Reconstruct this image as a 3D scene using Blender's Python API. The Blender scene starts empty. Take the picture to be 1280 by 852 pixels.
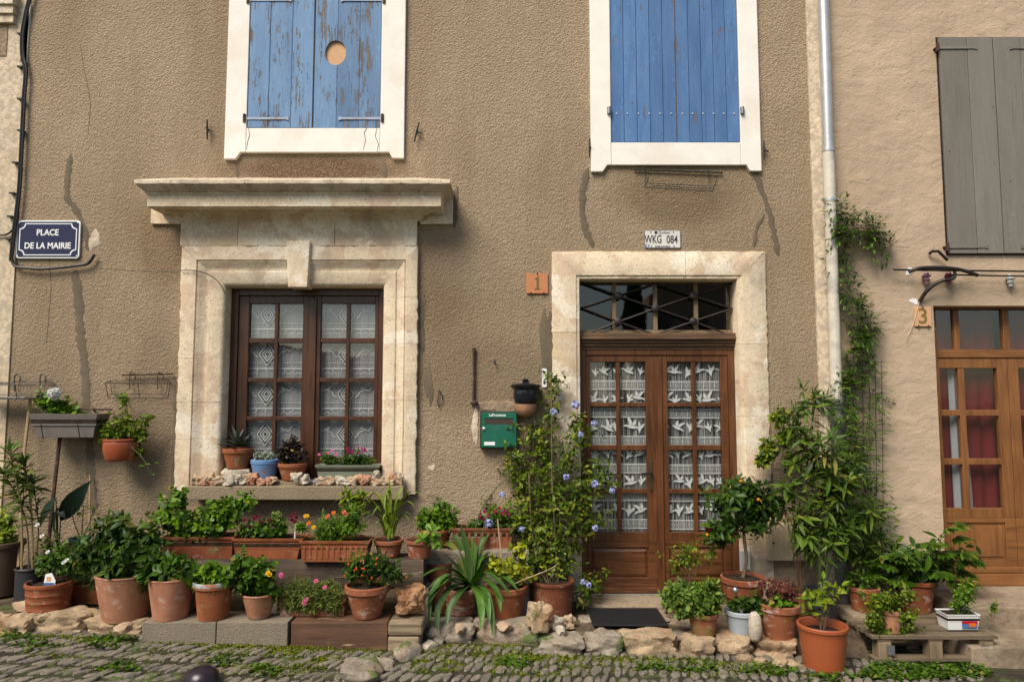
import bpy, bmesh, math, random
import numpy as np
from mathutils import Vector, Matrix
R = math.radians
random.seed(7); rng = np.random.default_rng(7)
S = bpy.context.scene
COL = S.collection

# ------------------------------------------------------------------ camera, sky, sun, exposure
CAM = Vector((0.0, -5.8, 1.78)); PITCH = R(4.4); F = 1280*24/36
cd = bpy.data.cameras.new('camera'); cd.lens = 24; cd.sensor_width = 36; cd.clip_end = 2000; cd.clip_start = .05
cam = bpy.data.objects.new('camera', cd); COL.objects.link(cam)
cam.location = CAM; cam.rotation_euler = (R(90)+PITCH, 0, 0); S.camera = cam
W = bpy.data.worlds.new('World'); S.world = W; W.use_nodes = True
_n = W.node_tree.nodes; _sky = _n.new('ShaderNodeTexSky'); _sky.sky_type = 'NISHITA'; _sky.sun_disc = False
SUN_EL, SUN_AZ = 50, -36          # elevation, and degrees to the left of the view axis behind the camera
_sky.sun_elevation = R(SUN_EL); _sky.sun_rotation = R(180-SUN_AZ); _sky.air_density = 1.2; _sky.dust_density = 1.6; _sky.ozone_density = .6
W.node_tree.links.new(_sky.outputs[0], _n['Background'].inputs[0]); _n['Background'].inputs[1].default_value = .05
sd = bpy.data.lights.new('sun', 'SUN'); sd.energy = 2.1; sd.angle = R(30); sd.color = (1, .92, .80)
sun = bpy.data.objects.new('sun', sd); COL.objects.link(sun)
_sv = Vector((math.sin(R(SUN_AZ))*math.cos(R(SUN_EL)), -math.cos(R(SUN_AZ))*math.cos(R(SUN_EL)), math.sin(R(SUN_EL))))
sun.rotation_euler = (-_sv).to_track_quat('-Z', 'Y').to_euler(); sun.location = (0, -5, 12)
S.view_settings.view_transform = 'Standard'; S.view_settings.look = 'None'; S.view_settings.gamma = 1
S.view_settings.exposure = 1.22
S.render.engine = 'CYCLES'; S.cycles.use_denoising = True; S.cycles.max_bounces = 8; S.cycles.transparent_max_bounces = 16
S.cycles.diffuse_bounces = 4; S.cycles.glossy_bounces = 3; S.cycles.transmission_bounces = 6

# ------------------------------------------------------------------ measuring: a sight line met with a plane of the place
_cp, _sp = math.cos(PITCH), math.sin(PITCH)
def ray(px, py):
    u = (px-640)/F; v = (426-py)/F
    return Vector((u, _cp-v*_sp, _sp+v*_cp))
def at(px, py, Y):
    d = ray(px, py); t = (Y-CAM.y)/d.y
    return CAM+d*t
def RX(px, py, Y): return at(px, py, Y).x
def RZ(py, Y): return at(640, py, Y).z
def street(x): return -.02-.035*x
def terrace(x): return .085-.03*x
def onplane(px, py, fz):
    d = ray(px, py); t = 4.5
    for _ in range(30):
        p = CAM+d*t; t = (fz(p.x)-CAM.z)/d.z
    return CAM+d*t
def sc(Y): return (Y-CAM.y)/F           # metres per photo pixel at depth Y

# ------------------------------------------------------------------ materials
class NT:
    def __init__(s, name):
        s.m = bpy.data.materials.new(name); s.m.use_nodes = True; s.t = s.m.node_tree; s.n = s.t.nodes
        s.b = s.n['Principled BSDF']; s.out = s.n['Material Output']
        g = s.n.new('ShaderNodeNewGeometry'); s.P = g.outputs['Position']; s.geo = g
    def L(s, a, b): s.t.links.new(a, b)
    def node(s, typ, **kw):
        x = s.n.new(typ)
        for k, v in kw.items(): setattr(x, k, v)
        return x
    def mp(s, scale=(1,1,1), loc=(0,0,0), rot=(0,0,0), vec=None):
        x = s.node('ShaderNodeMapping'); x.inputs['Scale'].default_value = scale; x.inputs['Location'].default_value = loc; x.inputs['Rotation'].default_value = rot
        s.L(vec or s.P, x.inputs['Vector']); return x.outputs[0]
    def noise(s, scale, detail=4, rough=.55, vec=None, dist=0):
        x = s.node('ShaderNodeTexNoise'); x.inputs['Scale'].default_value = scale; x.inputs['Detail'].default_value = detail
        x.inputs['Roughness'].default_value = rough; x.inputs['Distortion'].default_value = dist
        s.L(vec or s.P, x.inputs['Vector']); return x.outputs['Fac']
    def voro(s, scale, feat='F1', vec=None, out='Distance'):
        x = s.node('ShaderNodeTexVoronoi', feature=feat); x.inputs['Scale'].default_value = scale
        s.L(vec or s.P, x.inputs['Vector']); return x.outputs[out]
    def ramp(s, fac, stops):
        x = s.node('ShaderNodeValToRGB'); e = x.color_ramp.elements
        while len(e) < len(stops): e.new(.5)
        for k, (p, c) in enumerate(stops):
            e[k].position = p; e[k].color = (c if len(c) == 4 else (*c, 1)) if not isinstance(c, (int, float)) else (c, c, c, 1)
        s.L(fac, x.inputs[0]); return x.outputs[0]
    def mix(s, fac, a, b, mode='MIX'):
        x = s.node('ShaderNodeMix', data_type='RGBA', blend_type=mode)
        for sock, v in ((x.inputs[0], fac), (x.inputs[6], a), (x.inputs[7], b)):
            if isinstance(v, (int, float)): sock.default_value = v
            elif isinstance(v, tuple): sock.default_value = (*v[:3], 1)
            else: s.L(v, sock)
        return x.outputs[2]
    def math(s, op, a, b=0.0):
        x = s.node('ShaderNodeMath', operation=op)
        for k, v in enumerate((a, b)):
            if isinstance(v, (int, float)): x.inputs[k].default_value = v
            else: s.L(v, x.inputs[k])
        return x.outputs[0]
    def bump(s, h, strength=.5, dist=.01, normal=None):
        x = s.node('ShaderNodeBump'); x.inputs['Strength'].default_value = strength; x.inputs['Distance'].default_value = dist
        s.L(h, x.inputs['Height'])
        if normal: s.L(normal, x.inputs['Normal'])
        return x.outputs[0]
    def fin(s, col=None, rough=.8, normal=None, metal=0, spec=None):
        for key, v in (('Base Color', col), ('Roughness', rough), ('Metallic', metal), ('Specular IOR Level', spec)):
            if v is None: continue
            if isinstance(v, (int, float)): s.b.inputs[key].default_value = v
            elif isinstance(v, tuple): s.b.inputs[key].default_value = (*v[:3], 1)
            else: s.L(v, s.b.inputs[key])
        if normal: s.L(normal, s.b.inputs['Normal'])
        return s.m
def mul(c, k): return tuple(x*k for x in c)

def m_stucco(name, c, c2, stain, grain=62, k=.85, trowel=False, spots=()):
    t = NT(name)
    big = t.noise(.55, 5, .6); mid = t.noise(2.6, 5, .65, dist=.4); fine = t.noise(150, 3, .6)
    col = t.ramp(big, [(.38, c2), (.58, c)])
    streak = t.noise(1.0, 6, .7, vec=t.mp((2.2, 1, .35)))
    col = t.mix(t.ramp(streak, [(.46, 0.0), (.64, .6)]), col, stain)
    col = t.mix(t.ramp(mid, [(.35, .5), (.6, 0.0)]), col, mul(c, .72))
    for (sx, sz, rx, rz, amt, scol) in spots:
        dv = t.mp((1/rx, 0, 1/rz), (-sx/rx, 0, -sz/rz)); gr = t.node('ShaderNodeTexGradient', gradient_type='SPHERICAL'); t.L(dv, gr.inputs[0])
        f = t.math('MULTIPLY', gr.outputs['Fac'], t.math('ADD', t.noise(2.3, 6, .7, vec=t.mp((1.6, 1, .7))), .35)); col = t.mix(t.ramp(f, [(.06, 0.0), (.42, amt)]), col, scol)
    g1 = t.noise(grain, 2.5, .62); g2 = t.noise(grain*2.3, 2, .5)
    if trowel:
        sw = t.noise(4.5, 6, .6, vec=t.mp((1, 1, 1.6), rot=(0, .7, 0)), dist=.35)
        pit = t.ramp(t.noise(26, 3, .6), [(.30, 0.0), (.40, 1.0)])
        h = t.math('ADD', t.math('MULTIPLY', sw, 3.0), t.math('MULTIPLY', pit, .35))
        h = t.math('ADD', h, t.math('MULTIPLY', t.noise(90, 3, .6), .35))
        col = t.mix(t.ramp(sw, [(.4, .35), (.6, 0.0)]), col, mul(c, .75))
        nrm = t.bump(h, .55, .012)
    else:
        v1 = t.voro(grain*1.5, 'SMOOTH_F1'); v2 = t.voro(grain*3.1, vec=t.mp(loc=(.37,.11,.59)))
        dome = t.ramp(v1, [(.08, 1.0), (.60, 0.0)]); dome2 = t.ramp(v2, [(.05, 1.0), (.65, 0.0)]); lump = t.noise(grain*.45, 3, .6); msk = t.ramp(t.noise(grain*.8, 2, .5), [(.35, .25), (.6, 1.0)])
        g1 = t.math('MULTIPLY', t.math('ADD', t.math('MULTIPLY', dome, .65), t.math('MULTIPLY', dome2, .35)), msk)
        h = t.math('ADD', g1, t.math('MULTIPLY', lump, .9))
        col = t.mix(t.ramp(g1, [(.02, .7), (.30, 0.0)]), col, mul(c, .52))
        col = t.mix(t.ramp(g1, [(.5, 0.0), (.85, .45)]), col, mul(c, 1.35))
        nrm = t.bump(h, .9*k, .016)
    col = t.mix(t.ramp(fine, [(.3, .25), (.5, 0.0)]), col, mul(c, .6))
    return t.fin(col, .92, nrm, spec=.2)
def m_limestone(name, c=(.68,.56,.40), pink=(.60,.44,.31), grey=(.37,.30,.225), white=(.80,.71,.57)):
    t = NT(name)
    a = t.noise(1.5, 6, .62); b = t.noise(3.7, 6, .68, vec=t.mp(loc=(3,7,1))); d = t.noise(2.2, 7, .7, vec=t.mp((1,1,.6), (9,2,5)), dist=.6)
    col = t.ramp(a, [(.35, c), (.60, mul(c, 1.08))])
    col = t.mix(t.ramp(b, [(.50, 0.0), (.56, .85)]), col, pink)
    col = t.mix(t.ramp(t.noise(2.9, 6, .6, vec=t.mp(loc=(-4,1,8)), dist=.3), [(.55, 0.0), (.585, .9)]), col, white)
    col = t.mix(t.ramp(d, [(.54, 0.0), (.68, .8)]), col, grey)
    fine = t.noise(46, 5, .7); pit = t.ramp(t.voro(34, vec=t.mp(loc=(.3,.1,.7))), [(.10, 0.0), (.2, 1.0)])
    pitm = t.math('MAXIMUM', pit, t.ramp(t.noise(6, 3, .6), [(.45, 1.0), (.6, 0.0)]))
    col = t.mix(t.ramp(fine, [(.3, .55), (.55, 0.0)]), col, mul(c, .6))
    col = t.mix(pitm, mul(grey, .8), col)
    h = t.math('ADD', t.math('MULTIPLY', fine, .6), pitm); h = t.math('ADD', h, t.math('MULTIPLY', b, 2.0))
    return t.fin(col, .88, t.bump(h, .6, .008), spec=.25)
def m_plain(name, c, rough=.6, metal=0, var=.25, scale=20, bump=.15, dist=.003, spec=None, dirt=None, rust=None):
    t = NT(name); n = t.noise(scale, 5, .62)
    col = t.mix(t.ramp(n, [(.32, var*1.6), (.62, 0.0)]), c, mul(c, .6))
    if dirt: col = t.mix(t.ramp(t.noise(scale*.35, 6, .68), [(.5, 0.0), (.62, .85)]), col, dirt)
    if rust: col = t.mix(t.ramp(t.noise(scale*.8, 6, .68), [(.55, 0.0), (.6, 1.0)]), col, rust)
    return t.fin(col, rough, t.bump(t.noise(scale*3, 4, .6), bump, dist), metal, spec)
def m_wood(name, c, dark, rough=.5, ring=9, along='z', gk=.5, spec=None, wear=None, wearamt=.6):
    t = NT(name); s = {'z': (ring*5, ring*5, ring*.28), 'x': (ring*.28, ring*5, ring*5)}[along]
    v = t.mp(s); n = t.noise(1, 6, .62, vec=v, dist=1.2)
    col = t.ramp(n, [(.30, dark), (.55, c), (.75, mul(c, 1.2))])
    col = t.mix(t.ramp(t.noise(3, 4, .6), [(.35, .5), (.65, 0.0)]), col, mul(dark, .9))
    if wear is not None:
        wv = t.noise(1.0, 7, .74, vec=t.mp({'z': (26, 26, 2.4), 'x': (2.4, 26, 26)}[along]), dist=.8)
        col = t.mix(t.ramp(wv, [(wearamt, 0.0), (wearamt+.02, 1.0)]), col, wear)
    return t.fin(col, rough, t.bump(n, gk, .004), spec=spec)
def m_paintwood(name, paint, paint2, wood, thr, thr2=.6):
    t = NT(name)
    gv = t.mp((75, 75, 2.0)); g = t.noise(1, 6, .68, vec=gv, dist=.6)
    patch = t.noise(3.2, 5, .62, vec=t.mp((1.8, 1, .8))); chip = t.noise(26, 6, .72, vec=t.mp((1.6, 1, .35)))
    f = t.math('ADD', t.math('MULTIPLY', g, .55), t.math('ADD', t.math('MULTIPLY', patch, .62), t.math('MULTIPLY', chip, .42)))
    bare = t.ramp(f, [(thr, 0.0), (thr+.022, 1.0)])
    col = t.ramp(t.noise(2.5, 5, .6, vec=t.mp((3, 1, .6))), [(.35, paint2), (.62, paint)])
    col = t.mix(t.ramp(g, [(.32, .5), (.45, 0.0)]), col, mul(paint2, .5))
    col = t.mix(t.ramp(t.noise(60, 3, .6, vec=t.mp((1,1,.3))), [(.62, 0.0), (.75, .45)]), col, mul(paint, 1.7))
    oi = t.node('ShaderNodeObjectInfo').outputs['Random']; col = t.mix(t.ramp(oi, [(0, .38), (.5, 0.0)]), col, mul(paint2, .72)); col = t.mix(t.ramp(oi, [(.5, 0.0), (1, .30)]), col, mul(paint, 1.45))
    kn = t.voro(7.5, vec=t.mp((1.5, 0, .55), (0, 0, 3))); col = t.mix(t.ramp(kn, [(.035, .85), (.06, 0.0)]), col, mul(wood, .35))
    wcol = t.ramp(g, [(.35, mul(wood, .45)), (.6, wood)])
    col = t.mix(bare, col, wcol)
    h = t.math('SUBTRACT', t.math('MULTIPLY', g, .7), t.math('MULTIPLY', bare, .6))
    return t.fin(col, .72, t.bump(h, .7, .004), spec=.3)
def m_terra(name, c, lime=.0, moss=.0, band=None, rough=.78, limecol=(.55,.47,.40)):
    t = NT(name); n = t.noise(7, 5, .6); f = t.noise(60, 4, .6)
    c = (c[0]*.84, c[1]*.70, c[2]*.60)
    col = t.ramp(n, [(.3, mul(c, .66)), (.65, c)])
    col = t.mix(t.ramp(t.noise(3.1, 6, .7, vec=t.mp((2.2,2.2,.8))), [(.48, 0.0), (.66, .6)]), col, mul(c, .5))
    col = t.mix(t.ramp(f, [(.35, .35), (.55, 0.0)]), col, mul(c, .7))
    if lime: col = t.mix(t.ramp(t.noise(9, 7, .72, vec=t.mp((1,1,1.6))), [(.62-lime*.14, 0.0), (.74-lime*.1, .7)]), col, limecol)
    if moss: col = t.mix(t.ramp(t.noise(8, 6, .7, vec=t.mp(loc=(5,5,5))), [(.6-moss*.15, 0.0), (.72-moss*.1, .8)]), col, (.13,.17,.05))
    return t.fin(col, rough, t.bump(t.math('ADD', f, t.noise(18, 4, .6)), .25, .004), spec=.3)
def m_rock(name, c, c2, stain=None, moss=0, scale=6):
    t = NT(name); n = t.noise(scale, 7, .66, dist=.4); f = t.noise(scale*9, 6, .7)
    col = t.ramp(n, [(.32, c2), (.58, c)])
    if stain: col = t.mix(t.ramp(t.noise(scale*.6, 6, .66, vec=t.mp(loc=(2,4,6))), [(.5, 0.0), (.6, .8)]), col, stain)
    col = t.mix(t.ramp(f, [(.32, .7), (.5, 0.0)]), col, mul(c2, .5))
    if moss: col = t.mix(t.ramp(t.noise(scale*.8, 6, .7, vec=t.mp(loc=(7,1,3))), [(.62-moss*.15, 0.0), (.68-moss*.12, .9)]), col, (.09,.13,.03))
    h = t.math('ADD', t.math('MULTIPLY', n, 1.5), f)
    return t.fin(col, .92, t.bump(h, .8, .012), spec=.2)
_leafm = {}
def m_leaf(name, c, c2, rough=.42, trans=.25, obj=False, young=None):
    key = (name, obj)
    if key in _leafm: return _leafm[key]
    t = NT('leaf_'+name)
    if obj: fac = t.node('ShaderNodeObjectInfo').outputs['Random']
    else: fac = t.node('ShaderNodeAttribute', attribute_name='lv').outputs['Fac']
    stops = [(.05, mul(c2, .62)), (.55, c), (.95, young or mul(c, 1.5)), (.985, (.26,.20,.045))]
    col = t.ramp(fac, stops)
    back = t.mix(t.geo.outputs['Backfacing'], col, t.mix(.3, col, (.12,.19,.06)))
    back = t.mix(t.ramp(t.noise(40, 3, .6), [(.35, .3), (.6, 0.0)]), back, mul(c2, .7))
    t.fin(back, max(rough, .42), None, spec=.22)
    tr = t.node('ShaderNodeBsdfTranslucent'); t.L(t.mix(.5, back, tuple(min(1, x*2.2) for x in c)), tr.inputs[0])
    mx = t.node('ShaderNodeMixShader'); mx.inputs[0].default_value = trans*.45
    t.L(t.b.outputs[0], mx.inputs[1]); t.L(tr.outputs[0], mx.inputs[2]); t.L(mx.outputs[0], t.out.inputs[0])
    _leafm[key] = t.m; return t.m
def m_glass(name, tint=(.95,.97,.96), refl=1.0, ior=1.55):
    t = NT(name); t.n.remove(t.b)
    tr = t.node('ShaderNodeBsdfTransparent'); tr.inputs[0].default_value = (*tint, 1)
    gl = t.node('ShaderNodeBsdfGlossy'); gl.inputs['Roughness'].default_value = .02
    nz = t.bump(t.noise(2.4, 2, .5), .12, .02); t.L(nz, gl.inputs['Normal'])
    dt = t.node('ShaderNodeVectorMath', operation='DOT_PRODUCT'); t.L(t.geo.outputs['True Normal'], dt.inputs[0]); t.L(t.geo.outputs['Incoming'], dt.inputs[1])
    om = t.math('SUBTRACT', 1.0, t.math('ABSOLUTE', dt.outputs['Value'])); f0 = .043*refl       # Schlick reflectance, the same from both sides of the pane
    mx = t.node('ShaderNodeMixShader'); t.L(t.math('ADD', f0, t.math('MULTIPLY', t.math('POWER', om, 5.0), 1-f0)), mx.inputs[0])
    t.L(tr.outputs[0], mx.inputs[1]); t.L(gl.outputs[0], mx.inputs[2]); t.L(mx.outputs[0], t.out.inputs[0]); return t.m
def m_net(name, c, opacity, stripe=0, stripe_c=.4):
    t = NT(name); t.fin(c, .9, None, spec=.1)
    tr = t.node('ShaderNodeBsdfTransparent'); mx = t.node('ShaderNodeMixShader')
    f = opacity
    if stripe:
        n = t.noise(1, 3, .6, vec=t.mp((stripe, .01, 1.0)))
        f = t.ramp(n, [(.40, stripe_c), (.60, opacity)])
        t.L(f, mx.inputs[0])
    else: mx.inputs[0].default_value = opacity
    t.L(tr.outputs[0], mx.inputs[1]); t.L(t.b.outputs[0], mx.inputs[2]); t.L(mx.outputs[0], t.out.inputs[0]); return t.m

M = {}
M['stucco'] = m_stucco('roughcast_tan', (.470,.352,.230), (.350,.258,.167), (.255,.172,.100), spots=[
    (RX(395,208,0), RZ(212,0), 1.0, .17, 1.0, (.155,.088,.042)), (RX(845,230,0), RZ(240,0), .75, .42, .8, (.19,.128,.072)), (RX(205,285,0), RZ(300,0), .35, .6, .7, (.19,.115,.055)), (RX(550,350,0), RZ(350,0), .28, .7, .75, (.18,.118,.065)),
    (RX(610,470,0), RZ(470,0), .9, .45, .6, (.19,.135,.08)), (RX(195,520,0), RZ(520,0), .35, 1.2, .6, (.20,.145,.09)), (RX(560,420,0), RZ(430,0), .45, .9, .5, (.22,.155,.095)), (RX(60,480,0), RZ(560,0), .8, 1.1, .5, (.24,.175,.115)),
    (RX(640,120,0), RZ(60,0), 1.1, .9, .45, (.47,.36,.245)), (RX(150,240,0), RZ(120,0), 1.0, 1.0, .35, (.45,.34,.23)), (RX(600,290,0), RZ(300,0), .8, .6, .4, (.45,.34,.23)), (RX(560,640,0), RZ(650,0), 1.1, .5, .6, (.43,.335,.235))])
M['stucco_r'] = m_stucco('trowelled_ochre', (.55,.415,.290), (.49,.365,.252), (.40,.29,.195), trowel=True)
M['stucco_l'] = m_stucco('old_cream_plaster', (.72,.60,.44), (.62,.49,.34), (.48,.33,.19), grain=18, k=.25)
M['repair'] = m_stucco('cement_repair_and_shade', (.205,.162,.110), (.17,.135,.093), (.14,.108,.072), grain=120, k=.35)  # also colours the painted shadow strip beside the cornice
M['patch'] = m_stucco('pale_plaster_patch', (.39,.29,.195), (.31,.23,.15), (.27,.19,.115), grain=30, k=.5)
M['lime'] = m_limestone('limestone')
M['lime2'] = m_limestone('limestone_warm', (.58,.44,.29), (.60,.50,.38), (.40,.31,.22), (.70,.60,.46))
M['limetop'] = m_limestone('weathered_limestone', (.58,.48,.35), (.42,.35,.26), (.10,.085,.07), (.66,.57,.44))
M['mortar'] = m_plain('mortar', (.20,.155,.11), .95)
M['band'] = m_stucco('cream_band', (.74,.62,.47), (.68,.55,.40), (.55,.42,.29), grain=16, k=.3)
M['wband'] = m_plain('white_band', (.70,.67,.62), .85, var=.2, scale=8, dirt=(.5,.43,.34))
M['white'] = m_plain('white_limewash', (.86,.82,.75), .85, var=.10, scale=5, bump=.3, dirt=(.77,.70,.60))
M['blue_old'] = m_paintwood('weathered_blue_paint', (.165,.275,.44), (.115,.205,.36), (.17,.14,.115), .850)
M['blue'] = m_paintwood('blue_paint', (.105,.215,.42), (.07,.155,.34), (.16,.13,.12), .915)
M['greyp'] = m_paintwood('grey_paint', (.195,.178,.150), (.165,.15,.128), (.10,.085,.07), .985)
M['blue_iron'] = m_plain('painted_iron_strap', (.33,.39,.52), .5, dirt=(.25,.2,.17))
M['winwood'] = m_wood('dark_brown_wood', (.085,.034,.014), (.036,.014,.007), .36, ring=7, gk=.25)
M['doorwood'] = m_wood('chestnut_varnish', (.145,.056,.020), (.048,.017,.007), .34, ring=6, gk=.25)
M['doorwood_x'] = m_wood('chestnut_varnish_rail', (.145,.056,.020), (.048,.017,.007), .34, ring=6, along='x', gk=.25)
M['oldwood'] = m_wood('old_cornice_wood', (.16,.085,.038), (.05,.025,.012), .6, along='x')
M['oak'] = m_wood('honey_oak', (.265,.112,.034), (.135,.052,.017), .42, ring=5, gk=.25)
M['oak_x'] = m_wood('honey_oak_rail', (.265,.112,.034), (.135,.052,.017), .42, ring=5, along='x', gk=.25)
M['palebar'] = m_wood('pale_glazing_bar', (.24,.165,.09), (.13,.085,.045), .6)
M['timber'] = m_wood('weathered_sleeper', (.088,.058,.036), (.022,.015,.010), .85, ring=5, along='x', gk=1.0, wear=(.20,.155,.105), wearamt=.60)
M['timber_red'] = m_wood('brown_painted_sleeper', (.150,.072,.036), (.06,.028,.016), .75, ring=3.5, along='x', gk=.8, wear=(.38,.26,.15), wearamt=.645)
M['timber_end'] = m_wood('split_timber_end', (.30,.23,.14), (.09,.06,.035), .9, ring=5, along='x', gk=1.0, wear=(.09,.11,.03), wearamt=.62)
M['pallet'] = m_wood('grey_pallet_wood', (.185,.135,.08), (.06,.045,.028), .85, ring=5, along='x', gk=.6, wear=(.10,.12,.04), wearamt=.64)
M['pallet_y'] = m_wood('pallet_block_wood', (.26,.19,.11), (.12,.085,.05), .85, ring=6, gk=.5)
M['glass'] = m_glass('window_glass', refl=3.6)
M['glass_dark'] = m_glass('transom_glass', (.55,.58,.58), 2.4)
M['room'] = m_plain('dim_room', (.085,.075,.065), .9)
M['net'] = m_net('window_lace_net', (.36,.36,.37), .80)
M['lace'] = m_plain('white_lace', (.72,.72,.72), .9, var=.05)
M['lacedk'] = m_plain('dark_lace_line', (.06,.06,.065), .9, var=.05)
M['net2'] = m_net('door_lace_net', (.45,.45,.44), .72, 55, .10)
M['lace2'] = m_plain('door_lace', (.70,.70,.68), .9, var=.05)
M['redcloth'] = m_plain('dark_red_cloth', (.15,.008,.011), .9, var=.3, scale=5)
M['whitecloth'] = m_plain('white_cloth', (.38,.38,.41), .9, var=.1)
M['iron'] = m_plain('black_iron', (.022,.018,.016), .55, .3, rust=(.05,.025,.014))
M['rust'] = m_plain('rusty_iron', (.055,.03,.02), .75, .2, rust=(.12,.05,.02))
M['wire'] = m_plain('green_black_wire', (.022,.032,.024), .55)
M['rustwire'] = m_plain('brown_wire', (.06,.033,.02), .7)
M['cable'] = m_plain('black_cable', (.012,.012,.013), .5)
M['zinc'] = m_plain('galvanised_steel', (.60,.60,.585), .38, .6, var=.25, scale=9)
M['creampipe'] = m_plain('cream_painted_pipe', (.62,.57,.47), .5, var=.2, scale=10, dirt=(.36,.33,.29))
M['castpipe'] = m_plain('grey_cast_pipe', (.17,.17,.165), .5, .3, var=.3, dirt=(.26,.25,.23))
M['navy'] = m_plain('navy_enamel', (.012,.012,.055), .22, var=.05)
M['enamel'] = m_plain('white_enamel', (.82,.82,.80), .3, var=.05)
M['plate'] = m_plain('plate_white', (.68,.66,.60), .4, var=.15)
M['plategrey'] = m_plain('plate_frame', (.22,.22,.23), .4, .5)
M['ink'] = m_plain('dark_ink', (.015,.013,.035), .6, var=.05)
M['inkblue'] = m_plain('blue_sticker', (.06,.14,.35), .5)
M['tile1'] = m_plain('orange_number_tile', (.52,.205,.085), .75, var=.2, scale=30)
M['tile3'] = m_plain('peach_number_tile', (.62,.36,.19), .75, var=.2, scale=30)
M['olive'] = m_plain('olive_number', (.125,.105,.020), .6)
M['brownnum'] = m_plain('brown_number', (.22,.14,.035), .6)
M['green'] = m_plain('green_enamel', (.008,.125,.072), .38, var=.25, scale=9, dirt=(.03,.13,.10))
M['darkgreen'] = m_plain('dark_green_edge', (.008,.022,.015), .5)
M['slot'] = m_plain('letter_slot', (.055,.032,.025), .5)
M['chrome'] = m_plain('bright_metal', (.6,.6,.58), .25, .9)
M['brass'] = m_plain('dull_brass', (.14,.09,.045), .45, .7)
M['blackglaze'] = m_plain('black_glaze', (.010,.012,.018), .14, var=.1)
M['beige'] = m_plain('beige_meter_box', (.56,.45,.30), .55, var=.15, scale=6, dirt=(.45,.35,.22))
M['whiteplastic'] = m_plain('white_plastic', (.74,.74,.71), .4, var=.1)
M['concrete'] = m_stucco('grey_concrete', (.315,.265,.195), (.26,.215,.16), (.205,.17,.125), grain=95, k=.5)
M['sill'] = m_stucco('sill_concrete', (.36,.285,.19), (.30,.23,.15), (.22,.155,.095), grain=80, k=.5)
M['rock_warm'] = m_rock('ochre_limestone', (.46,.34,.21), (.27,.19,.12), (.36,.22,.12), .2)
M['rock_grey'] = m_rock('grey_limestone', (.37,.31,.24), (.20,.165,.13), (.30,.21,.14), .45)
M['rock_orange'] = m_rock('orange_rock', (.40,.22,.11), (.22,.10,.05), (.45,.31,.19))
M['peb_white'] = m_rock('white_pebble', (.60,.53,.42), (.40,.33,.25), scale=14)
M['peb_cream'] = m_rock('cream_pebble', (.58,.43,.29), (.40,.27,.17), scale=14)
M['peb_pink'] = m_rock('pink_pebble', (.55,.30,.19), (.36,.17,.10), scale=14)
M['peb_grey'] = m_rock('silver_grey_pebble', (.28,.29,.31), (.14,.14,.15), scale=14)
M['slab'] = m_rock('step_stone', (.33,.255,.175), (.24,.18,.125), (.20,.145,.10), .25, 3)
M['soil'] = m_rock('potting_soil', (.050,.032,.020), (.018,.012,.008), scale=22)
M['dirt'] = m_rock('terrace_earth', (.12,.085,.055), (.05,.036,.024), (.16,.12,.08), .35, 7)
M['bed'] = m_rock('street_joint_earth', (.060,.050,.036), (.028,.022,.016), (.05,.065,.02), .5, 8)
for k, (a, b) in enumerate((((.235,.200,.158),(.145,.122,.098)), ((.27,.23,.18),(.165,.138,.11)), ((.20,.172,.140),(.118,.10,.083)))):
    M['cob%d' % k] = m_rock('cobble_stone_%d' % k, a, b, (.26,.215,.16), .30, 11)
M['rubber'] = m_plain('black_rubber', (.012,.012,.013), .6, bump=.3)
M['bollard'] = m_plain('dark_purple_lacquer', (.018,.011,.018), .33, var=.1)
M['cane'] = m_wood('bamboo_cane', (.42,.30,.16), (.26,.17,.08), .55)
M['bark'] = m_wood('plant_bark', (.16,.105,.06), (.07,.045,.028), .85, ring=12, gk=.8)
M['greenstem'] = m_plain('green_stem', (.085,.12,.035), .6)
M['redstem'] = m_plain('reddish_stem', (.14,.07,.04), .6)

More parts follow.
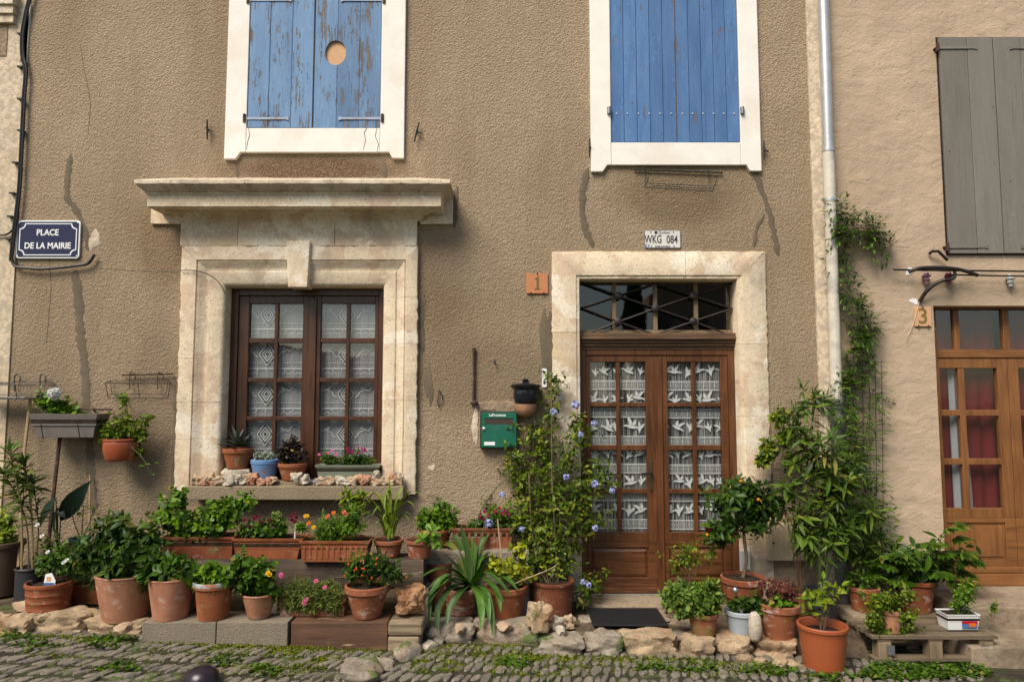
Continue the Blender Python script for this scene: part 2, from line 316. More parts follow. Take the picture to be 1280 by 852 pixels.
# ------------------------------------------------------------------ mesh building
WM = {}                                   # translation of Empties, so that children keep their place
def par(o, p):
    if p is None: return
    o.parent = p
    if p.name in WM: o.matrix_parent_inverse = Matrix.Translation(-WM[p.name])
def tag(o, label=None, cat=None, group=None, kind=None):
    if label: o['label'] = label
    if cat: o['category'] = cat
    if group: o['group'] = group
    if kind: o['kind'] = kind
    return o
def thing(name, loc, label, cat, group=None):
    o = bpy.data.objects.new(name, None); COL.objects.link(o); o.location = loc; o.empty_display_size = .1
    WM[o.name] = Vector(loc); return tag(o, label, cat, group)
def link(name, me, parent=None, mat=None):
    o = bpy.data.objects.new(name, me); COL.objects.link(o)
    if mat is not None and not me.materials: me.materials.append(M[mat] if isinstance(mat, str) else mat)
    par(o, parent); return o
class MB:
    def __init__(s): s.v = []; s.f = []
    def add(s, vs, fs):
        n = len(s.v); s.v += [tuple(p) for p in vs]; s.f += [tuple(i+n for i in f) for f in fs]; return s
    def box(s, x0, x1, y0, y1, z0, z1):
        return s.add([(x0,y0,z0),(x1,y0,z0),(x1,y1,z0),(x0,y1,z0),(x0,y0,z1),(x1,y0,z1),(x1,y1,z1),(x0,y1,z1)],
                     [(0,3,2,1),(4,5,6,7),(0,1,5,4),(1,2,6,5),(2,3,7,6),(3,0,4,7)])
    def quad(s, a, b, c, d): return s.add([a,b,c,d], [(0,1,2,3)])
    def prism(s, poly, y0, y1):              # outline in x,z (counter-clockwise seen from -y), front y0
        n = len(poly); vs = [(x,y0,z) for x,z in poly]+[(x,y1,z) for x,z in poly]
        fs = [tuple(range(n)), tuple(range(2*n-1, n-1, -1))]+[((i+1)%n, i, i+n, (i+1)%n+n) for i in range(n)]
        return s.add(vs, fs)
    def tube(s, pts, r, n=6, cap=True):
        pts = [Vector(p) for p in pts]; m = len(pts)
        rr = r if isinstance(r, (list, tuple)) else [r]*m
        t0 = (pts[1]-pts[0]).normalized(); up = Vector((0,0,1)) if abs(t0.z) < .9 else Vector((1,0,0))
        u = t0.cross(up).normalized(); vs = []
        for i in range(m):
            t = (pts[min(i+1, m-1)]-pts[max(i-1, 0)])
            t = t.normalized() if t.length > 1e-9 else t0
            u = (u-t*u.dot(t)); u = u.normalized() if u.length > 1e-6 else t.orthogonal().normalized()
            w = t.cross(u)
            for k in range(n):
                a = 2*math.pi*k/n; vs.append(pts[i]+(u*math.cos(a)+w*math.sin(a))*rr[i])
        fs = [(i*n+k, i*n+(k+1)%n, (i+1)*n+(k+1)%n, (i+1)*n+k) for i in range(m-1) for k in range(n)]
        if cap: fs += [tuple(range(n-1, -1, -1)), tuple((m-1)*n+k for k in range(n))]
        return s.add(vs, fs)
    def lathe(s, prof, c=(0,0,0), n=28, wob=0, sy=1.0):
        ph = random.random()*6; vs = []; m = len(prof)
        for r, z in prof:
            for k in range(n):
                a = 2*math.pi*k/n; q = r*(1+wob*math.sin(2*a+ph)+wob*.5*math.sin(5*a+ph*2))
                vs.append((c[0]+q*math.cos(a), c[1]+q*math.sin(a)*sy, c[2]+z))
        fs = [(i*n+k, i*n+(k+1)%n, (i+1)*n+(k+1)%n, (i+1)*n+k) for i in range(m-1) for k in range(n)]
        fs += [tuple(range(n-1, -1, -1)), tuple((m-1)*n+k for k in range(n))]
        return s.add(vs, fs)
    def sweep(s, prof, path, cap=True):      # prof: list of points per section already placed: path = list of sections (lists of xyz)
        m = len(path[0]); vs = [p for sec in path for p in sec]
        fs = [(i*m+k, (i+1)*m+k, (i+1)*m+k+1, i*m+k+1) for i in range(len(path)-1) for k in range(m-1)]
        if cap: fs += [tuple(range(m)), tuple((len(path)-1)*m+k for k in range(m-1, -1, -1))]
        return s.add(vs, fs)
    def build(s, name, mat, parent=None, smooth=False, bevel=0, seg=2, jitter=0, fixn=True):
        me = bpy.data.meshes.new(name); me.from_pydata(s.v, [], s.f)
        bm = bmesh.new(); bm.from_mesh(me)
        if fixn: bmesh.ops.recalc_face_normals(bm, faces=bm.faces)
        if bevel: bmesh.ops.bevel(bm, geom=list(bm.edges), offset=bevel, segments=seg, affect='EDGES', profile=.6, clamp_overlap=True)
        if jitter:
            for v in bm.verts: v.co += Vector((random.gauss(0,jitter), random.gauss(0,jitter), random.gauss(0,jitter)))
        bm.to_mesh(me); bm.free()
        if smooth:
            me.polygons.foreach_set('use_smooth', [True]*len(me.polygons))
            try: me.set_sharp_from_angle(angle=R(42))
            except Exception: pass
        me.update(); return link(name, me, parent, mat)
def text(body, size, pos, mat, parent, name='lettering', depth=.0015, sx=1.0, bold=0.0, align='CENTER'):
    c = bpy.data.curves.new('t', 'FONT'); c.body = body; c.size = size; c.align_x = align; c.align_y = 'CENTER'; c.extrude = depth; c.offset = bold; c.resolution_u = 3
    o = bpy.data.objects.new('t', c); COL.objects.link(o); bpy.context.view_layer.update()
    me = bpy.data.meshes.new_from_object(o.evaluated_get(bpy.context.evaluated_depsgraph_get())); bpy.data.objects.remove(o)
    me.materials.clear()
    for v in me.vertices: v.co = Vector((v.co.x*sx+pos[0], pos[1]-v.co.z, v.co.y+pos[2]))
    me.name = name; o = link(name, me, parent, mat); return o
def rock_mesh(seed, sub=2, rough=.28, box=.5, freq=1.3):
    from mathutils import noise as mn
    bm = bmesh.new(); bmesh.ops.create_icosphere(bm, subdivisions=sub, radius=1)
    off = Vector((seed*7.3, seed*3.1, seed*1.7))
    for v in bm.verts:
        d = v.co.normalized(); mx = max(abs(d.x), abs(d.y), abs(d.z))
        p = d*((1-box)+box/mx)
        k = 1+rough*mn.noise(d*freq+off)*1.6+rough*.5*mn.noise(d*freq*2.7+off)+rough*.22*mn.noise(d*freq*6+off)
        v.co = p*k
    me = bpy.data.meshes.new('rock'); bm.to_mesh(me); bm.free()
    # unit box
    a = np.array([v.co[:] for v in me.vertices]); lo, hi = a.min(0), a.max(0); a = (a-(lo+hi)/2)/(hi-lo)
    me.vertices.foreach_set('co', a.astype(np.float32).ravel())
    me.polygons.foreach_set('use_smooth', [True]*len(me.polygons))
    try: me.set_sharp_from_angle(angle=R(34))
    except Exception: pass
    me.update(); return me
_rk = {}
def rock(name, c, dim, mat, parent=None, seed=0, rot=(0,0,0), sub=2, rough=.28, box=.5, freq=1.3):
    key = (seed, sub, rough, box, freq, mat)
    if key not in _rk:
        me = rock_mesh(seed, sub, rough, box, freq); me.materials.append(M[mat]); _rk[key] = me
    o = bpy.data.objects.new(name, _rk[key]); COL.objects.link(o)
    o.location = c; o.scale = dim; o.rotation_euler = rot; par(o, parent); return o
# ------------------------------------------------------------------ the setting: street and terrace
def grid_sheet(name, x0, x1, y0, y1, fz, nx, ny, mat, rough=0, freq=2.0, seed=0):
    from mathutils import noise as mn
    vs = []; fs = []
    for j in range(ny+1):
        for i in range(nx+1):
            x = x0+(x1-x0)*i/nx; y = y0+(y1-y0)*j/ny
            z = fz(x)+(rough*mn.noise(Vector((x*freq+seed, y*freq, seed))) if rough else 0); vs.append((x, y, z))
    for j in range(ny):
        for i in range(nx): fs.append((j*(nx+1)+i, j*(nx+1)+i+1, (j+1)*(nx+1)+i+1, (j+1)*(nx+1)+i))
    mb = MB(); mb.add(vs, fs); return mb.build(name, mat, None, smooth=True, fixn=False)
gs = grid_sheet('street', -90, 90, -120, .2, lambda x: street(max(-9, min(9, x)))+.013, 180, 40, 'bed'); tag(gs, kind='structure')
tb = MB()                                  # earth terrace behind the kerb stones
nx, ny = 60, 8
from mathutils import noise as mn
vs = []; fs = []
XA, XB = -8.0, 2.55
for j in range(ny+1):
    for i in range(nx+1):
        x = XA+(XB-XA)*i/nx; y = -.80+.85*j/ny
        vs.append((x, y, terrace(x)-.012+.014*mn.noise(Vector((x*3, y*5, 0)))-(.0 if j else .12)))
for j in range(ny):
    for i in range(nx): fs.append((j*(nx+1)+i, j*(nx+1)+i+1, (j+1)*(nx+1)+i+1, (j+1)*(nx+1)+i))
tb.add(vs, fs); ter = tb.build('terrace', 'dirt', None, smooth=True, fixn=False); tag(ter, kind='structure')
# kerb stones, pieces of the terrace edge: photo x from, to, top y, bottom y, material
kerb = [(-60,-8,768,797,'rock_warm'), (-8,33,767,797,'rock_warm'), (34,103,764,795,'rock_warm'), (101,178,768,797,'rock_warm'),
        (528,592,777,806,'rock_grey'), (590,675,774,808,'rock_grey'), (674,734,795,822,'rock_grey'), (732,780,791,822,'rock_grey'), (777,853,790,823,'rock_warm'),
        (855,897,793,825,'rock_warm'), (897,948,792,824,'rock_warm'), (946,1003,796,827,'rock_warm')]
for k, (a, b, t0, b0, m) in enumerate(kerb):
    p = onplane((a+b)/2, b0, street); Yf = p.y
    top = RZ(t0, Yf+.10); bot = street(p.x)-.05; w = (b-a)*sc(Yf)*1.03; dep = random.uniform(.26, .34)
    rock('kerb_stone', (RX((a+b)/2, (t0+b0)/2, Yf), Yf+dep/2, (top+bot)/2), (w, dep, top-bot), m, ter, seed=k+1, rot=(0, 0, random.uniform(-.04,.04)), sub=4, rough=.2, box=.82, freq=1.5)
for (px, py, w, m) in ((508,822,40,'rock_grey'), (535,812,26,'peb_white'), (548,806,20,'rock_grey'), (560,800,16,'rock_warm'), (975,833,26,'rock_warm'), (950,830,18,'rock_warm'), (930,829,22,'rock_warm'), (990,836,22,'rock_warm'), (30,762,26,'peb_cream'), (55,775,20,'rock_warm'), (190,800,30,'peb_white'), (155,790,24,'peb_cream'), (570,768,14,'peb_white'), (545,770,12,'peb_cream'), (700,790,18,'peb_white'), (712,785,14,'peb_cream'), (630,787,20,'peb_cream'), (575,788,18,'peb_cream')):
    p = onplane(px, py, street if py > 798 else terrace); s_ = w*sc(p.y)
    rock('loose_stone', (p.x, p.y, p.z+s_*.2), (s_, s_*.7, s_*.55), m, ter, seed=int(px)%6+20, rot=(0,0,random.random()*6), sub=2)
# flat thin paving in front of the door, pieces of the terrace
for (px, py, wx, dy, k) in ((752,792,50,.10,1), (800,793,44,.10,2), (846,792,40,.11,3), (852,776,34,.12,4), (735,773,24,.16,5), (845,762,26,.1,6), (735,756,20,.12,7), (785,768,110,.30,8), (868,780,20,.1,9)):
    p = onplane(px, py, terrace); w = wx*sc(p.y)
    rock('paving_slab', (p.x, p.y, p.z-.014), (w, dy, .05), 'rock_grey' if k%2 else 'slab', ter, seed=30+k, rot=(0,0,random.uniform(-.08,.08)), sub=3, rough=.14, box=.9)

# ------------------------------------------------------------------ walls with openings
def wall_mesh(mb, x0, x1, z0, z1, yf, yb, holes):
    xs = sorted({x0, x1, *[h[0] for h in holes], *[h[1] for h in holes]}); zs = sorted({z0, z1, *[h[2] for h in holes], *[h[3] for h in holes]})
    inside = lambda x, z: any(h[0] < x < h[1] and h[2] < z < h[3] for h in holes)
    for i in range(len(xs)-1):
        for j in range(len(zs)-1):
            a, b, c, d = xs[i], xs[i+1], zs[j], zs[j+1]
            if inside((a+b)/2, (c+d)/2): continue
            mb.quad((a,yf,c), (b,yf,c), (b,yf,d), (a,yf,d)); mb.quad((b,yb,c), (a,yb,c), (a,yb,d), (b,yb,d))
    for a, b, c, d in holes:
        mb.quad((a,yf,c),(a,yf,d),(a,yb,d),(a,yb,c)); mb.quad((b,yf,d),(b,yf,c),(b,yb,c),(b,yb,d))
        mb.quad((a,yf,d),(b,yf,d),(b,yb,d),(a,yb,d)); mb.quad((b,yf,c),(a,yf,c),(a,yb,c),(b,yb,c))
    mb.quad((x0,yf,z0),(x0,yf,z1),(x0,yb,z1),(x0,yb,z0)); mb.quad((x1,yf,z1),(x1,yf,z0),(x1,yb,z0),(x1,yb,z1)); mb.quad((x0,yf,z1),(x1,yf,z1),(x1,yb,z1),(x0,yb,z1))
def room(parent, x0, x1, z0, z1, y0, y1):
    mb = MB(); mb.quad((x0,y1,z0),(x1,y1,z0),(x1,y1,z1),(x0,y1,z1)); mb.quad((x0,y0,z0),(x0,y1,z0),(x0,y1,z1),(x0,y0,z1)); mb.quad((x1,y0,z0),(x1,y1,z0),(x1,y1,z1),(x1,y0,z1))
    mb.quad((x0,y0,z0),(x1,y0,z0),(x1,y1,z0),(x0,y1,z0)); mb.quad((x0,y0,z1),(x1,y0,z1),(x1,y1,z1),(x0,y1,z1))
    return mb.build('room', 'room', parent, fixn=False)

HX0, HX1 = RX(15,420,0), RX(1016,300,0)
house = thing('house', ((HX0+HX1)/2, 0, street(0)), 'tan roughcast house with blue shutters, stone framed window and glazed brown double door', 'house')
WX0, WX1, WZ0, WZ1 = RX(279,470,0), RX(478,470,0), RZ(606,0), RZ(358,0)
DX0, DX1, DZ0, DZ1 = RX(726,540,0), RX(917,540,0), -.12, RZ(349,0)
mb = MB(); wall_mesh(mb, HX0, HX1, -.6, 6.6, 0, .5, [(WX0-.03, WX1+.03, WZ0-.02, WZ1+.03), (DX0-.03, DX1+.10, DZ0, DZ1+.03)])
wall = mb.build('wall', 'stucco', house, fixn=False)

def ribbon_strip(mb, pts, w, y, t=.004, var=.35):
    P = [at(a, b, 0) for a, b in pts]; L_ = []; 
    dense = []
    for i in range(len(P)-1):
        n = max(2, int((P[i+1]-P[i]).length/.025))
        for k in range(n): dense.append(P[i].lerp(P[i+1], k/n))
    dense.append(P[-1]); ws = w*sc(0)/2; sec = []
    for i, p in enumerate(dense):
        tdir = (dense[min(i+1, len(dense)-1)]-dense[max(i-1, 0)]).normalized(); nn = Vector((-tdir.z, 0, tdir.x))
        e = min(1, min(i, len(dense)-1-i)*.5+.25); a = ws*e*(1+random.uniform(-var, var)); b = ws*e*(1+random.uniform(-var, var))
        l = p-nn*a; r = p+nn*b
        sec.append([(l.x, .002, l.z), (l.x*.6+p.x*.4, -t, l.z*.6+p.z*.4), (r.x*.6+p.x*.4, -t, r.z*.6+p.z*.4), (r.x, .002, r.z)])
    mb.sweep(None, sec, cap=True)
strips = [([(735,210),(729,235),(728,265),(733,290),(742,309)], 10), ([(942,213),(955,245),(963,270),(970,305),(973,320)], 9), ([(955,268),(946,285),(942,309)], 6),
          ([(88,193),(84,230),(84,248),(97,265),(107,290),(110,312)], 9), ([(94,338),(99,380),(101,420),(108,470),(108,520),(115,600),(117,640)], 13),
          ([(295,205),(297,222)], 7), ([(478,200),(482,222)], 9), ([(530,368),(527,395),(528,440)], 8), ([(571,233),(568,284)], 7), ([(218,470),(220,560),(212,640)], 6)]  # the strip just right of the cornice end is its shadow, painted in
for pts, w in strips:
    mb = MB(); ribbon_strip(mb, pts, w, 0); mb.build('repair_or_shadow_strip', 'repair', wall, smooth=True)
for pts in ([(100,55),(104,80),(110,110),(113,130),(112,150),(110,168)], [(122,335),(160,338),(226,340)], [(60,300),(64,360),(58,430)]):
    mb = MB(); ribbon_strip(mb, pts, 1.0, 0, .0015); mb.build('crack', 'iron' if False else 'repair', wall)
def blob(mb, cx, cy, rx, ry, n=22, var=.22, t=.004):
    out = []; inn = []; ph = [random.uniform(0, 6) for _ in range(4)]
    for k in range(n):
        a = 2*math.pi*k/n; q = 1+var*(math.sin(2*a+ph[0])+.7*math.sin(3*a+ph[1])+.5*math.sin(7*a+ph[2]))
        p = at(cx+rx*q*math.cos(a), cy-ry*q*math.sin(a), 0); out.append((p.x, .002, p.z))
        p = at(cx+rx*q*.9*math.cos(a), cy-ry*q*.9*math.sin(a), 0); inn.append((p.x, -t, p.z))
    mb.add(out+inn, [tuple(range(n, 2*n))]+[(k, (k+1)%n, n+(k+1)%n, n+k) for k in range(n)])
for cx, cy, rx, ry, m in ((594,532,5,19,'band'), (624,508,26,9,'patch'), (684,430,8,55,'repair'), (632,566,24,6,'patch'), (118,300,7,14,'band'), (536,480,5,28,'repair'), (222,575,7,22,'repair'), (538,622,14,8,'patch'), (540,584,4,4,'band')):
    mb = MB(); blob(mb, cx, cy, rx, ry, t=random.uniform(.003,.0055)); mb.build('plaster_patch', m, wall, smooth=True)

# ------------------------------------------------------------------ stone window with cornice
def jamb(mb, prof, xe, sgn, z0, z1, mitre=False, kx=1.0, kz=1.0):
    n = max(3, int((z1-z0)/.035)); secs = []; om = max(o for o, p in prof)
    for i in range(n+1):
        e = random.gauss(0, .0035); q = [random.gauss(0, .0012) for _ in prof]
        secs.append([(xe+sgn*(o*kx+(e if o > om*.93 else 0)), -p+qq, z0+(z1-z0)*i/n+(o*kz if mitre and i == n else 0)) for (o, p), qq in zip(prof, q)])
    if sgn > 0: secs = [s[::-1] for s in secs]
    mb.sweep(None, secs)
def lintel(mb, prof, xa, xb, zt, ma=0, mb_=0, kz=1.0):   # ma/mb_: mitre at the two ends
    n = max(3, int((xb-xa)/.035)); secs = []; om = max(o for o, p in prof)
    for i in range(n+1):
        t = i/n; e = random.gauss(0, .003) if 0 < i < n else 0; q = [random.gauss(0, .0012) for _ in prof]
        secs.append([(xa+(xb-xa)*t+(ma*(1-t)+mb_*t)*o, -p+qq, zt+o*kz+(e if o > om*.93 else 0)) for (o, p), qq in zip(prof, q)])
    mb.sweep(None, secs)
wprof = [(0,-.24),(0,-.01),(.012,.008),(.035,.020),(.150,.022),(.156,.012),(.172,.012),(.20,.018),(.235,.040),(.262,.050),(.268,.040),(.274,.056),(.40,.058),(.418,.052),(.42,-.02)]
WZT = WZ1
sur = MB(); lintel(sur, wprof, WX0, RX(372,335,0), WZT, -.86, 0, .81); S1 = sur.build('window_surround', 'lime', house, smooth=True)
m2 = MB(); lintel(m2, wprof, RX(372,335,0)+.002, WX1, WZT, 0, .71, .81); m2.build('stone', 'lime', S1, smooth=True)
k0 = MB(); kx0, kx1 = RX(359,330,-.09), RX(386,330,-.09); kz0, kz1 = RZ(359,-.09), RZ(301,-.09)
k0.prism([(kx0+.012,kz0),(kx1-.008,kz0),(kx1+.006,kz1),(kx0-.012,kz1)], -.095, .05); k0.build('keystone', 'lime', S1, bevel=.008)
cutsL = [358, 402, 448, 502, 548, 612]; cutsR = [358, 372, 430, 500, 556, 616]
for cuts, xe, sg in ((cutsL, WX0, -1), (cutsR, WX1, 1)):
    for i in range(len(cuts)-1):
        z1 = RZ(cuts[i], 0)-.0007 if i else WZT-.0007; z0 = RZ(cuts[i+1], 0)+.0007
        j = MB(); dd = random.uniform(-.0015, .0015); pr = [(o, p+dd) for o, p in wprof]; jamb(j, pr, xe, sg, z0, z1, i == 0, .86 if sg < 0 else .71, .81)
        j.build('stone', 'lime', S1, smooth=True)
fx0, fx1 = RX(229,295,0), RX(522,295,0); fz0, fz1 = WZT+.3425, RZ(274,-.06)
for a, b, m in ((fx0, RX(300,295,0), 'lime2'), (RX(300,295,0)+.003, RX(420,295,0), 'lime'), (RX(420,295,0)+.003, fx1, 'lime')):
    f = MB(); f.box(a, b, -.05, .05, fz0, fz1); f.build('stone', m, S1, bevel=.004)
for a, b, y0, y1 in ((189,230,261,280), (525,566,236,280)):
    f = MB(); f.box(RX(a,270,-.02), RX(b,270,-.02), -.028, .05, RZ(y1,-.02), RZ(y0,-.02)); f.build('stone', 'lime', S1, bevel=.006)
# cornice: profile (projection, photo y) mitred at both ends
cpr = [(.0,276),(.055,276),(.062,273),(.075,272.5),(.085,269),(.115,266),(.14,264.5),(.145,263),(.15,262.2),(.272,258.6),(.28,257.5),(.28,243.5),(.29,242.5),(.295,240.5),(.0,240.4)]
top = [(.375,229),(.378,226),(.375,224.2),(.0,222)]
def cornice(profile, name, mat, parent, x0=None, x1=None, chips=0):
    secs = []; XLf = lambda p: RX(226,272,-.06)-.62*p; XRf = lambda p: RX(525,272,-.06)+.86*p-.04
    full = [(p, RZ(y, -p)) for p, y in profile]
    # left return, front, right return as one swept mesh
    path = [[(XLf(p), .03, z) for p, z in full], [(XLf(p), -p, z) for p, z in full]]
    n = 60
    for i in range(1, n):
        path.append([(XLf(p)+(XRf(p)-XLf(p))*i/n, -p+random.uniform(0, chips), z-random.uniform(0, chips)*.6) for p, z in full])
    path += [[(XRf(p), -p, z) for p, z in full], [(XRf(p), .03, z) for p, z in full]]
    c = MB(); c.sweep(None, path, cap=True); return c.build(name, mat, parent, smooth=True)
corn = cornice(cpr, 'cornice', 'lime', house, chips=.0025)
cornice([(.0,240.3),(.296,240.3),(.30,240),(.305,238.6),(.315,238),(.325,236),(.350,233),(.362,230.5),(.362,229.2)]+top, 'cap_stone', 'limetop', corn, chips=.006)
# sill
sl = MB(); sx0, sx1 = RX(233,615,-.17), RX(504,615,-.17); SILLZ = RZ(607.5,-.17)
sl.box(sx0, sx1, -.17, .2, RZ(624.5,-.17), SILLZ); sill = sl.build('window_sill', 'sill', house, bevel=.008)

LEDZ = RZ(601.5,-.09)
sl = MB(); sl.box(WX0-.02, WX1+.02, -.085, .2, SILLZ-.01, LEDZ); sl.build('inner_sill', 'sill', house, bevel=.006)
def grid_frame(name, mat, parent, X0, X1, Z0, Z1, cols, rows, Y0, Y1, glass='glass', inset=.004, panes=True):
    f = MB()
    f.box(X0, cols[0][0], Y0, Y1, Z0, Z1); f.box(cols[-1][1], X1, Y0, Y1, Z0, Z1)
    f.box(cols[0][0], cols[-1][1], Y0, Y1, rows[0][1], Z1); f.box(cols[0][0], cols[-1][1], Y0, Y1, Z0, rows[-1][0])
    for i in range(len(cols)-1): f.box(cols[i][1], cols[i+1][0], Y0+inset, Y1-inset, rows[-1][0], rows[0][1])
    for j in range(len(rows)-1):
        for a, b in cols: f.box(a, b, Y0+inset, Y1-inset, rows[j+1][1], rows[j][0])
    o = f.build(name, mat, parent, bevel=.0035, seg=1)
    if panes:
        for a, b in cols:
            for c, d in rows:
                g = MB(); ym = (Y0+Y1)/2; q = random.uniform(-.002, .002); q2 = random.uniform(-.002, .002)
                g.quad((a-.003, ym+q, c-.003), (b+.003, ym-q, c-.003), (b+.003, ym-q+q2, d+.003), (a-.003, ym+q+q2, d+.003))
                g.build('pane', glass, o, fixn=False)
    return o
YW = .15
fr = MB(); a0, a1, b0, b1 = WX0-.02, WX1+.02, WZ0-.01, WZ1+.02
ix0, ix1, iz1 = RX(297,470,YW), RX(473,470,YW), RZ(370,YW)
fr.box(a0, ix0, YW-.03, YW+.06, b0, b1); fr.box(ix1, a1, YW-.03, YW+.06, b0, b1); fr.box(ix0, ix1, YW-.03, YW+.06, iz1, b1)
wframe = fr.build('window_frame', 'winwood', house, bevel=.004, seg=1)
rows = [(RZ(b,YW), RZ(a,YW)) for a, b in ((379.5,422.5),(428.5,472),(477.5,520),(525,571))]
for c in (((310,342),(346.5,377.5)), ((400,432),(436.5,468))):
    cols = [(RX(a,470,YW), RX(b,470,YW)) for a, b in c]
    X0 = ix0+.002 if c[0][0] < 390 else RX(391,470,YW)+.0015; X1 = RX(391,470,YW)-.0015 if c[0][0] < 390 else ix1-.002
    cs = grid_frame('casement', 'winwood', house, X0, X1, WZ0+.003, iz1-.002, cols, rows, YW-.012, YW+.04)
    if c[0][0] < 390:
        g = MB(); xm = RX(391,470,YW); g.box(xm-.028, xm+.028, YW-.03, YW-.0135, WZ0+.01, iz1-.02); g.build('cover_strip', 'winwood', cs, bevel=.005)
room(house, WX0-.4, WX1+.4, WZ0-.3, WZ1+.3, .26, 2.2)
def ribb(mb, pts, w, y):
    for i in range(len(pts)-1):
        p, q = Vector((pts[i][0], 0, pts[i][1])), Vector((pts[i+1][0], 0, pts[i+1][1])); d = (q-p).normalized(); n = Vector((-d.z, 0, d.x))*w/2; e = d*w*.3
        vs = [p-n-e, q-n+e, q+n+e, p+n-e]; mb.quad(*[(v.x, y, v.z) for v in vs])
def poly(mb, pts, y): mb.add([(x, y, z) for x, z in pts], [tuple(range(len(pts)))])
# net curtain of the window, its lace drawn as threads
YC = YW+.06
for (xa, xb, xc) in ((298, 390, 334), (392, 474, 433)):
    x0, x1, z0, z1 = RX(xa,470,YC), RX(xb,470,YC), RZ(600,YC), RZ(372,YC)
    mb = MB(); n = 40
    pts = [(x0+(x1-x0)*i/n, YC+.004*math.sin(i*.9+xa)+.003*math.sin(i*2.3)) for i in range(n+1)]
    mb.sweep(None, [[(x, y, z0), (x, y, z1)] for x, y in pts], cap=False); cu = mb.build('curtain', 'net', house, smooth=True, fixn=False)
    la = MB(); dk = MB(); c = RX(xc,470,YC); pitch = (RZ(379.5,YC)-RZ(428.5,YC)); y = YC-.012
    for k in range(-1, 6):
        zl = RZ(460.5,YC)+pitch*(2-k)
        if not z0 < zl < z1+.2: continue
        clamp = lambda P: [(min(x1, max(x0, a)), b) for a, b in P if z0 < b < z1]
        def rl(m_, P, w, yy=y):
            P = clamp(P)
            if len(P) > 1: ribb(m_, P, w, yy)
        rl(la, [(x0, zl), (x1, zl)], .007)
        for q in range(int((x1-x0)/.02)):
            xx = x0+.01+q*.02; rl(la, [(xx, zl+.052), (xx+.006, zl+.052)], .006); rl(dk, [(xx+.01, zl+.062), (xx+.013, zl+.062)], .005)
            if q % 4 == 0: rl(la, [(xx, zl-.012), (xx, zl-.022)], .006)
        zc = zl+.125
        for h, w, m_ in ((.098,.007,la), (.082,.009,dk), (.062,.007,la), (.030,.006,la), (.016,.006,dk)):
            P = [(c-h*.72, zc), (c, zc+h), (c+h*.72, zc), (c, zc-h), (c-h*.72, zc)]
            rl(m_, P, w)
        for s in (-1, 1):
            rl(la, [(c+s*a, zl+b) for a, b in ((.085,.10),(.105,.112),(.125,.148),(.150,.148),(.17,.17),(.195,.152),(.215,.165),(.235,.20),(.27,.21),(.30,.185),(.33,.2))], .006)
            rl(la, [(c+s*a, zl+b) for a, b in ((.135,.175),(.145,.187),(.155,.175),(.145,.163),(.135,.175))], .007)
            rl(la, [(c+s*a, zl-.03+b) for a, b in ((.08,-.02),(.10,.0),(.13,-.02),(.16,.0),(.19,-.02),(.22,0),(.25,-.02),(.28,0),(.31,-.02))], .003)
    la.build('lace_thread', 'lace', cu, fixn=False)['kind'] = 'stuff'; dk.build('dark_thread', 'lacedk', cu, fixn=False)['kind'] = 'stuff'

# ------------------------------------------------------------------ upper windows with shutters
def upper_window(px0, px1, pyb, ix0, ix1, iyb, ears, name_mat):
    YS = -.035; x0, x1, zb = RX(px0,100,YS), RX(px1,100,YS), RZ(pyb,YS); a, b, c = RX(ix0,100,YS), RX(ix1,100,YS), RZ(iyb,YS)
    zt = RZ(-70,YS); zo = RZ(-105,YS); e = .06; w = .10
    f = MB(); f.prism([(x0,zb-e),(x0+w,zb-e),(x0+w+.04,zb),(a,zb),(a,zo),(x0,zo)], YS, .02); s_ = f.build('window_surround', 'white', house, bevel=.006)
    f = MB(); f.prism([(b,zb),(x1-w-.03,zb),(x1-w,zb-e*.9),(x1,zb-e*.9),(x1,zo),(b,zo)], YS, .02); f.build('surround_stone', 'white', s_, bevel=.006)
    f = MB(); f.box(a+.002, b-.002, YS+.002, .02, zb, c); f.build('surround_stone', 'white', s_, bevel=.005)
    f = MB(); f.box(a+.002, b-.002, YS+.002, .02, zt, zo); f.build('surround_stone', 'white', s_, bevel=.005)
    f = MB(); f.quad((a-.02,-.002,c-.02),(b+.02,-.002,c-.02),(b+.02,-.002,zt+.02),(a-.02,-.002,zt+.02)); f.build('window_board', 'tile3', s_, fixn=False)
    return a, b, c, zt, s_
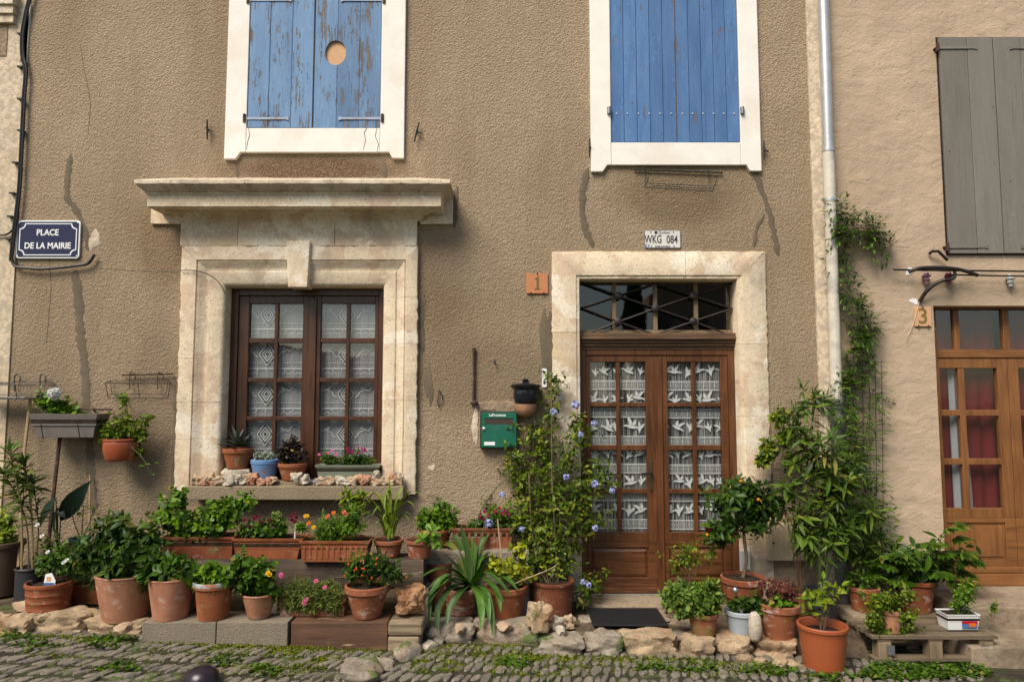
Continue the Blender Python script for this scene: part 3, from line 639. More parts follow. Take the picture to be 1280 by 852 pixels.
def shutter(x0, x1, z0, z1, edges, mat, hole=None, strapz=(), side=-1, strapw=.36, strapmat='blue_iron', y=-.024, th=.018):
    back = MB(); 
    back.box(x0+.03, x0+.09, y+th+.0006, y+th+.003, z0+.1, z1-.1)
    for zz in (z0+.25, z1-.25): back.box(x0+.06, x1-.03, y+th+.001, y+th+.004, zz-.05, zz+.05)
    sh = back.build('shutter', mat, house)
    xs = [x0]+edges+[x1]
    for i in range(len(xs)-1):
        a, b = xs[i]+.0018, xs[i+1]-.0018; dy = random.uniform(-.0015, .0015); zb = z0+random.uniform(0, .006)
        polyl = [(a, zb), (b, zb), (b, z1), (a, z1)]
        if hole:
            hx, hz, hr, hs = hole; n = 14
            arc = [(hx+hr*math.cos(t), hz+hs*math.sin(t)) for t in [2*math.pi*k/48 for k in range(48)]]
            if a < hx < b or hx-hr < a < hx+hr or hx-hr < b < hx+hr:
                if b < hx+hr and b > hx-hr and a < hx-hr:      # notch on the right side
                    ts = math.acos((b-hx)/hr); A = [ts+(2*math.pi-2*ts)*k/n for k in range(n+1)]
                    polyl = [(a, zb), (b, zb)]+[(hx+hr*math.cos(t), hz+hs*math.sin(t)) for t in reversed(A)]+[(b, z1), (a, z1)]
                elif a > hx-hr and a < hx+hr and b > hx+hr:     # notch on the left side
                    ts = math.acos((a-hx)/hr); A = [-ts+2*ts*k/n for k in range(n+1)]
                    polyl = [(a, zb), (b, zb), (b, z1), (a, z1)]+[(hx+hr*math.cos(t), hz+hs*math.sin(t)) for t in reversed(A)]
        p = MB(); p.prism(polyl, y+dy, y+th+dy); p.build('plank', mat, sh, bevel=.0025 if not hole else 0, seg=1)
    for sz in strapz:
        p = MB(); xa, xb = (x0-.02, x0+strapw) if side < 0 else (x1-strapw, x1+.02)
        p.prism([(xa, sz-.011), (xb-.03, sz-.009), (xb, sz-.018), (xb, sz+.018), (xb-.03, sz+.009), (xa, sz+.011)] if side < 0 else [(xb, sz+.011), (xa+.03, sz+.009), (xa, sz+.018), (xa, sz-.018), (xa+.03, sz-.009), (xb, sz-.011)], y-.008, y-.002)
        p.build('hinge_strap', strapmat, sh)
        p = MB(); xh = x0-.022 if side < 0 else x1+.022; p.tube([(xh, y-.012, sz-.035), (xh, y-.012, sz+.035)], .014, 8); p.tube([(xh, y-.012, sz), (xh-.01 if side < 0 else xh+.01, .01, sz)], .012, 6); p.build('hinge_pin', 'rust', sh)
    return sh
a, b, c, zt, s_ = upper_window(283, 506, 190, 309.5, 476, 160, True, 'blue_old')
xm = RX(392,100,-.03)
hz = (RX(419.5,66,-.024), RZ(66,-.024), 13.5*sc(0), 16.5*sc(0))
sz = [RZ(148,-.03), RZ(0,-.03)]
shutter(a+.004, xm-.006, c+.004, zt-.004, [a+(xm-a)*.32, a+(xm-a)*.66], 'blue_old', None, sz, -1)
shutter(xm+.004, b-.004, c+.004, zt-.004, [RX(421,100,-.024), RX(449,100,-.024)], 'blue_old', hz, sz, 1)
for cr in ([(460,161),(456,168),(458,176),(455,189)], [(312,161),(314,170),(311,180),(310,189)], [(472,161),(470,172),(474,182),(472,192)]):
    mb = MB(); ribbon_strip(mb, cr, .7, 0, .0012); mb.v = [(v[0], v[1]-.0352, v[2]) for v in mb.v]; mb.build('crack', 'mortar', s_)
a, b, c, zt, s_ = upper_window(738, 949, 206, 763, 924, 178, True, 'blue')
xm = RX(845.5,100,-.03); 
for (u, v, sd_) in ((a+.004, xm-.003, -1), (xm+.003, b-.004, 1)):
    sh = shutter(u, v, c+.004, zt-.004, [u+(v-u)*k/5 for k in range(1, 5)], 'blue', None, [], sd_)
    for k in range(6):
        n_ = MB(); xx = u+(v-u)*(k+.5)/6; n_.lathe([(.007,0),(.006,.003),(.002,.005)], (0,0,0), 8); n_.v = [(xx+p[0], -.026-p[2], RZ(142,-.03)+p[1]) for p in n_.v]; n_.build('nail', 'plate', sh)
    n_ = MB(); xx = u-.02 if sd_ < 0 else v+.02; n_.tube([(xx, -.045, RZ(139,-.03)-.03), (xx, -.045, RZ(139,-.03)+.03)], .018, 8); n_.build('hinge_pin', 'plategrey', sh)

# ------------------------------------------------------------------ door surround, transom and the double door
dprof = [(0,-.24),(0,-.004),(.006,.004),(.03,.006),(.034,.016),(.05,.018),(.232,.020),(.238,.016),(.24,-.02)]
sur = MB(); lintel(sur, dprof, DX0, RX(856,330,0), DZ1, -1, 0); S2 = sur.build('door_surround', 'lime', house, smooth=True)
m2 = MB(); lintel(m2, dprof, RX(856,330,0)+.003, DX1+.062, DZ1, 0, 1); m2.build('stone', 'lime', S2, smooth=True)
for cuts, xe, sg in (([349,415,470,560,640,700,750], DX0, -1), ([349,430,520,600,680,752], DX1+.062, 1)):
    for i in range(len(cuts)-1):
        z1 = (RZ(cuts[i],0) if i else DZ1)-.001; z0 = RZ(cuts[i+1],0)+.001
        j = MB(); jamb(j, dprof, xe, sg, z0, z1, i == 0); j.build('stone', 'lime2' if (i, sg) in ((1, -1), (3, 1)) else 'lime', S2, smooth=True)
YD = .13
# wooden frame
ta, tb_ = RZ(417,YD), RZ(437,YD); dl, dr = RX(727,560,YD)-.012, RX(917,560,YD)+.012; dbot = RZ(741,YD)
fr = MB(); jl, jr = RX(733,560,YD), RX(912,560,YD)
fr.box(DX0-.02, jl, YD-.01, YD+.08, dbot-.05, tb_); fr.box(jr, DX1+.08, YD-.01, YD+.08, dbot-.05, tb_); fr.box(jl, jr, YD-.01, YD+.08, RZ(444,YD), tb_)
dframe = fr.build('door_frame', 'doorwood', house, bevel=.005, seg=1)
tp = MB(); tx0, tx1 = DX0-.02, DX1+.08
for z0_, z1_, pj in ((tb_, tb_+.028, .015), (tb_+.029, tb_+.055, .03), (tb_+.056, tb_+.085, .05), (tb_+.086, tb_+.112, .075), (tb_+.113, ta+.002, .06)): tp.box(tx0, tx1, YD-pj, YD+.08, z0_, z1_)
trail = tp.build('transom_rail', 'oldwood', house, bevel=.005, seg=2)
nd = 62
for k in range(nd):
    if k == 0:
        d_ = MB(); w = (tx1-tx0)/nd; d_.box(0, w*.55, -.004, .004, 0, .02); dn = d_.build('dentil', 'oldwood', trail); dn.location = (tx0+.003, YD-.0345, tb_+.032)
    else:
        o = dn.copy(); COL.objects.link(o); o.location.x = tx0+.003+w*k
# transom light
tz0, tz1 = ta+.004, DZ1+.02
tl, tr_ = DX0-.02, DX1+.08
bars = [768.5, 820, 871]
tf = MB(); tf.box(tl, tr_, YD+.02, YD+.06, tz0, tz0+.03); tf.box(tl, tr_, YD+.02, YD+.06, DZ1-.005, tz1+.02)
tf.box(tl, DX0+.012, YD+.021, YD+.059, tz0+.03, DZ1-.005); tf.box(RX(914,380,YD), tr_, YD+.021, YD+.059, tz0+.03, DZ1-.005)
for b_ in bars:
    x_ = RX(b_,385,YD); tf.box(x_-.018, x_+.018, YD+.022, YD+.058, tz0+.03, DZ1-.005)
trf = tf.build('transom', 'palebar', house, bevel=.003, seg=1)
xs = [DX0+.012]+[RX(b_,385,YD) for b_ in bars]+[RX(914,380,YD)]
for i in range(4):
    g = MB(); q = random.uniform(-.004,.004); g.quad((xs[i],YD+.04+q,tz0),(xs[i+1],YD+.04-q,tz0),(xs[i+1],YD+.04-q,tz1),(xs[i],YD+.04+q,tz1)); g.build('pane', 'glass_dark', trf, fixn=False)
TX = lambda zx, zy: at(680+zx/3.277, 300+zy/3.277, YD-.005)
lines = [[(150,172),(305,228),(458,280),(612,333),(742,382)], [(150,278),(305,228),(450,180)], [(150,276),(305,335),(440,382)], [(190,380),(305,335),(458,280),(612,228),(770,178)], [(458,178),(612,228),(772,282)], [(470,382),(612,333),(772,280)]]
for P in lines:
    g = MB(); g.tube([TX(*p) for p in P], .0085, 6); g.build('grille_bar', 'iron', trf, smooth=True)
for p in ((305,228),(458,280),(612,333),(305,335),(612,228)):
    g = MB(); c_ = TX(*p); g.lathe([(.034,-.006),(.034,.004),(.022,.012),(.006,.014)], (0,0,0), 12); g.v = [(c_.x+q[0], c_.y-.008-q[2], c_.z+q[1]) for q in g.v]; g.build('rosette', 'iron', trf, smooth=True)
room(house, DX0-.3, DX1+.3, -.1, DZ1+.3, .30, 2.6)
# the two leaves
rws = [(RZ(b_,YD), RZ(a_,YD)) for a_, b_ in ((452,503),(508,556),(562.5,611),(616.5,665))]
for c, X0p, X1p in (((( 738.5,771),(776,808.5)), 733, 824), (((835.5,866.5),(871.5,902.5)), 824, 912)):
    cols = [(RX(a_,560,YD), RX(b_,560,YD)) for a_, b_ in c]; X0, X1 = RX(X0p,560,YD)+.002, RX(X1p,560,YD)-.002
    zt_ = RZ(444,YD)-.003; zb_ = dbot+.004
    lf = grid_frame('door', 'doorwood', house, X0, X1, RZ(676,YD), zt_, cols, rws, YD, YD+.05)
    low = MB(); pz0, pz1 = RZ(722,YD), RZ(684,YD); px0_, px1_ = cols[0][0]-.005, cols[1][1]+.005
    zt2 = RZ(676,YD)-.0006
    low.box(X0, px0_, YD, YD+.05, zb_, zt2); low.box(px1_, X1, YD, YD+.05, zb_, zt2); low.box(px0_, px1_, YD, YD+.05, zb_, pz0); low.box(px0_, px1_, YD, YD+.05, pz1, zt2)
    low.build('bottom_rail', 'doorwood_x', lf, bevel=.004, seg=1)
    pn = MB(); pn.box(px0_+.0, px1_, YD+.018, YD+.035, pz0, pz1); pn.build('panel_groove', 'doorwood', lf)
    pn = MB(); i_ = .035
    pn.add([(px0_+.01,YD+.016,pz0+.01),(px1_-.01,YD+.016,pz0+.01),(px1_-.01,YD+.016,pz1-.01),(px0_+.01,YD+.016,pz1-.01),(px0_+i_,YD+.003,pz0+i_),(px1_-i_,YD+.003,pz0+i_),(px1_-i_,YD+.003,pz1-i_),(px0_+i_,YD+.003,pz1-i_)],
           [(0,1,5,4),(1,2,6,5),(2,3,7,6),(3,0,4,7),(4,5,6,7)]); pn.build('panel', 'doorwood_x', lf)
    wb = MB(); wb.prism([(X0+.004, zb_+.0), (X1-.004, zb_), (X1-.004, zb_+.05), (X0+.004, zb_+.05)], YD-.022, YD-.0006); wb.build('weather_bar', 'doorwood_x', lf, bevel=.008)
    if X0p == 733:
        g = MB(); xm = RX(824,560,YD); g.box(xm-.032, xm+.03, YD-.016, YD-.0008, zb_+.002, zt_-.01); g.build('cover_strip', 'doorwood', lf, bevel=.006)
        hx, hz0, hz1 = RX(813.5,595,YD), RZ(613,YD), RZ(575,YD)
        g = MB(); g.box(hx-.016, hx+.016, YD-.008, YD-.0008, hz0, hz1); hp = g.build('handle_plate', 'brass', lf, bevel=.004)
        g = MB(); zz = RZ(590.5,YD); g.tube([(hx, YD, zz), (hx, YD-.045, zz), (hx-.03, YD-.05, zz), (hx-.09, YD-.048, zz-.004)], .009, 8); g.build('handle', 'iron', lf, smooth=True)
        # the net: pleated sheet, bands of rings, birds
    YN = YD+.06; x0, x1, z0, z1 = X0+.02, X1-.02, RZ(672,YN), RZ(447,YN)
    mb = MB(); n = 110
    pts = [(x0+(x1-x0)*i/n, YN+.006*math.sin(i*.62+X0*9)+.003*math.sin(i*1.7)) for i in range(n+1)]
    mb.sweep(None, [[(x, y, z0), (x, y, z1)] for x, y in pts], cap=False); cu = mb.build('curtain', 'net2', house, smooth=True, fixn=False)
    la = MB(); y = YN-.014; per = 34.6
    for k in range(8):
        zc = RZ(481+per*(k-1),YN) if X0p == 733 else RZ(482+per*(k-1),YN)
        zc += 0
        if zc-.05 < z0 or zc+.05 > z1: continue
        for dz, w in ((.037,.008), (-.037,.008), (.026,.003), (-.026,.003)): ribb(la, [(x0, zc+dz), (x1, zc+dz)], w, y)
        m_ = int((x1-x0)/.048)
        for q in range(m_):
            xx = x0+.024+q*.048; R_ = [(xx+.014*math.cos(t), zc+.018*math.sin(t)) for t in [2*math.pi*j/10 for j in range(11)]]
            ribb(la, R_, .0055, y); poly(la, [(xx+.005*math.cos(t), zc+.006*math.sin(t)) for t in [2*math.pi*j/6 for j in range(6)]], y)
            ribb(la, [(xx+.024, zc-.022), (xx+.024, zc+.022)], .006, y)
    body = [(-.062,.004),(-.03,.012),(.0,.016),(.03,.013),(.048,.02),(.060,.014),(.07,.010),(.058,.004),(.03,-.008),(.0,-.012),(-.03,-.004),(-.066,-.014),(-.055,.0)]
    wing = [(-.008,.012),(-.03,.045),(-.052,.082),(-.03,.076),(-.018,.070),(-.004,.055),(.008,.040),(.018,.014)]
    wing2 = [(.004,.010),(.010,.04),(.030,.075),(.040,.058),(.042,.038),(.030,.012)]
    sprig = [(0,-.05),(.012,-.01),(.035,.02),(.04,.05),(.018,.038),(.006,.02),(-.004,.05),(-.016,.07),(-.02,.04),(-.012,.01),(-.034,.02),(-.045,.01),(-.02,-.012)]
    for k in range(7):
        zc = RZ(498.5+per*(k-1),YN)
        if zc-.06 < z0 or zc+.06 > z1: continue
        for q in range(6):
            xx = x0+.05+q*(x1-x0-.08)/5+random.uniform(-.015,.015); th = random.uniform(-.55, .55); fl = random.choice((-1, 1)); s_ = random.uniform(.7, 1.0); dz = random.uniform(-.018,.008)
            for sh in ((body, wing, wing2) if (q+k) % 2 else (sprig,)):
                P = [(xx+s_*fl*(u*math.cos(th)-v*math.sin(th)), zc+dz+s_*(u*math.sin(th)+v*math.cos(th))) for u, v in sh]
                poly(la, [(min(x1, max(x0, u)), v) for u, v in P], y-(.001 if sh is body else 0))
    la.build('lace_thread', 'lace2', cu, fixn=False)['kind'] = 'stuff'
# doorstep
st = MB(); zs_ = RZ(752,-.17); st.box(RX(731,750,-.17), RX(915,750,-.17), -.19, YD+.06, terrace(1)-.06, min(zs_, dbot-.004)); st.build('doorstep', 'slab', house, bevel=.012)
th = MB(); th.box(dl, dr, YD-.035, YD+.05, min(zs_, dbot-.004)+.001, dbot+.001); th.build('threshold', 'zinc', house, bevel=.002)

# ------------------------------------------------------------------ right neighbour
RX0 = HX1+.002; YR = -.02
nb = thing('house', (5.2, 0, street(5.2)), 'ochre plastered house with grey shutters and honey coloured glazed door', 'house')
QX0, QX1, QZ0, QZ1 = RX(1172,500,YR), RX(1172,500,YR)+1.30, .0, RZ(382,YR)
mb = MB(); bx1 = RX(1046,300,YR); wall_mesh(mb, bx1, 9.5, -.8, 6.4, YR, .5, [(QX0, QX1, QZ0, QZ1)]); nw = mb.build('wall', 'stucco_r', nb, fixn=False)
f = MB(); f.box(RX0, RX(1034,300,-.03), -.03, .4, -.6, 6.5); f.build('corner_band', 'band', nb, bevel=.006)
f = MB(); f.box(RX(1034,300,-.03)+.001, bx1-.001, -.026, .4, -.6, 6.5); f.build('corner_band', 'wband', nb, bevel=.004)
YG = YR-.02; gx0, gx1, gz0, gz1 = RX(1179,180,YG), RX(1179,180,YG)+.94, RZ(317,YG), RZ(47,YG)
_h = house; house_keep = house
def nshut(x0, x1, edges, side):
    global house; house = nb
    sh = shutter(x0, x1, gz0, gz1, edges, 'greyp', None, [RZ(61,YG), RZ(309,YG)], side, .33, 'greyp', YG-.012, .024); house = house_keep; return sh
g4 = (gx1-gx0)/2
nshut(gx0, gx0+g4-.003, [gx0+g4*.52], -1); nshut(gx0+g4+.003, gx1, [gx0+g4*1.5], 1)
f = MB(); f.box(gx0-.01, gx1+.01, YG+.0125, YR+.02, gz0-.01, gz1+.01); f.build('window_board', 'iron', nb)
# neighbour's door
YQ = .12; oz = lambda y_: RZ(y_, YQ); ox = lambda x_: RX(x_, 520, YQ)
f = MB(); qz = oz(437); q0 = oz(447)
dz0 = oz(712)
f.box(QX0-.01, ox(1175), YQ-.01, YQ+.07, dz0-.05, QZ1); f.box(QX1-.05, QX1+.01, YQ-.01, YQ+.07, dz0-.05, QZ1); f.box(ox(1175), QX1-.05, YQ-.01, YQ+.07, q0, qz); f.box(ox(1175), QX1-.05, YQ-.01, YQ+.07, oz(386), QZ1)
qf = f.build('door_frame', 'oak_x', nb, bevel=.004, seg=1)
mid = ox(1263); cw = 2*(mid-ox(1175))
trx = [(ox(1175), ox(1198)), (ox(1205), ox(1260)), (ox(1268), ox(1322)), (ox(1330), QX1-.05)]
tq = None
for i in range(3):
    f = MB(); f.box(trx[i][1], trx[i+1][0], YQ, YQ+.05, qz, oz(386)); o = f.build('transom' if i == 0 else 'glazing_bar', 'oak', tq or nb, bevel=.004, seg=1); tq = tq or o
for a_, b_ in trx:
    g = MB(); g.quad((a_,YQ+.025,qz),(b_,YQ+.025,qz),(b_,YQ+.025,oz(386)),(a_,YQ+.025,oz(386))); g.build('pane', 'glass', tq, fixn=False)
rq = [(oz(b_), oz(a_)) for a_, b_ in ((460,512),(519.5,573),(580.5,635))]
for left in (True, False):
    cc = ((1177.5,1201),(1208.5,1249.5))
    cols = [(ox(a_), ox(b_)) for a_, b_ in cc]; X0, X1 = ox(1175)+.002, mid-.002
    if not left:
        cols = [(2*mid-b_, 2*mid-a_) for a_, b_ in cols][::-1]; X0, X1 = mid+.002, 2*mid-ox(1175)-.002
    lf = grid_frame('door', 'oak', nb, X0, X1, oz(647), q0-.003, cols, rq, YQ, YQ+.05)
    low = MB(); a_, b_ = cols[0][0], cols[1][1]; pz0, pz1 = oz(700), oz(653); zb_ = dz0+.004; zt2 = oz(647)-.0006
    low.box(X0, a_, YQ, YQ+.05, zb_, zt2); low.box(b_, X1, YQ, YQ+.05, zb_, zt2); low.box(a_, b_, YQ, YQ+.05, zb_, pz0); low.box(a_, b_, YQ, YQ+.05, pz1, zt2); low.build('bottom_rail', 'oak_x', lf, bevel=.004, seg=1)
    pn = MB(); pn.box(a_, b_, YQ+.014, YQ+.03, pz0, pz1); pn.build('panel_groove', 'oak', lf)
    pn = MB(); i_ = .03; pn.box(a_+i_, b_-i_, YQ+.004, YQ+.0138, pz0+i_, pz1-i_); pn.build('panel', 'oak', lf, bevel=.004)
    wb = MB(); wb.box(X0, X1, YQ-.03, YQ-.0006, dz0-.02, dz0+.03); wb.build('weather_bar', 'oak_x', lf, bevel=.008)
    cw_ = MB(); n = 30; x0, x1 = X0+.02, X1-.02; pts = [(x0+(x1-x0)*i/n, YQ+.11+.012*math.sin(i*.9)) for i in range(n+1)]
    cw_.sweep(None, [[(x, y, oz(645)), (x, y, oz(384))] for x, y in pts], cap=False); cu = cw_.build('curtain', 'redcloth', nb, smooth=True, fixn=False)
    wc = MB(); bx = ox(1209) if left else 2*mid-ox(1213); secs = []
    for i in range(13):
        t_ = i/12; secs.append([(bx-.10+t_*.13+.05*k_*t_, YQ+.085+.012*math.sin(t_*14), oz(645)+(oz(445)-oz(645))*(1-k_)) for k_ in (1,.66,.33,0)])
    wc.sweep(None, secs, cap=False); wc.build('white_drape', 'whitecloth', cu, smooth=True, fixn=False)
room(nb, QX0-.3, QX1+.3, -.1, QZ1+.2, .3, 2.5)
f = MB(); f.box(QX0-.02, QX1+.02, YQ-.05, YQ+.08, dz0-.12, dz0-.021); f.build('threshold', 'oak_x', nb, bevel=.008)
# steps up to the neighbour's door
s1z = dz0-.121
for k, (x0, x1, yf, yb, z0, z1) in enumerate(((RX(1203,770,-.5), 6.2, -.5, YQ+.07, -.35, s1z), (RX(1215,820,-.88), 6.2, -.88, -.502, -.4, RZ(785,-.5)))):
    nseg = 3
    for i in range(nseg):
        a_, b_ = x0+(x1-x0)*i/nseg, x0+(x1-x0)*(i+1)/nseg-.004; f = MB(); f.box(a_, b_, yf, yb, z0, z1); f.build('step', 'slab', nb, bevel=.012)
f = MB(); f.box(RX(1252,848,-1.0), 6.0, -1.7, -.885, -.45, street(4.3)+.02); f.build('step', 'slab', nb, bevel=.012)

# ------------------------------------------------------------------ left neighbour
ln = thing('house', (-6.5, 0, street(-6.5)), 'cream plastered house at the edge of the roughcast house, beside the black cable', 'house')
mb = MB(); wall_mesh(mb, -10, HX0-.002, -.6, 6.4, -.012, .5, []); mb.build('wall', 'stucco_l', ln, fixn=False)
f = MB(); xr = RX(14,20,-.05)
for z0_, z1_, pj in ((RZ(28,-.05), RZ(18,-.05), .05), (RZ(18,-.05)+.001, RZ(8,-.05), .07), (RZ(8,-.05)+.001, RZ(-12,-.05), .09)): f.box(-9, xr+pj*.4, -pj, .02, z0_, z1_)
f.build('string_course', 'lime', ln, bevel=.006)
f = MB(); f.box(-9, RX(8,60,-.02), -.018, .02, RZ(70,-.02), RZ(28,-.05)-.001); f.build('painted_panel', 'patch', ln, bevel=.004)

# ------------------------------------------------------------------ the houses across the square, seen only as reflections in the panes
op = thing('house', (-7, -17, -.05), 'low stone house across the square, mirrored in the window panes', 'house')
mb = MB(); wall_mesh(mb, -16, 2.0, -.6, 3.1, -17, -17.5, [(-3.2,-2.2,.9,2.3), (-8,-7,0,2.2)]); mb.build('wall', 'stucco_l', op)
mb = MB(); mb.prism([(-16.3,3.1),(2.2,3.1),(2.2,3.3),(-16.3,3.3)], -20, -16.6); mb.build('roof', 'tile1', op)
for a_, b_, c_, d_ in ((-3.2,-2.2,.9,2.3), (-8,-7,0,2.2)):
    mb = MB(); mb.box(a_, b_, -17.3, -17.25, c_, d_); mb.build('shutter', 'timber', op)
op2 = thing('house', (7.5, -18, -.05), 'taller gabled house across the square, mirrored in the fanlight', 'house')
mb = MB(); mb.prism([(4.6,-.6),(11,-.6),(11,5.2),(7.8,7.2),(4.6,5.2)], -18.6, -18); mb.build('wall', 'stucco_r', op2)
for q in ((4.2,4.95,7.8,7.2), (7.8,7.2,11.4,4.95)):
    mb = MB(); mb.add([(q[0],-17.6,q[1]),(q[2],-17.6,q[3]+.05),(q[2],-22,q[3]+.05),(q[0],-22,q[1]),(q[0],-17.6,q[1]+.18),(q[2],-17.6,q[3]+.23),(q[2],-22,q[3]+.23),(q[0],-22,q[1]+.18)], [(0,3,2,1),(4,5,6,7),(0,1,5,4),(1,2,6,5),(2,3,7,6),(3,0,4,7)]); mb.build('roof', 'tile1', op2)
for a_, c_ in ((5.4,3.0),(9.0,3.0),(6.8,.8)):
    mb = MB(); mb.box(a_, a_+1.0, -18.0, -17.94, c_, c_+1.5); mb.build('shutter', 'greyp', op2)
# ------------------------------------------------------------------ things fixed on the walls
def W0(px, py, y=0): return at(px, py, y)
# street name sign
p = W0(60,299,-.02); sg = thing('street_sign', p, 'navy enamel street name sign with white lettering beside the black cable', 'sign')
def rrect(x0, x1, z0, z1, r, n=5):
    out = []
    for cx, cz, a0 in ((x1-r,z0+r,-90),(x1-r,z1-r,0),(x0+r,z1-r,90),(x0+r,z0+r,180)):
        out += [(cx+r*math.cos(R(a0+90*k/n)), cz+r*math.sin(R(a0+90*k/n))) for k in range(n+1)]
    return out
a, b, c, d = RX(20.5,299,-.02), RX(100,299,-.02), RZ(323,-.02), RZ(275.5,-.02)
m = MB(); m.prism(rrect(a,b,c,d,.03), -.022, -.006); m.build('border', 'enamel', sg, bevel=.002, seg=1)
m = MB(); m.prism(rrect(a+.012,b-.012,c+.012,d-.012,.022), -.0235, -.0222); m.build('panel', 'navy', sg)
i = .026; q = .045
m = MB()
def notch(a,b,c,d,q,n=6):
    out = []
    for cx, cz, a0 in ((b,c,180),(b,d,270),(a,d,0),(a,c,90)):
        out += [(cx+q*math.cos(R(a0-90*k/n)), cz+q*math.sin(R(a0-90*k/n))) for k in range(n+1)]
    return out
o1 = notch(a+i,b-i,c+i,d-i,q); o2 = notch(a+i+.008,b-i-.008,c+i+.008,d-i-.008,q); n_ = len(o1)
m.add([(x,-.0246,z) for x,z in o1]+[(x,-.0246,z) for x,z in o2], [(k,(k+1)%n_,n_+(k+1)%n_,n_+k) for k in range(n_)]); m.build('inner_line', 'enamel', sg, fixn=False)
for x_, z_ in ((a+.022,c+.022),(b-.022,c+.022),(a+.022,d-.022),(b-.022,d-.022)):
    m = MB(); m.lathe([(.006,0),(.005,.003),(.001,.004)], (0,0,0), 8); m.v = [(x_+v[0], -.0236-v[2], z_+v[1]) for v in m.v]; m.build('screw', 'chrome', sg)
text('PLACE', .074, (RX(60,291,-.02), -.0245, RZ(291,-.02)), 'enamel', sg, sx=.90, bold=.0016); text('DE LA MAIRIE', .074, (RX(60,307,-.02), -.0245, RZ(307.5,-.02)), 'enamel', sg, sx=.90, bold=.0016)
# cable down the house edge
cb = thing('cable', W0(20,300,-.03), 'thick black bundled cable clipped down the edge of the roughcast wall', 'cable')
def curve(pts, n=8):
    P = [Vector(p) for p in pts]; out = []
    for i in range(len(P)-1):
        p0, p1, p2, p3 = P[max(i-1,0)], P[i], P[i+1], P[min(i+2, len(P)-1)]
        for k in range(n):
            t = k/n; out.append(.5*((2*p1)+(-p0+p2)*t+(2*p0-5*p1+4*p2-p3)*t*t+(-p0+3*p1-3*p2+p3)*t**3))
    out.append(P[-1]); return out
cpts = [(44,-60),(39,-10),(33,18),(29,42),(29,68),(33,88),(31,120),(29,160),(27,200),(25,235),(22,262),(19,285),(16,312),(15,325),(20,333),(33,335),(55,336),(78,334),(95,332),(108,330),(114,325),(118,318)]
m = MB(); m.tube(curve([W0(x,y,-.035) for x,y in cpts]), .0125, 8); m.build('cable_run', 'cable', cb, smooth=True)
m = MB(); m.tube(curve([W0(x-2.6,y+1,-.045) for x,y in cpts[:14]]), .008, 6); m.build('cable_run', 'cable', cb, smooth=True)
m = MB(); m.tube(curve([W0(x,y,-.03) for x,y in ((23,258),(20,274),(17,285),(10,292),(0,294),(-30,296))]), .008, 6); m.build('cable_branch', 'cable', cb, smooth=True)
for y_ in (45,86,126,165,205,243,272,300):
    x_ = 29 if y_ < 170 else 26-(y_-170)*.09
    m = MB(); p = W0(x_,y_,0); m.box(p.x-.022, p.x+.022, -.05, .0, p.z-.006, p.z+.006); m.build('clip', 'cable', cb)
m = MB(); p = W0(33,40,0); m.prism([(p.x-.03,p.z-.28),(p.x+.025,p.z-.28),(p.x+.035,p.z+.25),(p.x-.01,p.z+.25)], -.012, 0); m.build('plaster_fillet', 'wband', wall)
# thin wire from the window surround to the sign
m = MB(); m.tube(curve([W0(x,y,-.075) for x,y in ((226,338),(240,338),(255,341),(267,347),(276,356),(281,366))]), .004, 5); o = m.build('wire', 'iron', None, smooth=True); tag(o, 'thin black wire across the corner of the carved stone window surround', 'wire')
# shutter stays
def hook(pts, label, r=.006, y=-.03, mat='iron', name='shutter_hook'):
    mb_ = MB(); mb_.tube([at(x, yy, y if isinstance(y, (int, float)) else 0) for x, yy in pts], r, 6); o = mb_.build(name, mat, None, smooth=True); return tag(o, label, 'hook')
for (x, y_, lab) in ((259,161,'small upright iron shutter catch on the wall beside the peeling blue shutters'), (521,164,'small slanting iron shutter catch on the wall between the two shuttered windows'), (737,184,'rusty iron shutter catch at the corner of the window surround above the wire basket'), (955,187,'small rusty shutter catch beside the surround next to the drainpipe')):
    t_ = thing('shutter_catch', W0(x,y_,0), lab, 'catch'); mb_ = MB(); dx = -3 if x == 521 else 0
    mb_.tube([W0(x+dx*-1,y_-11,-.035), W0(x,y_,-.04), W0(x+dx,y_+13,-.035)], [.006,.009,.006], 6); mb_.build('bar', 'iron', t_, smooth=True)
    mb_ = MB(); mb_.tube([W0(x,y_,.01), W0(x,y_,-.03), W0(x+6,y_+3,-.03)], .006, 6); mb_.build('stem', 'iron', t_, smooth=True)
# wire window basket on the right
def tubes(parent, name, mat, lines, r):
    for L_ in lines:
        m_ = MB(); m_.tube(L_, r, 5); m_.build(name, mat, parent, smooth=True)
wb_ = thing('wire_basket', W0(848,220,0), 'empty black wire flower basket on a bar above the licence plate', 'basket')
B = lambda x, y, d: W0(x, y, d)
tubes(wb_, 'wire', 'wire', [[B(792,212,-.02),B(903,216,-.02)]], .008)
tubes(wb_, 'wire', 'wire', [[B(806,208,-.02),B(806,232,-.05),B(806,235,-.18)], [B(886,212,-.02),B(886,236,-.05),B(890,238,-.18)], [B(806,234,-.18),B(891,239,-.18)], [B(812,229,-.03),B(884,233,-.03)], [B(806,234,-.18),B(811,222,-.2)], [B(891,239,-.18),B(897,220,-.2)], [B(816,232,-.1),B(886,236,-.1)], [B(806,208,-.02),B(804,211,-.05),B(806,216,-.05)], [B(886,212,-.02),B(884,215,-.05),B(886,220,-.05)], [B(897,220,-.2),B(893,222,-.02)]], .0035)
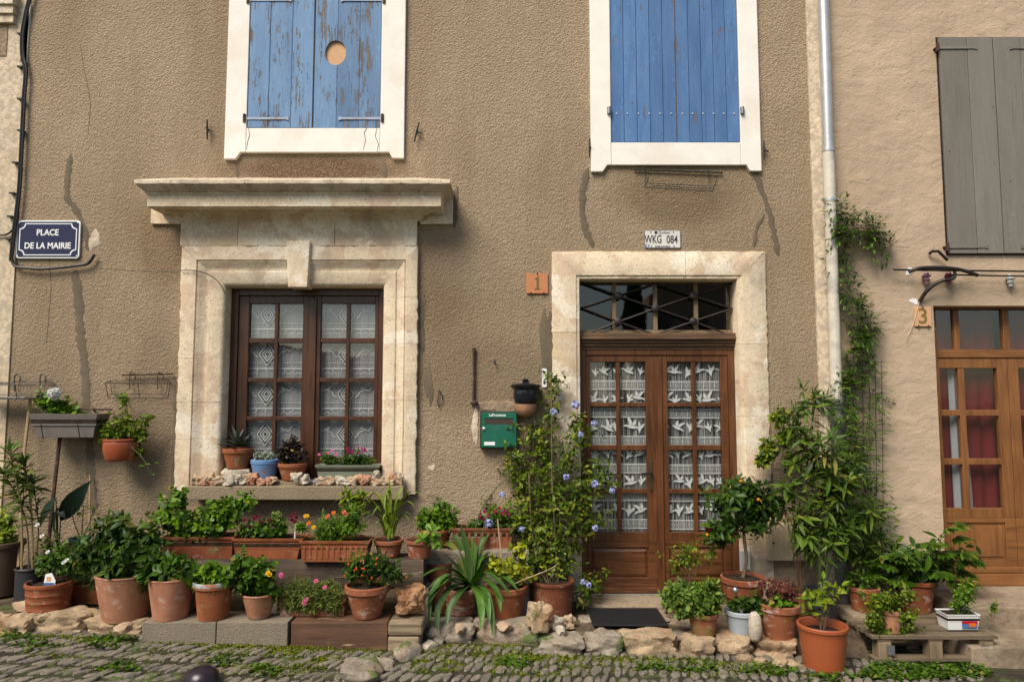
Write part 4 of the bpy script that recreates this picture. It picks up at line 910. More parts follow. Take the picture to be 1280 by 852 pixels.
# licence plate
p = W0(828,299,-.01); lp = thing('licence_plate', p, 'white licence plate with dark characters above the door lintel', 'plate')
a, b, c, d = RX(805.5,299,-.012), RX(851,299,-.012), RZ(310.2,-.012), RZ(287.6,-.012)
m = MB(); m.prism(rrect(a,b,c,d,.012), -.010, -.002); m.build('frame', 'plategrey', lp)
m = MB(); m.prism(rrect(a+.006,b-.006,c+.006,d-.006,.008), -.012, -.0102); m.build('plate_face', 'plate', lp)
cx, cz = (a+b)/2, (c+d)/2; wd = b-a
text('WKG', .098, (a+wd*.245, -.0128, cz-.004), 'ink', lp, sx=.62, bold=.0014, depth=.0006); text('084', .098, (a+wd*.76, -.0128, cz-.006), 'ink', lp, sx=.66, bold=.0014, depth=.0006)
text('Québec', .032, (a+wd*.55, -.0128, d-.022), 'ink', lp, depth=.0006); text('JE ME SOUVIENS', .018, (a+wd*.5, -.0128, c+.014), 'ink', lp, depth=.0006, bold=.0004)
m = MB(); m.box(a+wd*.28, a+wd*.36, -.0129, -.0121, d-.034, d-.010); m.build('emblem', 'ink', lp)
m = MB(); m.box(a+wd*.025, a+wd*.13, -.0129, -.0121, c+.010, c+.032); m.build('sticker', 'inkblue', lp)
m = MB(); m.box(a+wd*.06, a+wd*.10, -.0134, -.0130, c+.012, c+.030); m.build('sticker_mark', 'plate', lp)
for u, w in ((.18,d-.018),(.80,d-.018),(.19,c+.016),(.81,c+.016)):
    m = MB(); m.lathe([(.006,0),(.005,.003),(.001,.004)], (0,0,0), 8); m.v = [(a+wd*u+v[0], -.0122-v[2], w+v[1]) for v in m.v]; m.build('screw', 'iron', lp)
# house number tiles
def tile(px0, px1, py0, py1, num, mat, nmat, label, y0, sz):
    a, b, c, d = RX(px0,(py0+py1)/2,y0), RX(px1,(py0+py1)/2,y0), RZ(py1,y0), RZ(py0,y0)
    t_ = thing('number_tile', ((a+b)/2, y0, c), label, 'number tile'); m = MB(); m.box(a, b, y0-.014, y0, c, d); m.build('tile', mat, t_, bevel=.004)
    cx_, cz_ = (a+b)/2, (c+d)/2; yy = y0-.0158
    if num == 1:
        k = sz; m = MB(); m.prism([(cx_-.16*k,cz_-.40*k),(cx_+.20*k,cz_-.40*k),(cx_+.20*k,cz_-.33*k),(cx_+.09*k,cz_-.31*k),(cx_+.09*k,cz_+.42*k),(cx_+.02*k,cz_+.42*k),(cx_-.15*k,cz_+.32*k),(cx_-.14*k,cz_+.25*k),(cx_-.05*k,cz_+.28*k),(cx_-.05*k,cz_-.31*k),(cx_-.16*k,cz_-.33*k)], yy, yy+.0014); m.build('numeral', nmat, t_)
    else: text(str(num), sz*1.25, (cx_, yy+.0006, cz_), nmat, t_, 'numeral', depth=.0006, bold=.0022)
    for u in (.2,.8):
        m = MB(); m.tube([(a+(b-a)*u, y0+.002, c-.006), (a+(b-a)*u, y0-.02, c-.005), (a+(b-a)*u, y0-.02, c+.012)], .004, 5); m.build('clip', 'iron', t_)
    m = MB(); m.tube([((a+b)/2, y0+.002, d+.006), ((a+b)/2, y0-.02, d+.005), ((a+b)/2, y0-.02, d-.010)], .004, 5); m.build('clip', 'iron', t_)
tile(658,685,342,367,1,'tile1','olive','orange terracotta tile with an olive number 1 beside the door surround',-.002,.135)
tile(1142,1163,384,408,3,'tile3','brownnum','peach tile with a brown number 3 under the iron bracket',YR-.002,.15)
# long iron bar hook, small nail and loop
t_ = thing('shutter_bar', W0(592,470,0), 'long rusty iron bar hanging flat on the wall above the green letterbox', 'iron bar')
m = MB(); m.tube([W0(592.5,436,-.02), W0(592.5,470,-.02), W0(592,500,-.02)], [.012,.010,.012], 8); m.build('bar', 'rust', t_, smooth=True)
m = MB(); p = W0(593,503,-.02); m.lathe([(.03,-.015),(.034,.0),(.022,.014),(.012,.02)], (p.x,p.y,p.z), 10); m.build('foot', 'rust', t_, smooth=True)
m = MB(); p = W0(592.5,438,-.02); m.lathe([(.013,-.025),(.017,.0),(.013,.025)], (p.x,p.y,p.z), 10); m.build('eye', 'rust', t_, smooth=True)
m = MB(); m.tube([W0(618,450,.005), W0(618,451,-.03), W0(619,455,-.04)], .007, 6); tag(m.build('nail', 'iron', None), 'single short rusty nail in the wall under the orange number tile', 'nail')
m = MB(); m.tube(curve([W0(x,y,-.015) for x,y in ((548,487),(552,492),(553,500),(549,508),(547,502),(548,494),(549,488))]), .0035, 5); tag(m.build('wire_loop', 'iron', None, smooth=True), 'twisted loop of black wire hanging from the wall between window and letterbox', 'wire loop')
m = MB(); m.tube(curve([W0(x,y,-.02) for x,y in ((680,470),(683,466),(689,473))]), .004, 5)
# white fitting beside the door surround
t_ = thing('wall_fitting', W0(680,472,0), 'narrow white metal fitting screwed to the wall above the climbing plant', 'fitting')
m = MB(); a,b,c,d = RX(677.5,472,-.01),RX(683.5,472,-.01),RZ(484,-.01),RZ(460.5,-.01); m.prism(rrect(a,b,c,d,.012), -.012, 0); m.build('plate', 'enamel', t_, bevel=.002)
for z_ in (.25,.78):
    m = MB(); m.box((a+b)/2-.009, (a+b)/2+.009, -.0135, -.0122, c+(d-c)*z_-.012, c+(d-c)*z_+.012); m.build('slot', 'iron', t_)
# letterbox
a,b,c,d = RX(600,537,-.07),RX(647,537,-.07),RZ(560,-.07),RZ(514,-.07)
lb = thing('letterbox', ((a+b)/2,-.035,c), 'green metal letterbox with dark slot and white lettering', 'letterbox')
m = MB(); m.box(a,b,-.07,0,c,d); m.build('body', 'darkgreen', lb, bevel=.004)
m = MB(); m.box(a+.011,b-.011,-.076,-.0702,c+.009,d-.009); dr_ = m.build('door', 'green', lb, bevel=.003)
m = MB(); m.box(a+.038,b-.040,-.0775,-.0762,d-.105,d-.056); m.build('slot', 'slot', dr_)
m = MB(); m.box(a+.034,b-.036,-.0825,-.0762,d-.055,d-.049); m.build('slot_lip', 'green', dr_)
m = MB(); m.box(a+.035,a+.125,-.0775,-.0762,c+.026,c+.054); m.build('name_card', 'enamel', dr_)
m = MB(); m.lathe([(.017,0),(.017,.004),(.011,.008),(.002,.008)], (0,0,0), 12); m.v = [(a+.034+v[0], -.0765-v[2], (c+d)/2+.005+v[1]) for v in m.v]; m.build('lock', 'chrome', dr_)
text('LaProvence', .030, ((a+b)/2-.012, -.0772, d-.030), 'enamel', lb, bold=.0008, depth=.0006)
text('M. Pell', .016, (a+.08, -.0780, c+.040), 'tile1', lb, depth=.0003) if False else None
# black glazed wall pot on a clay bracket
p = W0(657,488,-.09); bp = thing('wall_pot', (p.x,p.y,RZ(514,-.09)), 'glossy black lidded pot on a clay wall bracket above the letterbox', 'pot')
zb, zr = RZ(508,-.1), RZ(482,-.1)
r_ = 17*sc(-.1); h = zr-zb
m = MB(); m.lathe([(.05,0),(.085,.02),(.105,h*.45),(.098,h*.8),(.112,h*.86),(r_+.012,h*.95),(r_+.016,h*1.04),(r_*.95,h*1.05),(.09,h*.98)], (p.x,p.y,zb), 28); m.build('pot', 'blackglaze', bp, smooth=True)
m = MB(); m.lathe([(r_*.93,h*1.03),(r_*.8,h*1.1),(.04,h*1.12),(.024,h*1.2),(.030,h*1.28),(.018,h*1.34),(.004,h*1.36)], (p.x,p.y,zb), 24); m.build('lid', 'blackglaze', bp, smooth=True)
m = MB(); m.lathe([(.03,-.085),(.07,-.06),(.092,-.02),(.098,.02),(.09,.022),(.08,.0)], (p.x-.005,p.y+.01,zb), 20); 
M['claypale'] = m_terra('pale_clay_bracket', (.55,.36,.25)); m.build('bracket', 'claypale', bp, smooth=True)
# beige meter box and small conduit
a,b,c,d = RX(960,678,-.08),RX(1013,678,-.08),RZ(701,-.08),RZ(655,-.08)
bx = thing('meter_box', ((a+b)/2,-.04,c), 'beige ribbed plastic meter box low on the wall behind the plants', 'meter box')
m = MB(); m.box(a,b,-.08,0,c,d); m.build('body', 'beige', bx, bevel=.006)
m = MB(); m.box(a+.02,b-.006,-.088,-.0802,c+.008,d-.008); dr_ = m.build('door', 'beige', bx, bevel=.003)
for k in range(8):
    m = MB(); x_ = a+.035+k*(b-a-.06)/7; m.box(x_-.004,x_+.004,-.091,-.0882,c+.02,d-.02); m.build('rib', 'beige', dr_)
m = MB(); m.lathe([(.008,0),(.008,.004),(.001,.005)],(0,0,0),8); m.v = [(a+.04+v[0],-.0915-v[2],(c+d)/2+v[1]) for v in m.v]; m.build('lock', 'iron', dr_)
a,b,c,d = RX(925,698,-.04),RX(937,698,-.04),RZ(711,-.04),RZ(687,-.04)
m = MB(); m.box(a,b,-.06,-.02,c,d); tag(m.build('junction_box', 'whiteplastic', None, bevel=.006), 'small white plastic junction box on the door jamb behind the citrus trunk', 'junction box')
# drainpipe
dp = thing('drainpipe', (RX(1042,800,-.11),-.11,street(2.6)), 'tall metal drainpipe running down between the two houses', 'drainpipe')
YP = -.10; PX = lambda y: RX(1029+(y*.0335),y,YP)
def pipe(y0, y1, r, mat, name='pipe_section'):
    m = MB(); pts = [Vector((PX(y0+(y1-y0)*k/6), YP, RZ(y0+(y1-y0)*k/6,YP))) for k in range(7)]; m.tube(pts, r, 18); return m.build(name, mat, dp, smooth=True)
pipe(-130,192,.045,'zinc'); pipe(186,254,.049,'creampipe'); pipe(250,506,.047,'creampipe'); pipe(500,790,.056,'castpipe')
pipe(186,190,.053,'zinc','collar'); pipe(498,505,.062,'castpipe','collar'); pipe(575,583,.060,'castpipe','collar')
for y_ in (248, -40):
    o = pipe(y_,y_+4,.054,'zinc','bracket'); m = MB(); z_ = RZ(y_+2,YP); x_ = PX(y_); m.tube([(x_-.075,YP,z_),(x_+.075,YP,z_)], .010, 6); m.build('bracket_bolt', 'zinc', dp)
# iron awning bracket and insulators on the neighbour's wall
t_ = thing('awning_bracket', W0(1150,345,YR), 'black iron awning bracket with long bars across the ochre wall', 'bracket')
Q = lambda x, y, d=-.10: at(x, y, d)
for P, r in (([(1117,337,-.10),(1180,338,-.10),(1240,338.5,-.10),(1340,340,-.10)], .008), ([(1182,343,-.12),(1240,344.5,-.12),(1340,346,-.12)], .007), ([(1136,340,-.09),(1150,335,-.12),(1175,334.5,-.14),(1200,337,-.14),(1222,344,-.13)], .016), ([(1193,337,-.13),(1193,347,-.13),(1182,349.5,-.12)], .013)):
    m = MB(); m.tube(curve([Q(*p) for p in P]), r, 8); m.build('bar', 'iron', t_, smooth=True)
m = MB(); m.tube(curve([Q(*p) for p in ((1192,348.5,-.16),(1182,349.5,-.15),(1170,354,-.12),(1158,364,-.08),(1149.5,377,-.03))]), [.012]*8+[.016]*25, 8); m.build('strut', 'iron', t_, smooth=True)
M['pinkglass'] = m_plain('pink_glass', (.30,.15,.19), .2, var=.1); M['pinkdeep'] = m_plain('deep_pink_glass', (.22,.045,.075), .2, var=.1); M['clearglass'] = m_plain('clear_glass', (.52,.58,.58), .1, var=.1)
for x_, y_, mt, lb_ in ((1158,347,'pinkglass','pale pink glass insulator hanging under the end of the iron bar'), (1186,347,'pinkdeep','deep pink glass insulator behind the curved iron strut'), (1263,350,'clearglass','clear glass insulator hanging from the iron bars above the honey coloured door')):
    m = MB(); p = Q(x_,y_,-.06); m.lathe([(.012,.05),(.022,.035),(.022,.025),(.038,.018),(.036,.008),(.020,.004),(.024,-.012),(.030,-.018),(.020,-.026),(.014,-.045),(.018,-.05),(.010,-.056)], (p.x,p.y,p.z), 16); tag(m.build('insulator', mt, None, smooth=True), lb_, 'insulator', 'glass insulators')
m = MB(); m.tube([Q(1162,317,-.04),Q(1165,314,-.07),Q(1173,314,-.08),Q(1178,319,-.08),Q(1184,325,-.07)], .013, 8); tag(m.build('shutter_catch', 'iron', None, smooth=True), 'bent black iron shutter catch under the grey shutters', 'catch')
for (x_, y_, rx_, ry_) in ((1135,340,4.5,4.5), (1141,377,5,4)):
    m = MB(); blob(m, x_, y_, rx_, ry_, t=.004); m.v = [(v[0]*1.0, v[1]+YR, v[2]) for v in m.v]; m.build('plaster_patch', 'enamel', nw)
m = MB(); m.tube(curve([at(x,y,YR-.02) for x,y in ((1149,377),(1146,390),(1140,408),(1132,425))]), .003, 5); tag(m.build('cord', 'band', None, smooth=True), 'pale cord hanging from the curved strut past the number 3 tile', 'cord')

# ------------------------------------------------------------------ iron rail, poles and wire baskets at the left
t_ = thing('iron_rail', W0(105,512,-.12), 'rusty iron rail along the wall between planter box and hanging pot', 'rail')
m = MB(); m.tube([W0(78,510.5,-.12),W0(140,511.5,-.12)], .009, 6); m.build('bar', 'rust', t_, smooth=True)
m = MB(); m.tube([W0(116,511,0),W0(116,511,-.12)], .009, 6); m.build('bracket', 'rust', t_)
for pts, r, mt, nm, lab in (([(75,546,-.14),(66,625,-.2),(58,705,-.3),(50,770,-.42)], .015, 'rust', 'iron_pole', 'dark iron pole leaning on the wall under the grey planter box'),
                        ([(38,498,-.08),(31,560,-.12),(24,690,-.3),(20,768,-.42)], .012, 'cane', 'bamboo_cane', 'tall pale bamboo cane behind the oleander in the black pot'),
                        ([(112.5,593,-.04),(112,640,-.08),(110,760,-.3)], .008, 'cane', 'bamboo_cane', 'short pale cane standing against the cement repair on the wall')):
    P = [W0(*p) for p in pts]; e = P[-1]; P[-1] = Vector((e.x, e.y, terrace(e.x)-.02)); m = MB(); m.tube(P, r, 7); tag(m.build(nm, mt, None, smooth=True), lab, 'pole' if nm == 'iron_pole' else 'cane')
def wire_basket(x0, x1, y0, y1, hooks, label, mat, hmat, bar=None):
    t_ = thing('wire_basket', W0((x0+x1)/2, y1, -.1), label, 'basket')
    ln = [[W0(x0,y0,-.2),W0(x1,y0-1,-.2)], [W0(x0+3,y1,-.18),W0(x1-3,y1,-.18)], [W0(x0+6,y0-3,-.02),W0(x1-2,y0-4,-.02)], [W0(x0+8,y1-4,-.03),W0(x1-6,y1-4,-.03)],
          [W0(x0,y0,-.2),W0(x0+3,y1,-.18),W0(x0+8,y1-4,-.03),W0(x0+6,y0-3,-.02),W0(x0,y0,-.2)], [W0(x1,y0-1,-.2),W0(x1-3,y1,-.18),W0(x1-6,y1-4,-.03),W0(x1-2,y0-4,-.02),W0(x1,y0-1,-.2)], [W0((x0+x1)/2,y0,-.2),W0((x0+x1)/2+2,y1,-.18)]]
    tubes(t_, 'wire', mat, ln, .0035)
    for h in hooks:
        tubes(t_, 'hook', hmat, [curve([W0(h,y0+8,-.04),W0(h,y0-9,-.03),W0(h+2,y0-13,-.04),W0(h+5,y0-13,-.06),W0(h+7,y0-10,-.07),W0(h+7,y0-4,-.07)], 4)], .005)
    if bar: tubes(t_, 'bar', 'rust', [[W0(*bar[0],-.03), W0(*bar[1],-.03)]], .007)
wire_basket(132,213,478.5,496.5,(162,197),'empty rusty wire basket on the wall above the hanging clay pot','rustwire','rustwire',((152,468.5),(216,467)))
wire_basket(-30,68,481,497,(18,50),'empty green wire basket with tall hooks beside the cream house edge','wire','wire')
m = MB(); p = W0(22,497,-.1); m.box(RX(-18,497,-.1), RX(38,497,-.1), -.17, -.05, p.z-.012, p.z+.008); tag(m.build('metal_tray', 'plategrey', None, bevel=.004), 'small grey metal tray lying in the green wire basket', 'tray')
# ------------------------------------------------------------------ leaves and plants
def leaf_tmpl(prof, droop=.15, fold=.12, wave=0.0):
    """unit leaf along +y: rows of left, middle, right vertices; prof = half widths along the blade"""
    m = len(prof)-1; V = []
    for i, w in enumerate(prof):
        t = i/m; z = -droop*t*t
        for s in (-1, 0, 1): V.append((s*w, t, z+(fold*w if s else 0)+(wave*math.sin(t*9+s) if s else 0)))
    Fc = []
    for i in range(m):
        a = i*3; Fc += [(a, a+1, a+4, a+3), (a+1, a+2, a+5, a+4)]
    return np.array(V), np.array(Fc)
LT = {
 'lance': leaf_tmpl([.02,.075,.10,.095,.065,.008], .22, .25),
 'lance_d': leaf_tmpl([.02,.075,.10,.095,.065,.008], .6, .25),
 'ovate': leaf_tmpl([.03,.20,.27,.23,.13,.01], .18, .22),
 'obov': leaf_tmpl([.04,.10,.17,.24,.22,.02], .15, .18),
 'ellip': leaf_tmpl([.02,.15,.20,.18,.10,.01], .22, .28),
 'round': leaf_tmpl([.12,.38,.48,.46,.34,.10], .12, .12, .03),
 'small': leaf_tmpl([.05,.26,.24,.02], .15, .2),
 'tiny': leaf_tmpl([.05,.30,.02], .1, .2),
 'needle': leaf_tmpl([.05,.06,.01], .1, .1),
 'spike': leaf_tmpl([.10,.085,.065,.04,.005], .05, .5),
 'petal': leaf_tmpl([.08,.30,.42,.36,.15], -.15, .15),
}
def ftri(d, n):
    d = d/np.linalg.norm(d, axis=1, keepdims=True)
    n = n-d*np.sum(n*d, axis=1, keepdims=True); ln = np.linalg.norm(n, axis=1, keepdims=True); bad = ln[:, 0] < 1e-5
    n[bad] = np.cross(d[bad], np.array([1., .3, .2])); ln = np.linalg.norm(n, axis=1, keepdims=True); n = n/ln
    return np.cross(d, n), d, n
_lm = {}
def lmesh(kind, mat):
    k = (kind, mat.name)
    if k not in _lm:
        V, Fc = LT[kind]; me = bpy.data.meshes.new('leaf'); me.from_pydata(V.tolist(), [], Fc.tolist()); me.polygons.foreach_set('use_smooth', [True]*len(Fc)); me.materials.append(mat); me.update(); _lm[k] = me
    return _lm[k]
def leaves(parent, name, kind, fr, matspec, obj=False, limit=300):
    """fr: list of (pos, dir, normal, length, widthscale)"""
    if not fr: return
    P = np.array([f[0] for f in fr], float); D = np.array([f[1] for f in fr], float); N = np.array([f[2] for f in fr], float); L = np.array([f[3] for f in fr], float); Wd = np.array([f[4] for f in fr], float)
    X, Y, Z = ftri(D, N)
    rest = np.arange(len(P))
    if obj:
        order = np.argsort(P[:, 1]-.3*L)          # those in front show largest
        pick, rest = order[:limit], order[limit:]
        me = lmesh(kind, m_leaf(*matspec[0], **{**matspec[1], 'obj': True})); inv = Matrix.Translation(-WM[parent.name])
        for i in pick:
            o = bpy.data.objects.new(name, me); COL.objects.link(o)
            mt = Matrix(((X[i,0]*L[i]*Wd[i], Y[i,0]*L[i], Z[i,0]*L[i], P[i,0]), (X[i,1]*L[i]*Wd[i], Y[i,1]*L[i], Z[i,1]*L[i], P[i,1]), (X[i,2]*L[i]*Wd[i], Y[i,2]*L[i], Z[i,2]*L[i], P[i,2]), (0,0,0,1)))
            o.parent = parent; o.matrix_parent_inverse = inv; o.matrix_basis = mt
    if len(rest) == 0: return
    V, Fc = LT[kind]; P, X, Y, Z, L, Wd = P[rest], X[rest], Y[rest], Z[rest], L[rest], Wd[rest]; n, k = len(P), len(V)
    co = P[:,None,:]+(V[None,:,0:1]*(X*(L*Wd)[:,None])[:,None,:])+(V[None,:,1:2]*(Y*L[:,None])[:,None,:])+(V[None,:,2:3]*(Z*L[:,None])[:,None,:])
    fc = (Fc[None]+(np.arange(n)*k)[:,None,None]).reshape(-1, 4)
    me = bpy.data.meshes.new(name); me.vertices.add(n*k); me.vertices.foreach_set('co', co.astype(np.float32).ravel())
    me.loops.add(fc.size); me.loops.foreach_set('vertex_index', fc.astype(np.int32).ravel())
    me.polygons.add(len(fc)); me.polygons.foreach_set('loop_start', (np.arange(len(fc))*4).astype(np.int32)); 
    me.polygons.foreach_set('use_smooth', np.ones(len(fc), bool))
    a = me.attributes.new('lv', 'FLOAT', 'POINT'); a.data.foreach_set('value', np.repeat(rng.random(n), k).astype(np.float32))
    me.update(calc_edges=True); me.validate()
    o = link('foliage' if not obj else name, me, parent, m_leaf(*matspec[0], **{**matspec[1], 'obj': False})); o['kind'] = 'stuff'; return o
def _sat(c): return (c[0]*1.12, c[1]*1.14, c[2]*.36)
def spec(name, c, c2, **kw):
    if kw.get('young') and name not in RAW: kw['young'] = _sat(kw['young'])
    return ((name, c, c2) if name in RAW else (name, _sat(c), _sat(c2)), kw)
RAW = ('blue_grey_succulent', 'purple_black_succulent', 'silver_green', 'dried_red_flower', 'very_dark_leaf')
G = {
 'dark': spec('dark_glossy', (.032,.074,.018), (.013,.030,.010), rough=.36, young=(.055,.10,.022)),
 'vdark': spec('very_dark_leaf', (.012,.030,.014), (.008,.020,.010), rough=.35, trans=.08, young=(.018,.04,.018)),
 'mid': spec('mid_green', (.050,.110,.020), (.022,.055,.012), young=(.085,.16,.03)),
 'bright': spec('bright_green', (.085,.175,.020), (.038,.090,.013), trans=.3, young=(.15,.25,.035)),
 'lime': spec('lime_green', (.125,.185,.026), (.060,.105,.016), trans=.3, young=(.24,.26,.04)),
 'yellow': spec('yellow_green', (.23,.245,.032), (.11,.145,.020), trans=.3, young=(.34,.33,.05)),
 'olean': spec('oleander_green', (.062,.115,.028), (.028,.060,.016), young=(.12,.17,.05)),
 'grey': spec('grey_green', (.105,.14,.075), (.055,.080,.042), rough=.6, young=(.17,.21,.12)),
 'euph': spec('blue_green', (.095,.165,.060), (.045,.090,.033), rough=.55, young=(.17,.23,.08)),
 'blue': spec('blue_grey_succulent', (.075,.085,.085), (.035,.042,.045), rough=.55, trans=.05, young=(.13,.14,.14)),
 'purple': spec('purple_black_succulent', (.022,.012,.012), (.009,.006,.007), rough=.4, trans=.05, young=(.065,.045,.018)),
 'silver': spec('silver_green', (.25,.30,.22), (.13,.17,.12), rough=.6, trans=.1, young=(.4,.44,.34)),
 'strap': spec('strap_green', (.036,.108,.016), (.014,.052,.009), rough=.32, young=(.07,.17,.025)),
 'aloe': spec('aloe_green', (.13,.19,.03), (.07,.12,.02), rough=.4, young=(.22,.27,.05)),
 'rosette': spec('pale_rosette', (.085,.175,.050), (.045,.11,.030), rough=.45, young=(.13,.22,.07)),
 'plumb': spec('plumbago_green', (.080,.130,.020), (.030,.062,.012), trans=.35, young=(.20,.22,.035)),
 'jasm': spec('jasmine_green', (.045,.095,.018), (.020,.050,.012), young=(.08,.13,.03)),
 'redhyd': spec('dried_red_flower', (.115,.028,.022), (.045,.014,.012), rough=.8, young=(.20,.075,.045)),
 'moss': spec('moss_green', (.105,.135,.014), (.045,.070,.010), trans=.2, young=(.20,.22,.025)),
 'weed': spec('weed_green', (.045,.095,.018), (.020,.050,.010), trans=.2, young=(.08,.15,.025)),
 'vine': spec('vine_yellow_green', (.098,.155,.024), (.045,.085,.014), trans=.3, young=(.18,.21,.035)),
}
for nm, c in (('pink',(.70,.16,.30)), ('magenta',(.55,.02,.17)), ('crimson',(.16,.008,.03)), ('orange',(.80,.20,.02)), ('yellowf',(.80,.48,.02)), ('whitef',(.78,.78,.74)), ('bluef',(.42,.47,.80)), ('red',(.62,.01,.02)), ('berry',(.75,.10,.01)), ('kumquat',(.70,.28,.01)), ('coral',(.75,.20,.10))):
    t = NT('petal_'+nm); t.fin(t.mix(t.ramp(t.noise(60, 3), [(.35, .4), (.65, 0.0)]), c, mul(c, .6)), .6, spec=.2)
    tr = t.node('ShaderNodeBsdfTranslucent'); tr.inputs[0].default_value = (*c, 1); mx = t.node('ShaderNodeMixShader'); mx.inputs[0].default_value = .25; t.L(t.b.outputs[0], mx.inputs[1]); t.L(tr.outputs[0], mx.inputs[2]); t.L(mx.outputs[0], t.out.inputs[0]); M['f_'+nm] = t.m
def V3(*a): return np.array(a, float)
def nrmz(v): return v/max(1e-9, np.linalg.norm(v))
def perp(a):
    u = np.cross(a, V3(0,0,1));
    if np.linalg.norm(u) < 1e-3: u = V3(1,0,0)
    u = nrmz(u); return u, np.cross(a, u)
def whorl(out, tip, axis, n, L, e0=-.1, e1=1.1, along=.05, ws=1.0, lj=.48, gap=2.4):
    """n leaves spiralling up to a tip; e0 elevation of the lowest, e1 of the topmost"""
    axis = nrmz(axis); u, v = perp(axis); ph = rng.random()*6.28
    for j in range(n):
        t = j/max(1, n-1); az = ph+j*gap+rng.normal(0, .25); e = e0+(e1-e0)*t**1.3+rng.normal(0, .24)
        rad = u*math.cos(az)+v*math.sin(az); d = rad*math.cos(e)+axis*math.sin(e)
        l = L*(1-.45*t)*(1+rng.uniform(-lj, lj)); nn = axis*math.cos(e)-rad*math.sin(e)+V3(*rng.normal(0, .28, 3))
        out.append((tip-axis*along*(1-t)+rad*.003, d, nn, l, ws*(1+rng.uniform(-.15,.15))))
def bez(a, b, c, n=6): return [a*(1-t)**2+2*b*t*(1-t)+c*t*t for t in [k/n for k in range(n+1)]]
def px3(px, py, Y): return np.array(at(px, py, Y)[:])
def blob_tips(blobs, n, Y, dep, shell=.55):
    """tips spread through photo-measured ellipses (cx,cy,rx,ry) that get real depth"""
    A = np.array([b[2]*b[3]*(b[4] if len(b) > 4 else 1) for b in blobs]); cnt = np.maximum(1, np.round(n*A/A.sum()).astype(int)); out = []
    for b, c in zip(blobs, cnt):
        dd = b[5] if len(b) > 5 else dep
        for i in range(c):
            v = nrmz(rng.normal(0, 1, 3)); r = (shell+(1-shell)*rng.random())*(.55+.45*rng.random()**.4)*rng.uniform(.72,1.16)*(1.25 if rng.random() < .10 else 1)
            if v[1] > .3: v[1] *= -.6
            p = px3(b[0]+b[2]*v[0]*r, b[1]-b[3]*v[2]*r, Y+dd*v[1]*r)
            out.append((p, v))
    return out
def stemset(parent, lines, mat, r0=.006, r1=.002, n=5, name='stem'):
    mb_ = MB()
    for P in lines:
        m_ = len(P); mb_.tube([tuple(p) for p in P], [r0+(r1-r0)*i/(m_-1) for i in range(m_)], n, cap=False)
    o = mb_.build(name, mat, parent, smooth=True, fixn=False)
    if len(lines) > 1: o['kind'] = 'stuff'
    return o
def shrub(parent, base, blobs, Y, dep, ntips, per, L, kind, g, obj=False, up=.6, e0=-.2, e1=1.1, along=.06, ws=1.0, stem='bark', r0=.0035, extra=0, limit=300, shell=.5, dens=2.3, nst=12, grow=1.2):
    ntips = int(ntips*dens); L *= 1.08; blobs = [(b[0], b[1], b[2]*grow, b[3]*grow, *b[4:]) for b in blobs]; r0 = min(r0, .0045)
    tips = blob_tips(blobs, ntips, Y, dep, shell); fr = []; st = []; base = np.array(base, float)
    for p, v in tips:
        ax = nrmz(v*.9+V3(0, -.15, up)); whorl(fr, p, ax, per, L, e0, e1, along, ws)
        c = base+(p-base)*.5+V3(0,0,.12*np.linalg.norm(p-base))*(1 if up > 0 else 0); c[0] = base[0]+(p[0]-base[0])*.35
        st.append(bez(base+V3(rng.normal(0,.012), rng.normal(0,.012), 0), c, p-ax*.01))
        if extra:
            B = st[-1]
            for q in range(extra):
                t = .35+.55*rng.random(); k = int(t*(len(B)-1)); a_ = B[k]+(B[k+1]-B[k])*rng.random(); az = rng.random()*6.28
                fr.append((a_, V3(math.cos(az), math.sin(az), .25), V3(0,0,1)+rng.normal(0,.2,3), L*rng.uniform(.6,.95), ws))
    leaves(parent, 'leaf', kind, fr, G[g], obj, limit)
    if len(st) > nst: st = [st[i] for i in rng.choice(len(st), nst, replace=False)]
    stemset(parent, st, stem, r0, .0012); return fr
def flower_mesh(name, mat, petals=5, L=.5, tilt=.35, center=None, kind='petal', layers=1):
    key = ('fl', name)
    if key in _lm: return _lm[key]
    V, Fc = LT[kind]; vs = []; fs = []
    for ly in range(layers):
        for k in range(petals):
            a = 2*math.pi*(k+.5*ly)/petals; e = tilt+.5*ly; s = L*(1-.25*ly)
            d = np.array([math.cos(a)*math.cos(e), math.sin(a)*math.cos(e), math.sin(e)]); n = np.array([-math.cos(a)*math.sin(e), -math.sin(a)*math.sin(e), math.cos(e)]); x = np.cross(d, n)
            o = len(vs); vs += [(x*p[0]+d*p[1]+n*p[2])*s for p in V]; fs += [tuple(int(i)+o for i in f) for f in Fc]
    me = bpy.data.meshes.new(name); me.from_pydata([tuple(v) for v in vs], [], fs); me.polygons.foreach_set('use_smooth', [True]*len(fs)); me.materials.append(M[mat]); me.update(); _lm[key] = me; return me
def umbel_mesh(name, mat, n=14, r=.5, fl=.32):
    key = ('um', name)
    if key in _lm: return _lm[key]
    b = flower_mesh(name+'_b', mat, 5, fl, .15); bv = np.array([v.co[:] for v in b.vertices]); bf = [tuple(p.vertices) for p in b.polygons]; vs = []; fs = []
    for i in range(n):
        z = 1-1.25*(i+.5)/n; a = i*2.4; q = math.sqrt(max(0, 1-z*z)); d = np.array([q*math.cos(a), q*math.sin(a), z]); u, v = perp(d)
        o = len(vs); vs += [d*r*(.85+.3*rng.random())+u*p[0]+v*p[1]+d*p[2] for p in bv]; fs += [tuple(j+o for j in f) for f in bf]
    me = bpy.data.meshes.new(name); me.from_pydata([tuple(v) for v in vs], [], fs); me.polygons.foreach_set('use_smooth', [True]*len(fs)); me.materials.append(M[mat]); me.update(); _lm[key] = me; return me
